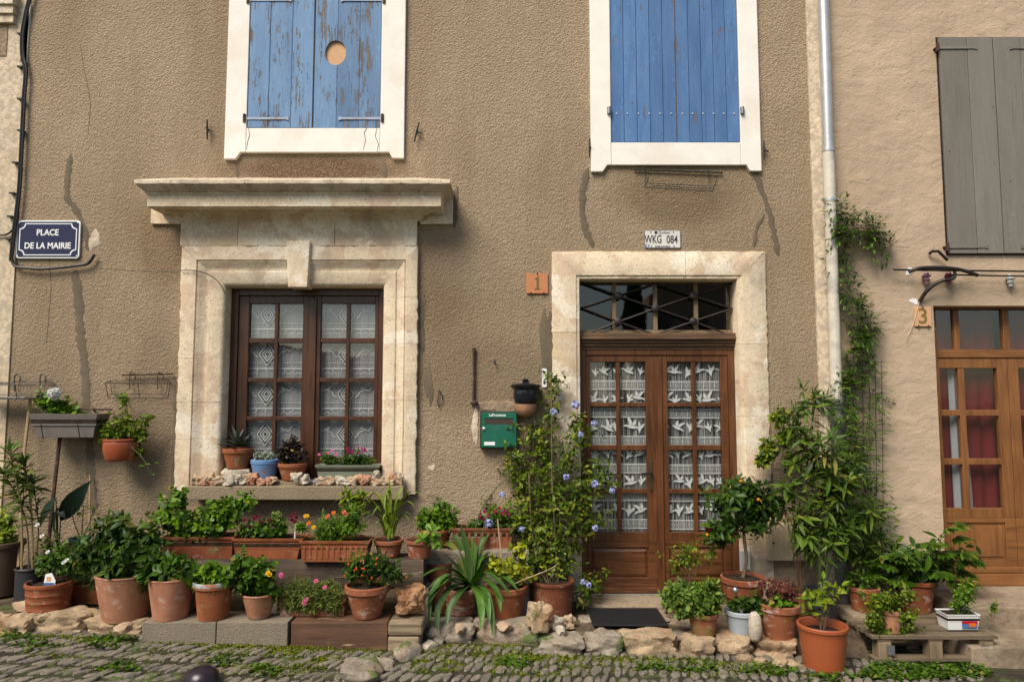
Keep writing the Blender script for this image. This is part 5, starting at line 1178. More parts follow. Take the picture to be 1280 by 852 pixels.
def put(parent, name, me, pos, size, facing=(0,-.7,.6)):
    o = bpy.data.objects.new(name, me); COL.objects.link(o); q = Vector(facing).to_track_quat('Z', 'Y').to_matrix().to_4x4()
    par(o, parent); o.matrix_basis = Matrix.Translation(Vector(pos)) @ q @ Matrix.Rotation(random.random()*6, 4, 'Z') @ Matrix.Scale(size, 4); return o
_sph = {}
def berry(parent, pos, r, mat, name='berry'):
    if mat not in _sph:
        m_ = MB(); m_.lathe([(.25,-.95),(.75,-.66),(1,0),(.78,.62),(.3,.93),(.08,.90)], (0,0,0), 9); ob = m_.build('tmp', mat, None, smooth=True); _sph[mat] = ob.data; bpy.data.objects.remove(ob)
    o = bpy.data.objects.new(name, _sph[mat]); COL.objects.link(o); par(o, parent); o.matrix_basis = Matrix.Translation(Vector(pos)) @ Matrix.Scale(r, 4); return o
def strapleaf(parent, pts, w, g, name='leaf', wprof=None):
    """long arching blade along a curve"""
    P = [Vector(p) for p in curve(pts, 5)]; m_ = len(P); mb_ = MB(); sec = []
    for i, p in enumerate(P):
        t = i/(m_-1); tg = (P[min(i+1,m_-1)]-P[max(i-1,0)]).normalized(); side = tg.cross(Vector((0,0,1)))
        if side.length < .15: side = Vector((1,.2,0))
        side = (side*.8+Vector((.55 if side.x >= 0 else -.55,0,0))).normalized(); side = (side-tg*side.dot(tg)).normalized()
        n = side.cross(tg); q = w*(.75+.35*math.sin(min(1, t*1.6)*math.pi*.6))*(1 if t < .55 else max(.03, 1-((t-.55)/.45)**1.7))
        sec.append([p-side*q/2+n*q*.18, p, p+side*q/2+n*q*.18])
    mb_.sweep(None, [[tuple(v) for v in s] for s in sec], cap=False)
    return mb_.build(name, m_leaf(*G[g][0], **{**G[g][1], 'obj': True}), parent, smooth=True, fixn=False)

# ------------------------------------------------------------------ pots
def pot(parent, c, rb, rt, h, mat, rim=.16, lip=.10, ridges=0, sy=1.0, soil=.88, wob=.006, belly=0, n=32, foot=0):
    th = rt*.085+.004; rh = h*rim; rl = rt; ri = rt*(1-lip) if rim else rt
    pr = [(rb*.92, 0), (rb, .004)]
    for k in range(1, 7):
        t = k/7; q = rb+(ri-rb)*t+belly*math.sin(t*math.pi)
        pr.append((q, (h-rh)*t))
        if ridges and k % 2: pr += [(q+.0035, (h-rh)*t+.004), (q+.0005, (h-rh)*t+.009)]
    pr += [(ri, h-rh-.004)]
    if rim: pr += [(rl-.006, h-rh), (rl, h-rh+.006), (rl, h-.006), (rl-.006, h)]
    else: pr += [(rt+.003, h-.006), (rt, h)]
    inn = rt-th; pr += [(inn+.004, h), (inn, h-.006), (inn-.002, h*soil-.02)]
    m_ = MB(); m_.lathe(pr, c, n, wob, sy); o = m_.build('pot', mat, parent, smooth=True)
    m_ = MB(); m_.lathe([(inn-.002, h*soil-.012), (inn*.8, h*soil), (inn*.4, h*soil+.006), (.004, h*soil+.008)], c, 20, .01, sy); m_.build('soil', 'soil', parent, smooth=True)
    return o
def potted(name, label, cx, base_y, base_w, rim_y, rim_w, plane, mat, cat='potted plant', group=None, Y=None, **kw):
    """pot measured from the photograph: front foot pixel on its support plane gives the depth"""
    if Y is None:
        p = onplane(cx, base_y, plane); rb = base_w/2*sc(p.y); p = onplane(cx, base_y, plane); Yc = p.y+rb*.96; z0 = None
    else: Yc = Y; rb = base_w/2*sc(Y)
    s_ = sc(Yc-rb*.5); rb = base_w/2*s_; rt = rim_w/2*s_
    X = RX(cx, (base_y+rim_y)/2, Yc); z0 = plane(X) if plane else RZ(base_y, Yc-rb)
    h = RZ(rim_y, Yc-rt)-z0
    e = thing(name, (X, Yc, z0), label, cat, group); pot(e, (X, Yc, z0), rb, rt, h, mat, **kw)
    return e, np.array((X, Yc, z0+h*kw.get('soil', .88))), Yc, rt
def trough(parent, x0, x1, bx0, bx1, y0, y1, z0, h, mat, rimh=.03, rimt=.012, flutes=0, th=.012):
    """tapered rectangular planter: rim extents x0..x1, foot bx0..bx1"""
    m_ = MB(); ti = (bx0-x0)*.6
    def ring(xa, xb, ya, yb, z): return [(xa,ya,z),(xb,ya,z),(xb,yb,z),(xa,yb,z)]
    zr = h-rimh; k = zr/h
    xa, xb = bx0+(x0+rimt-bx0)*k, bx1+(x1-rimt-bx1)*k; ya, yb = y0+ti*(1-k)+rimt, y1-ti*(1-k)-rimt
    rings = [ring(bx0,bx1,y0+ti+rimt,y1-ti-rimt,z0), ring(xa,xb,ya,yb,z0+zr), ring(xa-rimt*.8,xb+rimt*.8,ya-rimt*.8,yb+rimt*.8,z0+zr+.009), ring(x0,x1,y0,y1,z0+h), ring(x0+th,x1-th,y0+th,y1-th,z0+h), ring(x0+th*1.6,x1-th*1.6,y0+th*1.6,y1-th*1.6,z0+h*.5)]
    vs = [p for r_ in rings for p in r_]; fs = [(0,3,2,1)]+[(i*4+j, i*4+(j+1)%4, (i+1)*4+(j+1)%4, (i+1)*4+j) for i in range(len(rings)-1) for j in range(4)]+[(20,21,22,23)]
    m_.add(vs, fs); o = m_.build('planter', mat, parent, bevel=.0025, seg=2)
    so = MB(); so.box(x0+th*1.3, x1-th*1.3, y0+th*1.3, y1-th*1.3, z0+h*.6, z0+h*.92); so.build('soil', 'soil', parent)
    for i in range(flutes):
        f_ = MB(); xx = bx0+(bx1-bx0)*(i+.5)/flutes; yy = y0+ti+rimt
        f_.add([(xx-.012,yy+.0005,z0+h*.12),(xx+.012,yy+.0005,z0+h*.12),(xx+.013,ya+.002,z0+zr*.92),(xx-.013,ya+.002,z0+zr*.92),(xx-.006,yy-.005,z0+h*.15),(xx+.006,yy-.005,z0+h*.15),(xx+.006,ya-.004,z0+zr*.88),(xx-.006,ya-.004,z0+zr*.88)], [(0,1,5,4),(1,2,6,5),(2,3,7,6),(3,0,4,7),(4,5,6,7)]); f_.build('flute', mat, parent)
    return o
def planterpx(name, label, rx0, rx1, bx0, bx1, base_y, rim_y, depth, plane, mat, Yf=None, cat='planter', flutes=0, rimh=.03):
    if Yf is None: Yf = onplane((rx0+rx1)/2, base_y, plane).y
    z0 = plane((rx0-640)*sc(Yf)) if plane else RZ(base_y, Yf); h = RZ(rim_y, Yf)-z0; my = (base_y+rim_y)/2
    X = lambda p_: RX(p_, my, Yf)
    e = thing(name, ((X(rx0)+X(rx1))/2, Yf+depth/2, z0), label, cat)
    trough(e, X(rx0), X(rx1), X(bx0), X(bx1), Yf, Yf+depth, z0, h, mat, flutes=flutes, rimh=rimh)
    return e, Yf+depth/2, z0+h*.84
TC = {'orange': m_terra('terracotta_orange', (.40,.150,.065), lime=.38, moss=.1), 'pale': m_terra('terracotta_pale', (.52,.285,.185), lime=.5), 'pink': m_terra('terracotta_pink', (.55,.295,.20), lime=.35, moss=.1), 'brown': m_terra('terracotta_brown', (.235,.085,.042), lime=.45),
      'old': m_terra('terracotta_old', (.36,.145,.075), lime=.6), 'mossy': m_terra('terracotta_mossy', (.36,.165,.085), lime=.2, moss=.8), 'deep': m_terra('terracotta_deep', (.31,.105,.048), lime=.45, moss=.3), 'limed': m_terra('terracotta_limed', (.38,.16,.09), lime=.9),
      'plastic': m_plain('orange_plastic', (.33,.082,.028), .45, var=.12, scale=8), 'glazed': m_plain('glazed_brick_pot', (.30,.075,.030), .22, var=.15, scale=6), 'black': m_plain('black_plastic_pot', (.022,.023,.026), .5, var=.2), 'darkbrown': m_plain('dark_brown_pot', (.075,.038,.024), .6, var=.3),
      'greyblue': m_plain('grey_blue_paint', (.33,.37,.40), .6, var=.15, scale=12), 'bluepaint': m_plain('blue_chipped_pot', (.115,.235,.44), .65, var=.15, scale=14, rust=(.33,.13,.07)), 'greenbox': m_plain('grey_green_planter', (.20,.225,.165), .55, var=.15, scale=8),
      'greybox': m_plain('grey_plastic_planter', (.175,.150,.135), .5, var=.15, scale=8), 'teal': m_plain('teal_plastic', (.035,.13,.11), .5)}
# ------------------------------------------------------------------ shelves of timber and block under the window
SZ = lambda x: .215
t0 = onplane(268, 808, street); YB = t0.y
for a, b, lab in ((177,270,'grey concrete block carrying the pale pot, next to the kerb stones'), (270.5,360,'grey concrete block next to the brown sleeper')):
    m = MB(); m.box(RX(a,792,YB), RX(b,792,YB)-.004, YB, YB+.20, street(-2.4)-.06, .215); tag(m.build('concrete_block', 'concrete', None, bevel=.006), lab, 'concrete block')
lw = thing('timber_sleeper', (RX(430,790,YB), YB, street(-1.3)), 'low brown sleeper with a split pale end, lying beside the concrete blocks', 'timber')
m = MB(); m.box(RX(362,792,YB)+.004, RX(484,792,YB), YB+.012, YB+.22, street(-1.5)-.05, .212); m.build('beam', 'timber_red', lw, bevel=.008)
zc_ = RZ(795,YB)
for z0, z1, dx in ((street(-1.1)-.03, zc_-.004, -.02), (zc_, .211, 0)):
    m = MB(); m.box(RX(484,792,YB)+.002, RX(528,792,YB)+dx, YB+.004, YB+.21, z0, z1); m.build('split_end', 'timber_end', lw, bevel=.022, seg=3)
UY = -.62; UZ = RZ(700, UY); ub0 = RZ(736, UY)
up_ = thing('timber_sleeper', (RX(430,715,UY), UY, ub0), 'weathered grey sleeper raised as a shelf under the window sill', 'timber')
m = MB(); n = 40; x0, x1 = RX(196,715,UY), RX(529,715,UY); secs = []
for i in range(n+1):
    x = x0+(x1-x0)*i/n; j = [random.uniform(-.004,.004) for _ in range(8)]
    secs.append([(x,UY+.012+j[0],ub0),(x,UY+j[1],ub0+.02),(x,UY+.004+j[2],ub0+.09),(x,UY+j[3],UZ-.02),(x,UY+.014+j[4],UZ+j[5]*.3),(x,UY+.24,UZ),(x,UY+.24,ub0),(x,UY+.012+j[0],ub0)])
m.sweep(None, secs); m.build('beam', 'timber', up_, smooth=True)
for k, px in enumerate((215, 330, 455, 520)):
    m = MB(); x = RX(px,740,UY); m.box(x-.09, x+.09, UY+.03, UY+.21, terrace(x)-.03, ub0-.001); tag(m.build('support_block', 'concrete', None, bevel=.006), 'grey block carrying the raised sleeper behind the '+('pale pink cylinder pot', 'round leaved yellow green bush', 'berry bush pot', 'rugged orange rock')[k], 'concrete block', 'blocks under the raised sleeper')
SH = lambda x: UZ
# ------------------------------------------------------------------ left corner
e, b, Y, rt = potted('potted_plant', 'dark brown glazed pot of yellow green leaves against the cream house', 2, 748, 38, 681, 48, terrace, TC['darkbrown'], rim=.1, soil=.9)
shrub(e, b, [(4,660,18,24)], Y, .10, 26, 9, .05, 'ovate', 'lime', up=.8)
e, b, Y, rt = potted('potted_oleander', 'tall oleander on bare canes in a black plastic pot', 36, 762, 30, 712, 33, terrace, TC['black'], rim=.06, soil=.92)
canes = [[(27,712),(27,640),(20,600),(12,562)], [(41,712),(40,650),(36,610),(30,580)], [(36,712),(34,660),(22,620),(3,590)], [(44,712),(48,660),(44,620),(40,600)]]
fr = []; st = []
for ci, cpx in enumerate(canes):
    P = [np.array(v[:]) for v in curve([at(x,y,Y+.05*(ci-1.5)-.04*k) for k,(x,y) in enumerate(cpx)], 8)]; st.append(P); n = len(P)
    for i in range(int(n*.38), n):
        t = i/n; ax = nrmz(P[min(i+1,n-1)]-P[max(0,i-1)]); whorl(fr, P[i], ax, 3, .150, .1+.4*t, .4+.6*t, .0, 1.0, .25, 2.09)
    whorl(fr, P[-1], ax, 10, .13, .2, 1.25, .05)
leaves(e, 'leaf', 'lance', fr, G['olean'], obj=True); stemset(e, st[:2], 'cane', .008, .004, 6, 'cane'); stemset(e, st[2:], 'bark', .005, .003, 5)
e, b, Y, rt = potted('potted_plant', 'brown clay bowl with small white flowers and a plant tag', 61, 770, 46, 733, 53, terrace, TC['deep'], rim=.14, lip=.05, ridges=1, soil=.9)
shrub(e, b, [(68,695,24,28),(86,705,14,20),(52,705,12,16)], Y+.02, .12, 46, 9, .042, 'ovate', 'mid', up=.5, r0=.004)
wf = flower_mesh('white_flower', 'f_whitef', 6, .5, .3, layers=2)
for x, y in ((47,656),(53,670),(80,703),(84,700),(60,690)): put(e, 'flower', wf, px3(x,y,Y-.1), .022*1.6)
m = MB(); c = px3(62,725,Y-.06); m.prism([(c[0]-.045,c[2]-.05),(c[0]+.04,c[2]-.055),(c[0]+.045,c[2]+.0),(c[0]+.015,c[2]+.055),(c[0]-.03,c[2]+.045)], c[1]-.003, c[1]); m.build('plant_tag', 'enamel', e)
m = MB(); m.box(c[0]-.042,c[0]+.038,c[1]-.0045,c[1]-.0032,c[2]-.05,c[2]-.015); m.build('tag_print', 'inkblue', e)
m = MB(); m.box(c[0]-.02,c[0]+.012,c[1]-.0045,c[1]-.0032,c[2]-.005,c[2]+.028); m.build('tag_picture', 'tile3', e)
e, Y, zs = planterpx('planter', 'low brick red trough behind the clay bowl and the big bush', 84, 128, 86, 126, 757, 731, .2, terrace, TC['deep'])
shrub(e, (RX(105,740,Y),Y,zs), [(100,700,18,18)], Y, .06, 14, 8, .05, 'ovate', 'mid', up=.7)
e, b, Y, rt = potted('potted_bush', 'big dark leaved bush in a wide pale terracotta pot', 158, 780, 52, 724, 72, terrace, TC['pale'], rim=0, soil=.9)
shrub(e, b, [(150,682,50,42,1.2,.26),(116,692,30,36,1,.2),(178,688,26,40,1,.2),(150,716,46,18,.8,.24),(140,655,30,18,.8,.2)], Y-.02, .24, 120, 9, .080, 'ellip', 'dark', obj=True, up=.45, e0=-.35, e1=1.0, along=.05, extra=1)
fr = []
for x, y in ((90,638),(100,632),(112,633),(104,640),(118,640)): whorl(fr, px3(x,y,-.30), V3(0,-.2,1), 7, .05, -.1, .9, .02)
e = thing('potted_plant', (RX(104,735,-.28),-.28,terrace(-3.3)), 'spindly plant with yellow green rosettes on bare stems in a teal pot', 'potted plant'); X = RX(102,668,-.28)
z0 = terrace(X); hh = RZ(672,-.30)-z0; m = MB(); m.lathe([(.07,0),(.085,hh-.02),(.09,hh-.02),(.09,hh),(.08,hh),(.078,hh-.03)], (X,-.28,z0), 20); m.build('pot', TC['teal'], e, smooth=True)
leaves(e, 'leaf', 'obov', fr, G['lime']); stemset(e, [bez(V3(X,-.28,z0+hh-.02), px3(x,y+12,-.28), px3(x,y,-.30)) for x,y in ((90,638),(104,632),(116,636))], 'redstem', .005, .003)
# big dark leaved plant behind
e = thing('broadleaf_plant', (RX(72,740,-.3),-.30,terrace(-3.7)), 'plant with very large dark drooping leaves in a small black pot by the wall', 'potted plant')
X = RX(72,700,-.3); z0 = terrace(X); pot(e, (X,-.30,z0), .08, .1, .16, TC['black'], rim=.08); top_ = V3(X,-.30,z0+.14)
for (tx, ty, bx_, by_, L_, nx_) in ((104,607,76,650,.30,.5), (44,655,70,622,.26,-.3), (62,668,72,634,.28,-.9), (80,645,72,635,.2,.3)):
    a = px3(bx_,by_,-.30); d = px3(tx,ty,-.36)-a; fr = [(a, d, V3(nx_,-1,.5), np.linalg.norm(d)*1.05, 1.0)]; leaves(e, 'leaf', 'ellip', fr, G['vdark'], obj=True); stemset(e, [bez(top_, (top_+a)/2+V3(0,0,.1), a)], 'greenstem', .006, .004)
# ------------------------------------------------------------------ row on the blocks
e, b, Y, rt = potted('potted_plant', 'pale pink cylinder pot of glossy oval leaves on the concrete block', 214, 777, 40, 727, 55, SZ, TC['pink'], rim=0, soil=.9)
shrub(e, b, [(212,708,30,16,1,.15),(190,718,12,10,.6,.08)], Y-.03, .14, 34, 8, .092, 'ovate', 'mid', obj=True, grow=1.25, up=.6, e0=-.3, e1=.9)
e, b, Y, rt = potted('potted_plant', 'terracotta pot with a grey painted band at its rim', 267, 777, 35, 731, 48, SZ, TC['orange'], rim=.18, soil=.9)
s_ = WM[e.name]; m = MB(); hh = b[2]-s_.z; m.lathe([(rt+.0008,hh*1.136-.002),(rt+.002,hh*1.12),(rt+.002,hh*1.02),(rt+.0008,hh*1.0)], (s_.x,s_.y,s_.z), 32); m.f = m.f[:-2]; m.build('painted_band', m_plain('flaking_grey_paint', (.36,.39,.39), .7, rust=(.38,.15,.075), scale=14), e, smooth=True, fixn=False)
shrub(e, b, [(266,718,22,12,1,.12),(250,725,10,8,.5,.05)], Y-.03, .12, 22, 8, .085, 'ovate', 'bright', obj=True, grow=1.25, up=.6, e0=-.3, e1=.8)
e, b, Y, rt = potted('potted_plant', 'leaning tapered clay pot with a round leaved yellow green bush', 324, 775, 25, 746, 42, SZ, TC['pale'], rim=0, soil=.9)
shrub(e, b, [(315,722,30,28,1,.14),(300,705,14,14,1,.1),(332,738,14,16,.8,.1)], Y-.03, .13, 46, 8, .048, 'round', 'mid', obj=True, up=.4, grow=1.25)
for x, y in ((335,716),(337,718)): put(e, 'flower', flower_mesh('yellow_flower', 'f_yellowf', 8, .5, .2, layers=2), px3(x,y,Y-.14), .035)
e, Y, zs = planterpx('planter', 'terracotta trough of fine grey green pinks with pink flowers', 346, 432, 349, 429, 771, 748, .17, SZ, TC['old'])
shrub(e, (RX(389,750,Y),Y,zs), [(388,742,44,18,1,.1),(370,735,22,16,1,.1),(410,738,22,18,1,.1),(360,752,16,14,1,.08),(418,755,14,16,1,.08),(385,752,40,14,1,.1)], Y-.06, .12, 280, 10, .028, 'needle', 'grey', up=.9, e0=.2, e1=1.3, ws=1.6, along=.03, r0=.002, stem='greenstem')
pf = flower_mesh('pink_flower', 'f_pink', 6, .5, .25, layers=2)
for x, y in ((351,718),(352,720),(395,726),(406,734),(383,749),(381,754),(380,752)): put(e, 'flower', pf, px3(x,y,Y-.16), .034)
e, b, Y, rt = potted('potted_berry_bush', 'terracotta rimmed pot of dark small leaves dotted with orange berries on the sleeper', 459, 775, 33, 737, 55, SZ, TC['old'], rim=.22, lip=.09, soil=.92)
shrub(e, b, [(462,708,36,24,1,.18),(490,715,20,16,.8,.1),(440,715,14,16,.8,.1)], Y-.02, .17, 60, 8, .045, 'ellip', 'dark', obj=True, up=.5, limit=300)
for i in range(13): berry(e, px3(459+rng.uniform(-30,52), 706+rng.uniform(-16,18), Y-.15), .0075, 'f_berry')
# ------------------------------------------------------------------ row on the raised sleeper
e, Y, zs = planterpx('planter', 'brown terracotta trough overflowing with bright green geranium foliage', 199, 292, 203, 288, 699, 671, .2, SH, TC['deep'])
bb = (RX(245,680,Y),Y,zs)
shrub(e, bb, [(212,640,28,26,1,.16),(222,620,14,14,1,.08),(268,645,32,24,1,.16),(250,658,40,16,1,.16),(305,626,12,16,.8,.08),(285,632,20,16,1,.1),(225,668,20,8,.8,.14),(262,668,18,8,.8,.14)], Y-.03, .15, 130, 8, .040, 'round', 'bright', up=.6, r0=.004, stem='greenstem', grow=1.2)
e, Y, zs = planterpx('planter', 'clean orange terracotta trough with dark red flowers and a white plant stick', 288, 378, 293, 370, 700, 673, .19, SH, TC['orange'])
bb = (RX(325,680,Y),Y,zs)
shrub(e, bb, [(322,662,26,12,1,.12),(350,660,12,10,.8,.08)], Y-.02, .1, 56, 7, .034, 'round', 'mid', up=.5, stem='greenstem', r0=.002)
shrub(e, bb, [(345,648,14,8,1,.08)], Y+.02, .08, 16, 8, .03, 'round', 'grey', up=.5, stem='greenstem', r0=.002)
cf = flower_mesh('crimson_flower', 'f_crimson', 5, .5, .3, layers=2)
for x, y in ((306,650),(318,648),(326,652),(312,658),(322,646),(336,650),(364,645),(368,642),(371,647),(365,650),(369,652)): put(e, 'flower', cf, px3(x,y,Y-.08), .036)
m = MB(); p0, p1 = px3(368,672,Y-.02), px3(370,654,Y-.02); m.tube([tuple(p0-V3(0,0,.06)), tuple(p1)], .006, 6); m.build('plant_stick', 'enamel', e)
e, Y, zs = planterpx('planter', 'fluted terracotta trough with feathery green leaves and orange and yellow flowers', 373, 462, 376, 456, 703, 676, .19, SH, TC['orange'], flutes=11)
bb = (RX(420,680,Y),Y,zs)
shrub(e, bb, [(424,656,36,22,1,.15),(440,640,18,16,1,.1),(405,664,20,14,1,.1),(375,655,14,10,.6,.08)], Y-.03, .14, 150, 10, .032, 'needle', 'bright', up=.7, ws=2.2, e0=.0, e1=1.2, r0=.003, stem='greenstem')
for nm, pts in (('orange',((417,641),(386,654),(409,646))), ('yellowf',((384,645),(392,659),(382,645))), ('coral',((430,640),(410,645),(432,643)))):
    f_ = flower_mesh(nm+'_daisy', 'f_'+nm, 9, .5, .25, layers=2)
    for x, y in pts: put(e, 'flower', f_, px3(x,y,Y-.13), .034)
e, b, Y, rt = potted('potted_plant', 'small clay pot with tall pale yellow green leaves behind the fluted trough', 442, 697, 26, 674, 32, None, TC['orange'], Y=-.42, soil=.9)
WM_ = WM[e.name]
shrub(e, b, [(437,618,10,12,1,.05),(452,620,9,12,1,.05),(440,640,14,12,1,.06)], -.42, .06, 11, 6, .075, 'ovate', 'lime', obj=True, up=1.2, e0=.2, e1=1.2, ws=.8)
e, b, Y, rt = potted('potted_aloe', 'small terracotta pot of arching striped aloe leaves on the raised sleeper', 486, 698, 25, 677, 37, SH, TC['old'], rim=.25, soil=.9)
for k in range(26):
    a = rng.uniform(0,6.28); le = rng.uniform(.20,.42); r_ = rng.uniform(.35,1.0)*le*.85; d = V3(math.cos(a), math.sin(a)*.7-.1, 0); hh = le*rng.uniform(.55,1.0)
    stp = b+V3(rng.uniform(-.03,.03),rng.uniform(-.03,.03),rng.uniform(0,.08))
    strapleaf(e, [stp, stp+d*r_*.25+V3(0,0,hh*.6), stp+d*r_*.65+V3(0,0,hh*.9), stp+d*r_+V3(0,0,hh*rng.uniform(.5,.85))], .020, 'aloe')
strapleaf(e, [b, px3(487,640,Y-.04), px3(488,615,Y-.05), px3(486,598,Y-.05)], .024, 'aloe')
e, b, Y, rt = potted('potted_succulent', 'clay pot with a flat pale green rosette succulent at the end of the raised sleeper', 524, 699, 26, 677, 34, SH, TC['old'], rim=.22, soil=.9)
fr = []
for x, y, L_ in ((540,664,.10),(528,672,.07),(545,676,.06)): whorl(fr, px3(x,y,Y-.08), V3(.1,-.5,.7), 16, L_, -.2, 1.0, .02, 1.0, .1)
leaves(e, 'leaf', 'obov', fr, G['rosette'], obj=True)
# pot with bright bush behind it, and trough with magenta flowers, both on a stone ledge
LZ = RZ(688,-.40)
m = MB(); m.box(RX(515,700,-.42), RX(662,700,-.42), -.40, -.02, terrace(-.2)-.03, LZ); tag(m.build('stone_ledge', 'rock_grey', None, bevel=.02), 'stone ledge against the wall behind the strap leaved plant', 'stone ledge')
LD = lambda x: LZ
e, b, Y, rt = potted('potted_bush', 'brown pot with a dome of bright green leaves beside the magenta flower trough', 545, 688, 30, 664, 40, LD, TC['deep'], rim=.2, soil=.9, Y=-.24)
shrub(e, b, [(549,648,26,24,1,.13),(530,650,12,14,.8,.08)], Y-.02, .13, 52, 8, .055, 'obov', 'bright', obj=True, up=.5)
e, Y, zs = planterpx('planter', 'old fluted terracotta trough with magenta cyclamen against the wall', 563, 643, 567, 638, 686, 660, .18, None, TC['old'], Yf=-.34, flutes=9)
bb = (RX(608,670,Y),Y,zs)
shrub(e, bb, [(610,654,28,9,1,.08),(635,654,10,8,.6,.06)], Y-.02, .08, 34, 6, .042, 'round', 'dark', up=.5, stem='redstem', r0=.002)
mf = flower_mesh('magenta_flower', 'f_magenta', 5, .5, .8, layers=2); mf.materials[0] = M['f_magenta']
for x, y in ((601,643),(606,640),(610,646),(604,650),(624,636),(631,640),(634,644),(620,641),(600,648),(627,643)): put(e, 'flower', mf, px3(x,y,Y-.05), .045, (random.uniform(-.4,.4),-.6,.8))
# ------------------------------------------------------------------ between the window and the door
e, b, Y, rt = potted('potted_agapanthus', 'ribbed lime stained pot of long arching dark green strap leaves', 576, 773, 32, 739, 41, terrace, TC['limed'], rim=.2, lip=.04, ridges=1, soil=.93)
A = [((585,728),(572,700),(552,690),(531,694)), ((585,728),(565,712),(545,712),(524,722)), ((584,730),(562,722),(545,738),(533,760)), ((586,730),(564,735),(548,760),(547,790)), ((586,728),(570,690),(556,676),(540,668)), ((587,726),(578,690),(570,672),(566,660)),
     ((588,724),(584,690),(580,672),(576,656)), ((590,726),(590,705),(586,690),(580,684)), ((592,728),(600,710),(612,702),(626,705)), ((592,728),(604,722),(618,735),(630,752)), ((592,730),(606,738),(614,765),(616,795)), ((590,732),(598,745),(602,765),(601,787)),
     ((592,728),(604,716),(622,725),(640,745)), ((590,726),(602,696),(616,688),(632,694)), ((586,728),(560,705),(540,700),(526,712)), ((588,728),(592,700),(592,684),(588,672)), ((585,730),(570,728),(552,722),(536,735)), ((590,728),(606,706),(620,712),(628,726)), ((588,726),(574,706),(556,702),(540,708)), ((590,730),(610,728),(622,742),(626,765)), ((586,728),(560,718),(540,742),(538,775)), ((588,728),(576,698),(564,684),(548,680)), ((589,726),(596,696),(604,676),(612,668)), ((584,729),(566,724),(548,732),(530,748)), ((591,729),(612,716),(632,722),(648,738)), ((586,727),(568,700),(548,686),(528,684)), ((588,726),(584,696),(574,680),(562,672)), ((590,728),(600,700),(618,696),(636,712)), ((587,730),(574,742),(562,762),(558,784)), ((591,731),(604,742),(610,758),(612,778))]
for k, P in enumerate(A):
    dy = -.02-.10*rng.random() if P[-1][1] > 715 else .02+.08*rng.random()
    strapleaf(e, [px3(P[0][0],P[0][1],Y)]+[px3(x,y,(Y-rt-.03-.07*(j+1)) if P[-1][1] > 740 else Y+dy*(j+1)*.8) for j,(x,y) in enumerate(P[1:])], .040+.014*rng.random(), 'strap')
for P in (((590,724),(592,680),(600,640),(620,610),(636,596)), ((592,724),(596,690),(606,655),(614,630))):
    stemset(e, [curve([px3(x,y,Y-.02*j) for j,(x,y) in enumerate(P)])], 'greenstem', .006, .004, 6, 'flower_stalk')
e, b, Y, rt = potted('potted_jade', 'orange terracotta pot of sparse round yellow green leaves on pale twigs', 633, 779, 36, 738, 52, terrace, TC['orange'], rim=.18, lip=.07, soil=.93)
shrub(e, b, [(632,708,24,18,1,.12),(655,715,12,12,.6,.08),(618,706,10,14,.6,.06),(650,690,10,12,.6,.05)], Y-.02, .12, 24, 6, .050, 'round', 'yellow', obj=True, up=.5, stem='cane', r0=.006, e0=-.1, e1=.8, ws=.95)
m = MB(); m.tube([tuple(b), tuple(px3(627,700,Y)), tuple(px3(622,648,Y+.05))], .006, 6); m.build('support_stick', 'cane', e)
stemset(e, [curve([b, px3(660,722,Y-.1), px3(685,712,Y-.12), px3(698,704,Y-.13)])], 'cane', .006, .003, 5, 'twig')
fr = []
for x, y in ((688,708),(696,700),(680,705),(700,710),(690,695)): whorl(fr, px3(x,y,Y-.13), V3(0,-.3,1), 3, .04, 0, .8)
leaves(e, 'leaf', 'round', fr, G['yellow'], obj=True)
e, b, Y, rt = potted('potted_plumbago', 'tall climbing plant with pale blue flowers in a big brown pot beside the door', 691, 776, 46, 731, 54, terrace, TC['brown'], rim=.10, lip=.05, soil=.92)
cl = [[(688,728),(686,680),(682,620),(684,560),(690,500),(694,470)], [(694,728),(698,680),(700,620),(712,570),(735,545)], [(684,728),(672,690),(662,640),(648,600),(636,572)], [(690,728),(690,690),(696,640),(730,600),(752,580)], [(686,728),(676,680),(676,620),(668,570),(660,530)], [(696,728),(708,700),(735,660),(750,640)], [(688,728),(680,700),(650,650),(632,640),(612,634)], [(690,730),(702,690),(716,640),(722,610)], [(690,728),(700,640),(690,590),(672,540)], [(690,728),(715,660),(738,620),(760,600)], [(688,728),(690,640),(710,560),(722,520)], [(684,728),(660,690),(645,655),(650,620)], [(690,728),(684,650),(660,600),(645,560)], [(694,728),(720,740),(740,728),(748,722)]]
fr = []; st = []
for ci, cpx in enumerate(cl):
    P = [np.array(v[:]) for v in curve([at(x,y,min(-.08, Y+.30*min(1,k/2.5)+.03*rng.normal())) for k,(x,y) in enumerate(cpx)], 10)]; st.append(P)
    for i in range(6, len(P)):
        for q in range(3 if ci < 13 else 2):
            d = V3(rng.normal(0,1), rng.normal(-.35,.7), rng.normal(.1,.7)); tw = nrmz(d)*rng.uniform(.02,.16); tip = P[i]+tw
            st.append([P[i], P[i]+tw*.6+V3(0,0,.01), tip]) if rng.random() < .35 else None
            whorl(fr, tip, nrmz(tw+V3(0,0,.05)), 5, .050, -.1, .9, .03, 1.15)
leaves(e, 'leaf', 'ellip', fr, ((G['plumb'][0]), G['plumb'][1]), obj=True, limit=300)
stemset(e, [s for s in st], 'bark', .0035, .0015, 4)
bf = umbel_mesh('blue_umbel', 'f_bluef', 9, .5, .34)
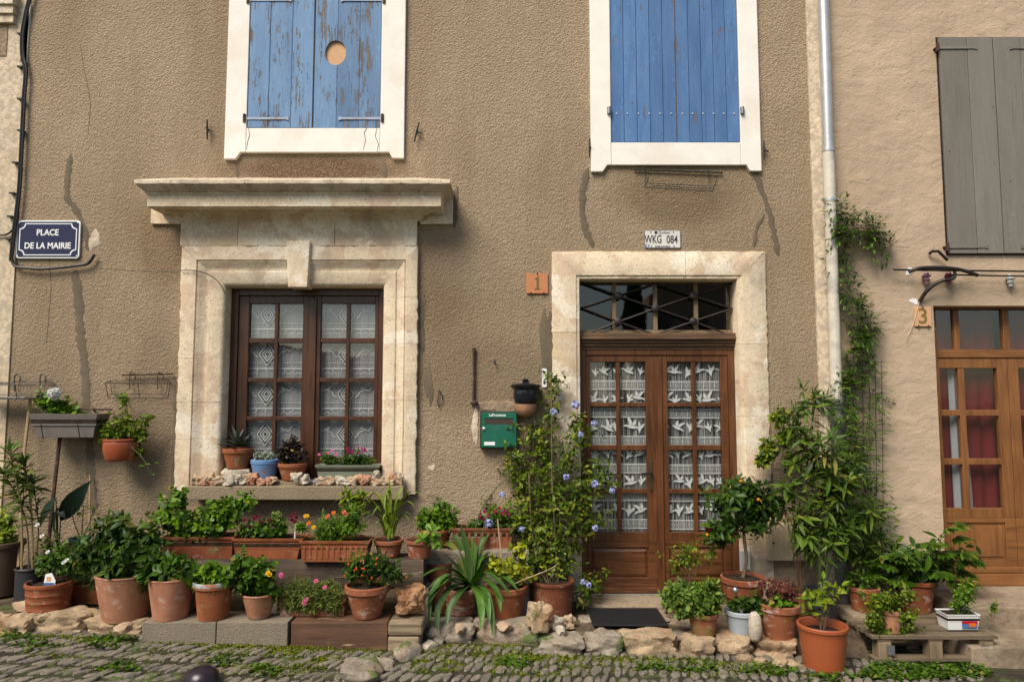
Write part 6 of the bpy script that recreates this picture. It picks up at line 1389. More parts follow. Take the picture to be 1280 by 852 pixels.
for x, y, s in ((692,515,.062),(719,506,.075),(726,543,.05),(742,529,.05),(744,605,.065),(765,613,.05),(708,596,.055),(611,654,.075),(652,661,.05),(628,618,.05),(744,660,.055),(729,727,.05),(736,731,.05)): put(e, 'flower_head', bf, px3(x,y,min(-.14,Y+.06)), s*.72)
for pts in (((676,728),(664,660),(661,590)), ((697,728),(690,600),(689,470))):
    m = MB(); m.tube([tuple(px3(x,y,min(-.1,Y+.1*k))) for k,(x,y) in enumerate(pts)], .006, 6); m.build('support_cane', 'bark', e)
# ------------------------------------------------------------------ right of the door
e, b, Y, rt = potted('potted_bush', 'mossy clay pot with a broad mound of blue green fleshy leaves', 879, 797, 27, 770, 37, terrace, TC['mossy'], rim=.2, soil=.92)
shrub(e, b, [(866,744,36,22,1,.19),(842,745,14,18,.8,.12),(890,745,16,22,.9,.12),(866,762,34,10,.7,.16)], Y-.03, .18, 130, 9, .048, 'obov', 'euph', obj=True, up=.55, e0=-.1, e1=1.1, grow=1.25)
e, b, Y, rt = potted('potted_citrus', 'small citrus tree with a bare trunk in a wide terracotta pot beside the door', 929, 752, 46, 727, 54, None, TC['deep'], rim=.3, lip=.06, soil=.9, Y=-.36)
zt = terrace(WM[e.name].x)
m = MB(); o_ = WM[e.name]; m.lathe([(.11,zt-o_.z-.01),(.13,-.002)], (o_.x,o_.y,o_.z), 20); m.build('pot_foot', TC['deep'], e, smooth=True)
tr_ = [b, px3(933,700,Y), px3(930,670,Y), px3(930,655,Y)]
stemset(e, [curve(tr_)], 'bark', .016, .012, 8, 'trunk')
shrub(e, tr_[-1], [(930,632,42,32,1.2,.24),(905,665,22,18,.9,.14),(968,625,16,18,.8,.14),(935,610,30,14,.8,.16),(950,655,22,14,.7,.14),(890,670,14,12,.7,.1)], Y-.02, .22, 95, 8, .085, 'ellip', 'dark', obj=True, up=.35, e0=-.4, e1=.9, grow=1.28)
for x, y in ((948,624),(884,668),(926,601)): berry(e, px3(x,y,Y-.16), .013, 'f_kumquat', 'fruit')
e, b, Y, rt = potted('potted_rose', 'thin twiggy rose with one red flower behind the blue green mound', 862, 752, 26, 733, 34, None, TC['brown'], rim=.2, soil=.9, Y=-.30)
m = MB(); o_ = WM[e.name]; zt = terrace(o_.x); m.lathe([(.06,zt-o_.z-.01),(.085,-.002)], (o_.x,o_.y,o_.z), 16); m.build('pot_foot', TC['brown'], e, smooth=True)
shrub(e, b, [(860,695,26,24,1,.1),(890,690,12,14,.6,.08),(845,705,12,12,.6,.06)], Y, .1, 42, 5, .034, 'ovate', 'vine', up=.5, r0=.003, stem='redstem')
put(e, 'flower', flower_mesh('red_rose', 'f_red', 6, .5, .5, layers=3), px3(885,661,Y-.1), .065)
e, b, Y, rt = potted('potted_plant', 'small grey painted pot with bare clay foot and dark lobed leaves', 926, 797, 27, 767, 38, terrace, TC['greyblue'], rim=.2, soil=.92)
s_ = WM[e.name]; rb_ = 27/2*sc(Y); m = MB(); m.lathe([(rb_+.001,.0),(rb_+.0028,.032)], (s_.x,s_.y,s_.z), 28); m.f = m.f[:-2]; m.build('bare_foot', TC['orange'], e, smooth=True, fixn=False)
shrub(e, b, [(927,756,18,9,1,.09),(945,752,10,9,.7,.05)], Y-.02, .09, 24, 7, .052, 'ovate', 'dark', obj=True, up=.5)
m = MB(); m.tube([tuple(b), tuple(px3(919,738,Y-.05))], .004, 5); m.build('plant_stick', 'brass', e); 
m = MB(); c = px3(919,737,Y-.05); m.lathe([(.006,-.022),(.020,-.012),(.024,.0),(.018,.014),(.006,.022)], tuple(c), 14); m.build('glass_ball', 'chrome', e, smooth=True)
e, b, Y, rt = potted('potted_hydrangea', 'lime streaked clay pot of dried dark red hydrangea heads over bright leaves', 974, 801, 37, 760, 51, terrace, TC['old'], rim=.22, lip=.08, soil=.93)
fr = []
for i in range(26): whorl(fr, px3(971+rng.uniform(-22,22), 752+rng.uniform(-8,6), Y-.06+rng.uniform(-.07,.06)), V3(rng.normal(0,.5),-.3,.8), 5, .062, -.2, .7)
leaves(e, 'leaf', 'ovate', fr, G['bright'], obj=True)
fr = []
for cx, cy, r_ in ((962,735,15),(980,736,14),(970,743,12),(988,745,9)):
    for i in range(90):
        v = nrmz(rng.normal(0,1,3)); v[1] = -abs(v[1]); v[2] = abs(v[2])*.8+.1*v[2]; p = px3(cx,cy,Y-.04)+v*r_*sc(Y); whorl(fr, p, v, 4, .017, .0, .3, 0, 1.6, .2, 1.57)
leaves(e, 'flower_head', 'small', fr, G['redhyd']); stemset(e, [bez(b, (b+px3(c[0],c[1],Y))/2, px3(c[0],c[1],Y-.04)) for c in ((962,735),(980,736))], 'greenstem', .005, .003)
e, b, Y, rt = potted('potted_plant', 'large smooth orange plastic pot with a thin yellowing leafy stem standing on the street', 1029, 845, 46, 789, 59, street, TC['plastic'], rim=.10, lip=.05, soil=.84)
shrub(e, b, [(1032,740,28,30,1,.12),(1015,755,12,20,.8,.08),(1052,728,12,14,.7,.06)], Y-.02, .12, 22, 5, .068, 'ellip', 'lime', obj=True, up=.6, e0=-.3, e1=.7, stem='bark', r0=.005, dens=.9, grow=1.25, nst=6)
e, b, Y, rt = potted('potted_jasmine', 'jasmine climbing from a clay pot up a wire trellis along the drainpipe', 1080, 766, 28, 737, 38, None, TC['orange'], rim=.2, soil=.92, Y=-.40)
zt = street(WM[e.name].x); o_ = WM[e.name]; m = MB(); m.box(o_.x-.15,o_.x+.15,o_.y-.13,o_.y+.15,zt-.05,o_.z-.001); tag(m.build('stone_block', 'slab', None, bevel=.02), 'rough stone block under the jasmine pot', 'stone')
vine = [[(1080,735),(1075,690),(1062,640),(1058,580),(1055,520),(1065,460),(1072,400),(1065,370),(1050,330),(1048,290),(1045,262)], [(1080,735),(1088,680),(1085,620),(1080,560),(1088,500),(1080,440),(1085,400)], [(1080,735),(1070,700),(1050,650),(1045,600),(1050,550),(1040,500)], [(1045,262),(1065,270),(1085,280),(1100,295),(1110,315)], [(1050,300),(1070,285),(1090,290),(1092,308)], [(1080,735),(1095,700),(1100,660),(1085,620)], [(1075,690),(1085,660),(1075,600),(1070,540)], [(1065,460),(1058,480),(1045,500)]]
fr = []; st = []
for ci, cpx in enumerate(vine):
    P = [np.array(v[:]) for v in curve([at(x,y,(Y+.27*min(1,k/2)+.04*rng.normal()) if y > 500 else -.09+.02*rng.normal()) for k,(x,y) in enumerate(cpx)], 10)]; st.append(P)
    for i in range(3, len(P)):
        py_ = 426-F*0; low = P[i][2] < RZ(480, -.1)
        for q in range(4 if low else (3 if ci in (3,4) else 6) if rng.random() < .8 else 0):
            d = nrmz(V3(rng.normal(0,1), rng.normal(-.4,.5), rng.normal(-.1,.7))); tip = P[i]+d*rng.uniform(.02,.13 if low else .085)
            u, v = perp(d)
            for s_ in (-1,1):
                for kk in range(3): fr.append((tip+d*.022*kk, d*.45+u*s_, V3(0,-.4,1)+rng.normal(0,.3,3), .036*(1-.15*kk), 1.0))
            fr.append((tip+d*.06, d, V3(0,-.4,1), .05, .9))
leaves(e, 'leaf', 'ellip', fr, G['mid'], obj=True); stemset(e, st, 'greenstem', .004, .002, 5)
tr = thing('wire_trellis', (RX(1092,600,-.06),-.06,RZ(640,-.06)), 'thin wire grid trellis on the ochre wall behind the jasmine', 'trellis')
for k in range(4):
    m = MB(); m.tube([at(1078+k*8,450,-.05),at(1080+k*8,632,-.05)], .0022, 4); m.build('wire', 'wire', tr)
for k in range(10):
    m = MB(); y_ = 452+k*19.5; m.tube([at(1076,y_,-.053),at(1106,y_,-.053)], .0022, 4); m.build('wire', 'wire', tr)
# oleander by the drainpipe
e, b, Y, rt = potted('potted_oleander', 'tall bushy oleander with many slender leaves in front of the meter box', 1027, 775, 34, 742, 42, None, TC['black'], rim=.1, soil=.92, Y=-.44)
o_ = WM[e.name]; zt = terrace(o_.x); m = MB(); m.lathe([(.08,zt-o_.z-.01),(.11,-.002)], (o_.x,o_.y,o_.z), 16); m.build('pot_foot', TC['black'], e, smooth=True)
ol = [[(1026,740),(1024,690),(1020,640),(1012,590),(1002,545),(996,510)], [(1028,740),(1034,690),(1045,640),(1060,600),(1070,570)], [(1024,740),(1016,680),(1000,640),(985,610)], [(1027,740),(1030,690),(1030,640),(1034,600),(1030,560)], [(1030,740),(1045,690),(1065,660),(1082,650)], [(1026,740),(1024,700),(1010,680),(1000,668)], [(1028,740),(1038,700),(1050,680),(1062,665)], [(1020,640),(1000,600),(1012,545),(1020,500)], [(1027,740),(1024,690),(1036,640),(1050,610)]]
fr = []; st = []
for ci, cpx in enumerate(ol):
    P = [np.array(v[:]) for v in curve([at(x,y,Y+.06*rng.normal()-.02*k) for k,(x,y) in enumerate(cpx)], 8)]; st.append(P); n = len(P)
    for i in range(int(n*.40), n):
        t = i/n; ax = nrmz(P[min(i+1,n-1)]-P[max(0,i-1)])
        whorl(fr, P[i], ax, 3, .125, .0+.4*t, .4+.6*t, 0, .85, .2, 2.09)
        if rng.random() < .75:
            az = rng.random()*6.28; d = V3(math.cos(az)*.8, math.sin(az)*.5-.3, .7); tip = P[i]+nrmz(d)*rng.uniform(.06,.16); st.append([P[i], (P[i]+tip)/2, tip]); whorl(fr, tip, d, 11, .125, -.3, 1.1, .05, 1.0)
    whorl(fr, P[-1], ax, 12, .115, -.1, 1.2, .05, .85)
leaves(e, 'leaf', 'lance', fr, G['olean'], obj=True); stemset(e, st, 'greenstem', .007, .003, 5)
# euphorbia like shrub against the wall left of the pipe
e, b, Y, rt = potted('potted_shrub', 'shrub with reddish stems and yellow green tips reaching up the wall beside the door', 1000, 768, 26, 742, 32, None, TC['brown'], rim=.2, soil=.9, Y=-.26)
o_ = WM[e.name]; zt = terrace(o_.x); m = MB(); m.lathe([(.05,zt-o_.z-.01),(.08,-.002)], (o_.x,o_.y,o_.z), 16); m.build('pot_foot', TC['brown'], e, smooth=True)
shrub(e, b, [(962,560,14,16,1,.08),(975,520,12,12,.9,.06),(955,575,10,10,.7,.05),(985,540,16,16,.8,.08),(990,575,14,12,.6,.08)], -.20, .08, 34, 12, .055, 'obov', 'vine', obj=True, up=.6, stem='redstem', r0=.004, nst=5)
# ------------------------------------------------------------------ pallet and its plants
ppx = lambda x, y: onplane(x, y, street)
f0 = ppx(1108,832); f1 = ppx(1232,829)
pl = thing('pallet', ((f0.x+f1.x)/2, f0.y+.3, street(3.2)), 'weathered wooden pallet on the street beside the steps', 'pallet')
PX0, PX1, PY0, PY1 = f0.x-.05, f1.x+.02, min(f0.y, f1.y)+.02, min(f0.y, f1.y)+.72
zg = street((PX0+PX1)/2); ztop = RZ(795, PY0); ph = ztop-zg
for i in range(5):
    y0 = PY0+i*(PY1-PY0)/5; m = MB(); m.box(PX0-.03, PX1+.02+random.uniform(-.02,.02), y0+.004, y0+(PY1-PY0)/5*.72, ztop-.022, ztop+random.uniform(-.002,.002)); m.build('plank', 'pallet', pl, bevel=.003, jitter=.0015)
for i in range(3):
    x = PX0+.06+i*(PX1-PX0-.12)/2
    m = MB(); m.box(x-.05, x+.05, PY0+.01, PY1-.01, ztop-.042, ztop-.0235); m.build('cross_board', 'pallet', pl, bevel=.003)
    m = MB(); m.box(x-.055, x+.055, PY0+.0, PY1, zg-.01, zg+.022) if False else m.box(x-.052, x+.052, PY0+.02, PY1-.02, zg-.015, zg+.018); m.build('cross_board', 'pallet', pl, bevel=.003)
    for y in (PY0+.005, (PY0+PY1)/2-.05, PY1-.10):
        m = MB(); m.box(x-.045, x+.045, y, y+.095, zg+.0185, ztop-.0425); m.build('block', 'pallet_y', pl, bevel=.004)
for i in range(2):
    m = MB(); y = PY0-.004+i*.30; zz = zg+.055; m.box(PX0-.02, PX1+.01, y, y+.10, zz-.018, zz); m.build('plank', 'pallet', pl, bevel=.003)
for px in (1113, 1231):
    m = MB(); c = at(px,812,PY0); m.box(c.x-.028,c.x+.028,PY0-.0065,PY0-.0045,c.z-.032,c.z+.034); m.build('stamped_plate', 'plategrey', pl)
PT = lambda x: ztop
e, b, Y, rt = potted('potted_fatsia', 'big brown pot with a spreading plant of finger like leaves on the pallet', 1144, 766, 34, 729, 47, PT, TC['deep'], rim=.14, soil=.9, Y=PY1-.12)
stems = [(1120,700),(1135,690),(1150,695),(1168,680),(1185,660),(1195,672),(1205,690),(1180,700),(1160,715),(1195,712),(1125,718),(1112,690),(1110,705),(1205,715),(1150,720),(1170,700),(1140,705),(1185,725),(1128,692),(1155,682),(1175,715),(1195,655),(1215,700),(1130,710),(1145,715),(1118,695),(1165,690),(1178,690),(1200,700),(1190,690),(1160,700),(1135,698),(1105,698),(1122,725)]
fr = []; st = []
for x, y in stems:
    tip = px3(x,y,Y+rng.uniform(-.22,.10)); st.append(bez(b, (b+tip)/2+V3(0,0,.1), tip)); hub = nrmz((tip-b)*V3(1,1,.2)+V3(0,-.1,.0)); u, v = perp(hub); u = nrmz(V3(u[0],u[1],0)); nn = V3(0,-.25,1)
    for k in range(9):
        a = (k-4)*.36; d = hub*math.cos(a)+np.cross(nn, hub)*math.sin(a)+V3(0,0,-.12); fr.append((tip, d, nn, .12*(1-.05*abs(k-4))*rng.uniform(.85,1.1), 1.0))
for i in range(70):
    x, y = 1160+rng.normal(0,26), 703+rng.normal(0,13); tip = px3(x,y,Y+rng.uniform(-.2,.12)); ax_ = nrmz(V3((x-1150)/40,-.4,.5+rng.normal(0,.3))); whorl(fr, tip, ax_, 6, .10, -.5, .6, .04)
leaves(e, 'leaf', 'ellip', fr, G['jasm'], obj=True); stemset(e, st, 'greenstem', .004, .002)
e, b, Y, rt = potted('potted_succulent', 'small clay pot overgrown with trailing round leaved succulent on the pallet', 1114, 793, 18, 765, 23, PT, TC['pale'], rim=.2, soil=.9)
shrub(e, b, [(1112,752,30,18,1,.14),(1095,775,16,22,1,.1),(1138,772,14,16,.8,.1),(1120,788,28,12,.8,.06),(1135,745,14,10,.8,.1)], Y-.02, .13, 120, 6, .026, 'round', 'vine', up=.2, stem='redstem', r0=.003)
# white food tub
xa, xb = 1184, 1227
ty = onplane(1205,788,PT).y; X = lambda p_: RX(p_,776,ty); th_ = RZ(768,ty)-ztop
e = thing('food_tub_planter', ((X(xa)+X(xb))/2, ty+.07, ztop), 'white plastic food tub reused as a planter on the pallet corner', 'tub')
trough(e, X(xa), X(xb), X(xa+3), X(xb-3), ty, ty+.15, ztop, th_, 'whiteplastic', rimh=.02, rimt=.006, th=.006)
zl = ztop+th_*.18; yl = ty+.0075
m = MB(); m.box(X(1203), X(1222), yl-.006, yl-.002, zl, zl+th_*.42); m.build('printed_label', 'inkblue', e)
m = MB(); m.box(X(1203), X(1222), yl-.0075, yl-.0062, zl+th_*.26, zl+th_*.42); m.build('label_band', 'f_red', e)
m = MB(); m.box(X(1211), X(1220), yl-.0085, yl-.0076, zl+th_*.08, zl+th_*.30); m.build('label_picture', 'f_orange', e)
shrub(e, (X(1205),ty+.07,ztop+th_*.8), [(1208,745,16,22,1,.09),(1215,730,12,10,.7,.06),(1242,760,8,14,.4,.04),(1200,755,12,14,.7,.06)], ty+.06, .09, 46, 6, .032, 'ovate', 'bright', up=.4, r0=.003, stem='greenstem')
# ------------------------------------------------------------------ window sill
LD2 = lambda x: LEDZ
e, b, Y, rt = potted('potted_agave', 'terracotta pot with a spiky blue grey agave on the window sill', 297, 586.5, 24, 561, 36, None, TC['orange'], rim=.24, lip=.07, soil=.93, Y=.015)
fr = []
for k in range(26):
    a = k*2.4; e_ = .02+1.3*(k/26); d = V3(math.cos(a)*math.cos(e_), math.sin(a)*math.cos(e_), math.sin(e_)); fr.append((b+V3(0,0,.02), d, V3(-math.cos(a)*math.sin(e_),-math.sin(a)*math.sin(e_),math.cos(e_)), .19*rng.uniform(.8,1.1), 1.3))
leaves(e, 'leaf', 'spike', fr, G['blue'], obj=True)
o_ = WM[e.name]
m = rock('base_stone', (o_.x, o_.y-.01, (LEDZ+o_.z)/2), (.24,.17,o_.z-LEDZ+.002), 'peb_white', None, 41, (0,0,.2), 3, .12, .9); tag(m, 'flat pale stone raising the agave pot on the window sill', 'stone')
e, b, Y, rt = potted('potted_succulent', 'blue painted chipped pot of tiny silvery succulent on the window sill', 331, 600, 24, 575, 34, LD2, TC['bluepaint'], Y=-.01, rim=.22, lip=.05, soil=.95)
shrub(e, b, [(331,569,15,6,1,.08)], Y, .08, 90, 7, .016, 'obov', 'silver', up=.9, e0=-.1, e1=.8, along=.01, stem='greenstem', r0=.002, ws=1.4)
e, b, Y, rt = potted('potted_succulent', 'terracotta pot with a dark purple rosette succulent on the window sill', 366, 604, 24, 580, 36, LD2, TC['orange'], Y=-.01, rim=.24, lip=.07, soil=.93)
shrub(e, b, [(366,562,18,16,1,.1),(355,568,10,10,.7,.06)], Y, .1, 30, 12, .045, 'obov', 'purple', obj=True, up=.7, e0=-.2, e1=1.1, along=.03, stem='redstem', r0=.006)
e, Y, zs = planterpx('planter', 'grey green sill planter with pink and magenta flowers in front of the casement', 393, 475, 397, 470, 601, 581, .14, LD2, TC['greenbox'], Yf=-.07)
bb = (RX(433,585,Y),Y,zs)
shrub(e, bb, [(410,573,14,8,1,.06),(447,572,22,9,1,.07),(430,577,22,6,.8,.06)], Y-.01, .07, 70, 6, .024, 'round', 'mid', up=.6, r0=.002, stem='greenstem')
for x, y in ((399,568),(410,566),(420,568),(416,563)): put(e, 'flower', pf, px3(x,y,Y-.06), .030)
for i in range(20): put(e, 'flower', mf, px3(448+rng.uniform(-14,13), 564+rng.uniform(-4,4), Y-.03+rng.uniform(-.04,.03)), .030, (rng.normal(0,.4),-.6,.7))
pebs = [(247,600,12,13,'peb_cream'),(256,603,14,10,'peb_pink'),(266,603,12,9,'peb_pink'),(262,596,12,12,'peb_cream'),(274,600,14,12,'peb_cream'),(286,601,16,13,'peb_white'),(296,598,12,12,'peb_white'),(302,602,13,11,'peb_white'),(309,597,10,12,'peb_cream'),(314,603,12,11,'peb_pink'),(318,596,11,11,'peb_pink'),(323,599,10,9,'peb_pink'),(326,604,11,9,'peb_pink'),(336,604,10,10,'peb_pink'),(339,600,15,9,'peb_cream'),(370,596,13,12,'peb_white'),(380,601,16,13,'peb_white'),(395,604,8,9,'peb_grey'),(402,601,12,11,'peb_cream'),(412,603,12,12,'peb_cream'),(424,602,14,12,'peb_white'),(432,603,12,9,'peb_white'),(441,604,13,13,'peb_cream'),(450,598,9,11,'peb_pink'),(456,600,12,14,'peb_pink'),(462,604,11,8,'peb_white'),(470,603,12,12,'peb_cream'),(470,593,9,10,'peb_white'),(477,599,8,9,'peb_cream'),(480,605,12,9,'peb_cream'),(489,603,10,9,'peb_cream'),(493,598,14,13,'peb_pink'),(499,598,10,15,'peb_cream'),(496,593,8,7,'peb_grey')]
tone = {'peb_white': 'white', 'peb_cream': 'cream', 'peb_pink': 'pinkish', 'peb_grey': 'silver grey'}
for k, (x, y, w, h, m) in enumerate(pebs):
    yy = -.12+random.uniform(-.015,.03); s = sc(yy); lift = 0 if y > 598.5 else .03
    c = at(x, y, yy); hh = h*s*1.1; o = rock('sill_pebble', (c.x, yy, max(SILLZ+hh*.42, c.z)), (w*s*1.12, w*s*.95, hh), m, None, 50+k%7, (random.uniform(-.3,.3), random.uniform(-.3,.3), random.random()*6 if False else random.uniform(-.4,.4)), 3, .34, .4, 1.6)
    tag(o, 'small %s rough stone in the row along the window sill' % tone[m], 'stone', '%s stones on the sill' % tone[m])
# ------------------------------------------------------------------ hanging planters on the left wall
Yh = -.26
e, Y, zs = planterpx('hanging_planter', 'grey plastic planter box hung on the wall with a white flowered geranium', 34, 121, 42, 113, 547, 517, .20, None, TC['greybox'], Yf=Yh, rimh=.055)
bb = (RX(70,520,Y),Y,zs)
shrub(e, bb, [(68,506,22,12,1,.09),(52,498,10,12,.6,.06),(84,512,16,8,.7,.07),(100,517,20,3,.5,.06)], Y, .09, 46, 6, .042, 'round', 'bright', up=.6, r0=.003, stem='greenstem')
fr = []
for x, y in ((46,490),(54,493),(40,500),(50,486)): whorl(fr, px3(x,y,Y), V3(0,-.3,1), 5, .05, -.2, .8)
leaves(e, 'leaf', 'ovate', fr, G['lime'])
put(e, 'flower_head', umbel_mesh('white_umbel', 'f_whitef', 20, .42, .30), px3(68,492,Y-.08), .088)
for x in (52, 98):
    m = MB(); m.tube([at(x-1,530,Yh-.012),at(x+2,548,Yh+.01),at(x+2,549,Yh+.18)], .004, 5); m.build('hanger', 'iron', e)
m = MB(); m.tube([at(77,517,Yh+.2),at(77,512,-.1),at(77,510.5,0)], .006, 5); m.build('hanger', 'iron', e)
e, b, Y, rt = potted('hanging_pot', 'glossy brick red hanging pot with a trailing yellow green vine on the wall', 151, 577, 32, 549, 41, None, TC['glazed'], Y=-.17, rim=.12, lip=.03, belly=.012, soil=.92)
shrub(e, b, [(150,530,24,22,1,.12),(172,540,16,18,.9,.1),(130,540,12,16,.8,.08),(152,497,7,12,.5,.05),(184,522,9,9,.4,.05),(170,562,12,10,.6,.08)], Y, .11, 54, 6, .050, 'ovate', 'vine', obj=True, up=.35, r0=.004, stem='redstem', e0=-.3)
m = MB(); m.tube([tuple(b+V3(.0,.02,0)), tuple(px3(160,520,-.08)), tuple(px3(157,497,-.02)), tuple(px3(157,490,.0))], .005, 5); m.build('hanger', 'rust', e)
fr = []; P = curve([b+V3(.05,-.05,0), px3(178,572,-.25), px3(186,588,-.25), px3(190,594,-.25)])
for x, y in ((180,582),(188,580),(190,593),(193,578)): fr.append((px3(x,y,-.25), V3(rng.normal(),-.3,.1), V3(0,-.5,1), .045, 1))
leaves(e, 'leaf', 'ovate', fr, G['mid'], obj=True); stemset(e, [P], 'greenstem', .003, .0015, 4, 'trailing_stem')
# ------------------------------------------------------------------ rocks set among the pots
for k, (x0, x1, y0, y1, pl_, m, lab, sd_) in enumerate(((490,531,737,776,SZ,'rock_orange','rugged orange rock sitting on the split end of the brown sleeper',61), (659,689,757,796,terrace,'rock_warm','knobbly tan rock leaning beside the big brown pot',62), (690,706,773,792,terrace,'peb_white','white chunk of stone beside the big brown pot',63), (704,720,772,786,terrace,'peb_cream','cream lump of stone between brown pot and doormat',64), (937,958,770,806,terrace,'peb_white','smooth upright white stone between the grey pot and the hydrangea pot',65))):
    p = onplane((x0+x1)/2, y1-2, pl_); s = sc(p.y); w, h = (x1-x0)*s, (y1-y0)*s*1.02
    o = rock('rock', (p.x, p.y+w*.4, pl_(p.x)+h*.46), (w, w*.8, h), m, None, sd_, (0, .12 if k == 1 else 0, .3*k), 4 if k < 2 else 3, .34 if k != 4 else .1, .35 if k != 4 else .1, 1.5); tag(o, lab, 'rock')
# doormat
a, b_ = onplane(741,784,terrace), onplane(834,784,terrace); y1 = onplane(790,764,terrace).y; zt = terrace((a.x+b_.x)/2)+.018
dm = thing('doormat', ((a.x+b_.x)/2,(a.y+y1)/2,zt), 'black rubber doormat of woven squares in front of the door', 'doormat')
m = MB(); m.box(a.x, b_.x, a.y, y1, zt, zt+.010); m.build('mat_base', 'rubber', dm, bevel=.003)
m = MB(); nx_, ny_ = 22, 14
for i in range(nx_):
    for j in range(ny_):
        if (i+j) % 2: continue
        x = a.x+.02+(b_.x-a.x-.04)*i/nx_; y = a.y+.02+(y1-a.y-.04)*j/ny_; m.box(x, x+(b_.x-a.x-.04)/nx_*.85, y, y+(y1-a.y-.04)/ny_*.85, zt+.0105, zt+.016)
m.build('knobs', 'rubber', dm)['kind'] = 'stuff'
# leaning tile behind the strap leaved plant
m = MB(); p = onplane(548,768,terrace); s = sc(p.y); m.lathe([(.10,0),(.115,.36),(.105,.37),(.09,.0)], (p.x,p.y+.12,p.z), 20); tag(m.build('clay_pipe', TC['brown'], None, smooth=True), 'brown clay pipe standing behind the strap leaved plant', 'clay pipe')
# round lacquered bollard in the street, and a flat boulder
p = onplane(250, 862, street); bl = thing('bollard', (p.x,p.y+.02,street(p.x)), 'low dark purple lacquered dome standing on the cobbles', 'bollard')
rr_ = 21*sc(p.y); hh = RZ(834, p.y)-street(p.x)
m = MB(); m.lathe([(rr_*.9,0),(rr_,.02),(rr_*1.0,hh*.35),(rr_*.93,hh*.6),(rr_*.75,hh*.82),(rr_*.45,hh*.95),(.01,hh)], (p.x,p.y+.02,street(p.x)), 32); m.build('dome', 'bollard', bl, smooth=True)
m = MB(); m.lathe([(rr_*1.06,0),(rr_*1.08,.015),(rr_*1.02,.03)], (p.x,p.y+.02,street(p.x)), 32); m.build('base_ring', 'iron', bl, smooth=True)
p = onplane(450, 852, street); s = sc(p.y); o = rock('boulder', (p.x, p.y+.06, street(p.x)+.03), (52*s,.3,.14), 'rock_grey', None, 71, (0,0,.1), 4, .2, .6); tag(o, 'flat grey boulder set among the cobbles below the sleeper', 'boulder')
o = rock('flat_stone', (RX(440,822,p.y+.22), p.y+.25, street(p.x)-.005), (.55,.2,.06), 'rock_grey', None, 72, (0,0,.05), 4, .14, .85); tag(o, 'long flat mossy stone at the foot of the brown sleeper', 'stone')

# ------------------------------------------------------------------ cobbles and weeds
def cobble_mesh(seed):
    r_ = random.Random(seed); n = 8; vs = []; 
    out = []
    for k in range(n):
        a = 2*math.pi*(k+.5)/n; q = 1/max(abs(math.cos(a)), abs(math.sin(a))); q = q*.5*.80+.5*.20; q *= r_.uniform(.84,1.06); out.append((q*math.cos(a), q*math.sin(a)))
    for sca, z in ((1.0,-.6),(1.0,.34),(.90,.46),(.6,.5)): vs += [(x*sca, y*sca, z+r_.uniform(-.06,.06)) for x, y in out]
    vs.append((0,0,.5)); fs = []
    for l in range(3): fs += [(l*n+k, l*n+(k+1)%n, (l+1)*n+(k+1)%n, (l+1)*n+k) for k in range(n)]
    fs += [(3*n+k, 3*n+(k+1)%n, 4*n) for k in range(n)]
    return vs, fs
cms = []
for k in range(9):
    vs, fs = cobble_mesh(k); me = bpy.data.meshes.new('cobble'); me.from_pydata(vs, [], fs); me.materials.append(M['cob%d' % (k%3)]); cms.append((me, np.array(vs), fs))
spots = []
y = -.80; row = 0
while y > -2.6:
    wrow = random.uniform(.125, .175); x = -5.6+random.random()*.1
    while x < 5.4:
        L_ = random.uniform(.040, .078)
        yy = y+.03*math.sin(x*1.3)+random.uniform(-.02,.02)
        spots.append((x+L_/2, yy-wrow/2, L_*.90, wrow*random.uniform(.74,1.05), -.52+.22*math.sin(x*.55+1)+random.gauss(0,.09))); x += L_*1.04
    y -= wrow*.98; row += 1
def blocked(x, y):
    if RX(170,800,YB) < x < RX(532,800,YB) and y > YB-.01: return True
    if x > RX(1212,840,-.9) and y > -1.8: return True
    q = onplane(250,850,street); return (x-q.x)**2+(y-q.y)**2 < .11**2 or abs(x-p.x) < .15 and p.y-.04 < y < p.y+.34 and False
spots = [s for s in spots if not blocked(s[0], s[1])]
def inview(x, y):
    d = Vector((x, y, street(x)))-CAM; f = d.y*_cp+d.z*_sp; v = (-d.y*_sp+d.z*_cp)/f*F; u = d.x/f*F
    return abs(u) < 650 and -v < 432
vis = [s for s in spots if inview(s[0], s[1])]; vis.sort(key=lambda s: s[1]-.02*0); own = set(id(s) for s in vis[:300])
rest = [s for s in spots if id(s) not in own]
for s in vis[:300]:
    me = random.choice(cms)[0]; o = bpy.data.objects.new('cobble', me); COL.objects.link(o); par(o, gs)
    o.location = (s[0], s[1], street(s[0])+random.uniform(-.012,.004)); o.scale = (s[2], s[3], .055); o.rotation_euler = (random.gauss(0,.06), .035+random.gauss(0,.06), s[4])
for c_ in range(3):
    m = MB()
    for i, s in enumerate(rest):
        if i % 3 != c_: continue
        k = c_+3*random.randrange(3); V, fs = cms[k][1], cms[k][2]; ca, sa = math.cos(s[4]), math.sin(s[4])
        zz = street(s[0])+random.uniform(-.006,.004); m.add([(s[0]+(v[0]*s[2]*ca-v[1]*s[3]*sa), s[1]+(v[0]*s[2]*sa+v[1]*s[3]*ca), zz+v[2]*.05) for v in V], fs)
    if m.v: m.build('cobble_field', 'cob%d' % c_, gs, fixn=False)['kind'] = 'stuff'
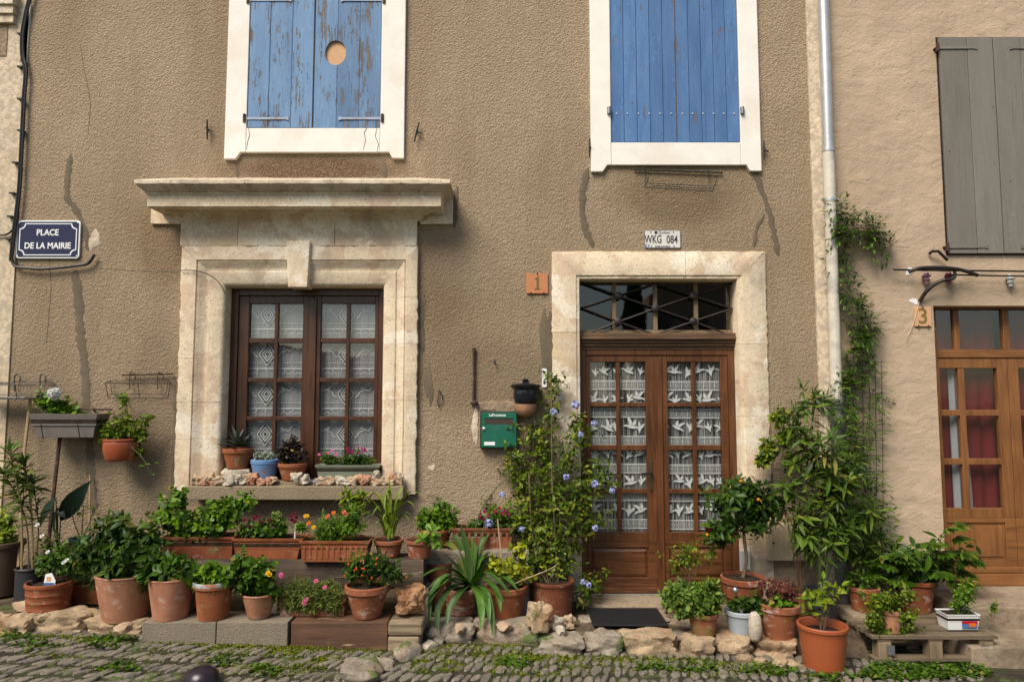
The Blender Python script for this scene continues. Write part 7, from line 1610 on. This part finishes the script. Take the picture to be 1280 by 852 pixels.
def patch_leaves(name, centers, g, kind, L, label, cat, mult=1.0):
    fr = []
    for (px, py, rx, ry, n) in centers:
        for i in range(int(n*mult)):
            a = rng.random()*6.28; r_ = math.sqrt(rng.random()); q = onplane(px+rx*r_*math.cos(a), py+ry*r_*math.sin(a), street)
            for k in range(3):
                az = rng.random()*6.28; e_ = rng.uniform(.0,.9); fr.append((V3(q.x+rng.normal(0,.008), q.y+rng.normal(0,.008), street(q.x)+rng.uniform(.006,.026 if L < .02 else .034)), V3(math.cos(az)*math.cos(e_), math.sin(az)*math.cos(e_), math.sin(e_)), V3(0,0,1), L*rng.uniform(.6,1.2), 1.3))
    o = leaves(None, name, kind, fr, G[g]); o.name = name; tag(o, label, cat, kind='stuff'); return o
patch_leaves('moss', [(330,815,75,9,420), (395,815,70,8,380), (300,810,60,3,120), (240,806,60,3,90), (395,830,40,8,200), (130,803,40,8,160), (60,800,50,4,110), (360,840,50,8,120), (600,812,60,4,200), (700,827,90,4,300), (640,822,60,7,260), (540,818,30,10,140), (560,835,20,8,80), (620,838,12,8,70), (820,828,80,4,160), (930,834,70,4,160), (480,818,30,8,90), (525,832,14,14,110), (60,815,40,12,60), (200,822,50,10,70), (760,835,80,10,110), (900,843,80,8,100), (680,843,60,8,80), (280,838,40,10,60), (110,835,60,12,60)], 'moss', 'tiny', .0135, 'low yellow green moss growing between the cobbles along the kerb', 'moss', 2.2)
patch_leaves('weeds', [(140,805,35,8,110), (40,810,30,8,60), (330,842,20,7,60), (150,838,30,6,60), (280,830,20,6,40), (640,832,20,8,60), (850,838,60,6,100), (960,842,40,6,90), (1040,850,40,6,60), (1130,846,60,8,330), (1190,843,50,9,300), (1150,835,60,5,160), (15,800,20,5,50)], 'weed', 'small', .030, 'dark green leafy weeds along the foot of the kerb and the pallet', 'weeds')

ct = thing('cypress_tree', (3.4,-16.4,-.1), 'dark cypress across the square, mirrored in the fanlight', 'tree')
m = MB(); m.tube([(3.4,-16.4,-.2),(3.4,-16.4,2),(3.42,-16.4,5.6)], [.12,.09,.02], 8); m.build('trunk', 'bark', ct)
fr = []
for i in range(2600):
    z = .4+6.0*rng.random(); a = rng.random()*6.28; r_ = .55*math.sin(min(1,(6.6-z)/5.0)*1.5)*(.5+.5*rng.random()); fr.append((V3(3.4+r_*math.cos(a),-16.4+r_*math.sin(a),z), V3(math.cos(a)*.4,math.sin(a)*.4,1), V3(math.cos(a),math.sin(a),.2), .22*rng.uniform(.6,1.2), 1.2))
leaves(ct, 'leaf', 'small', fr, G['dark'])
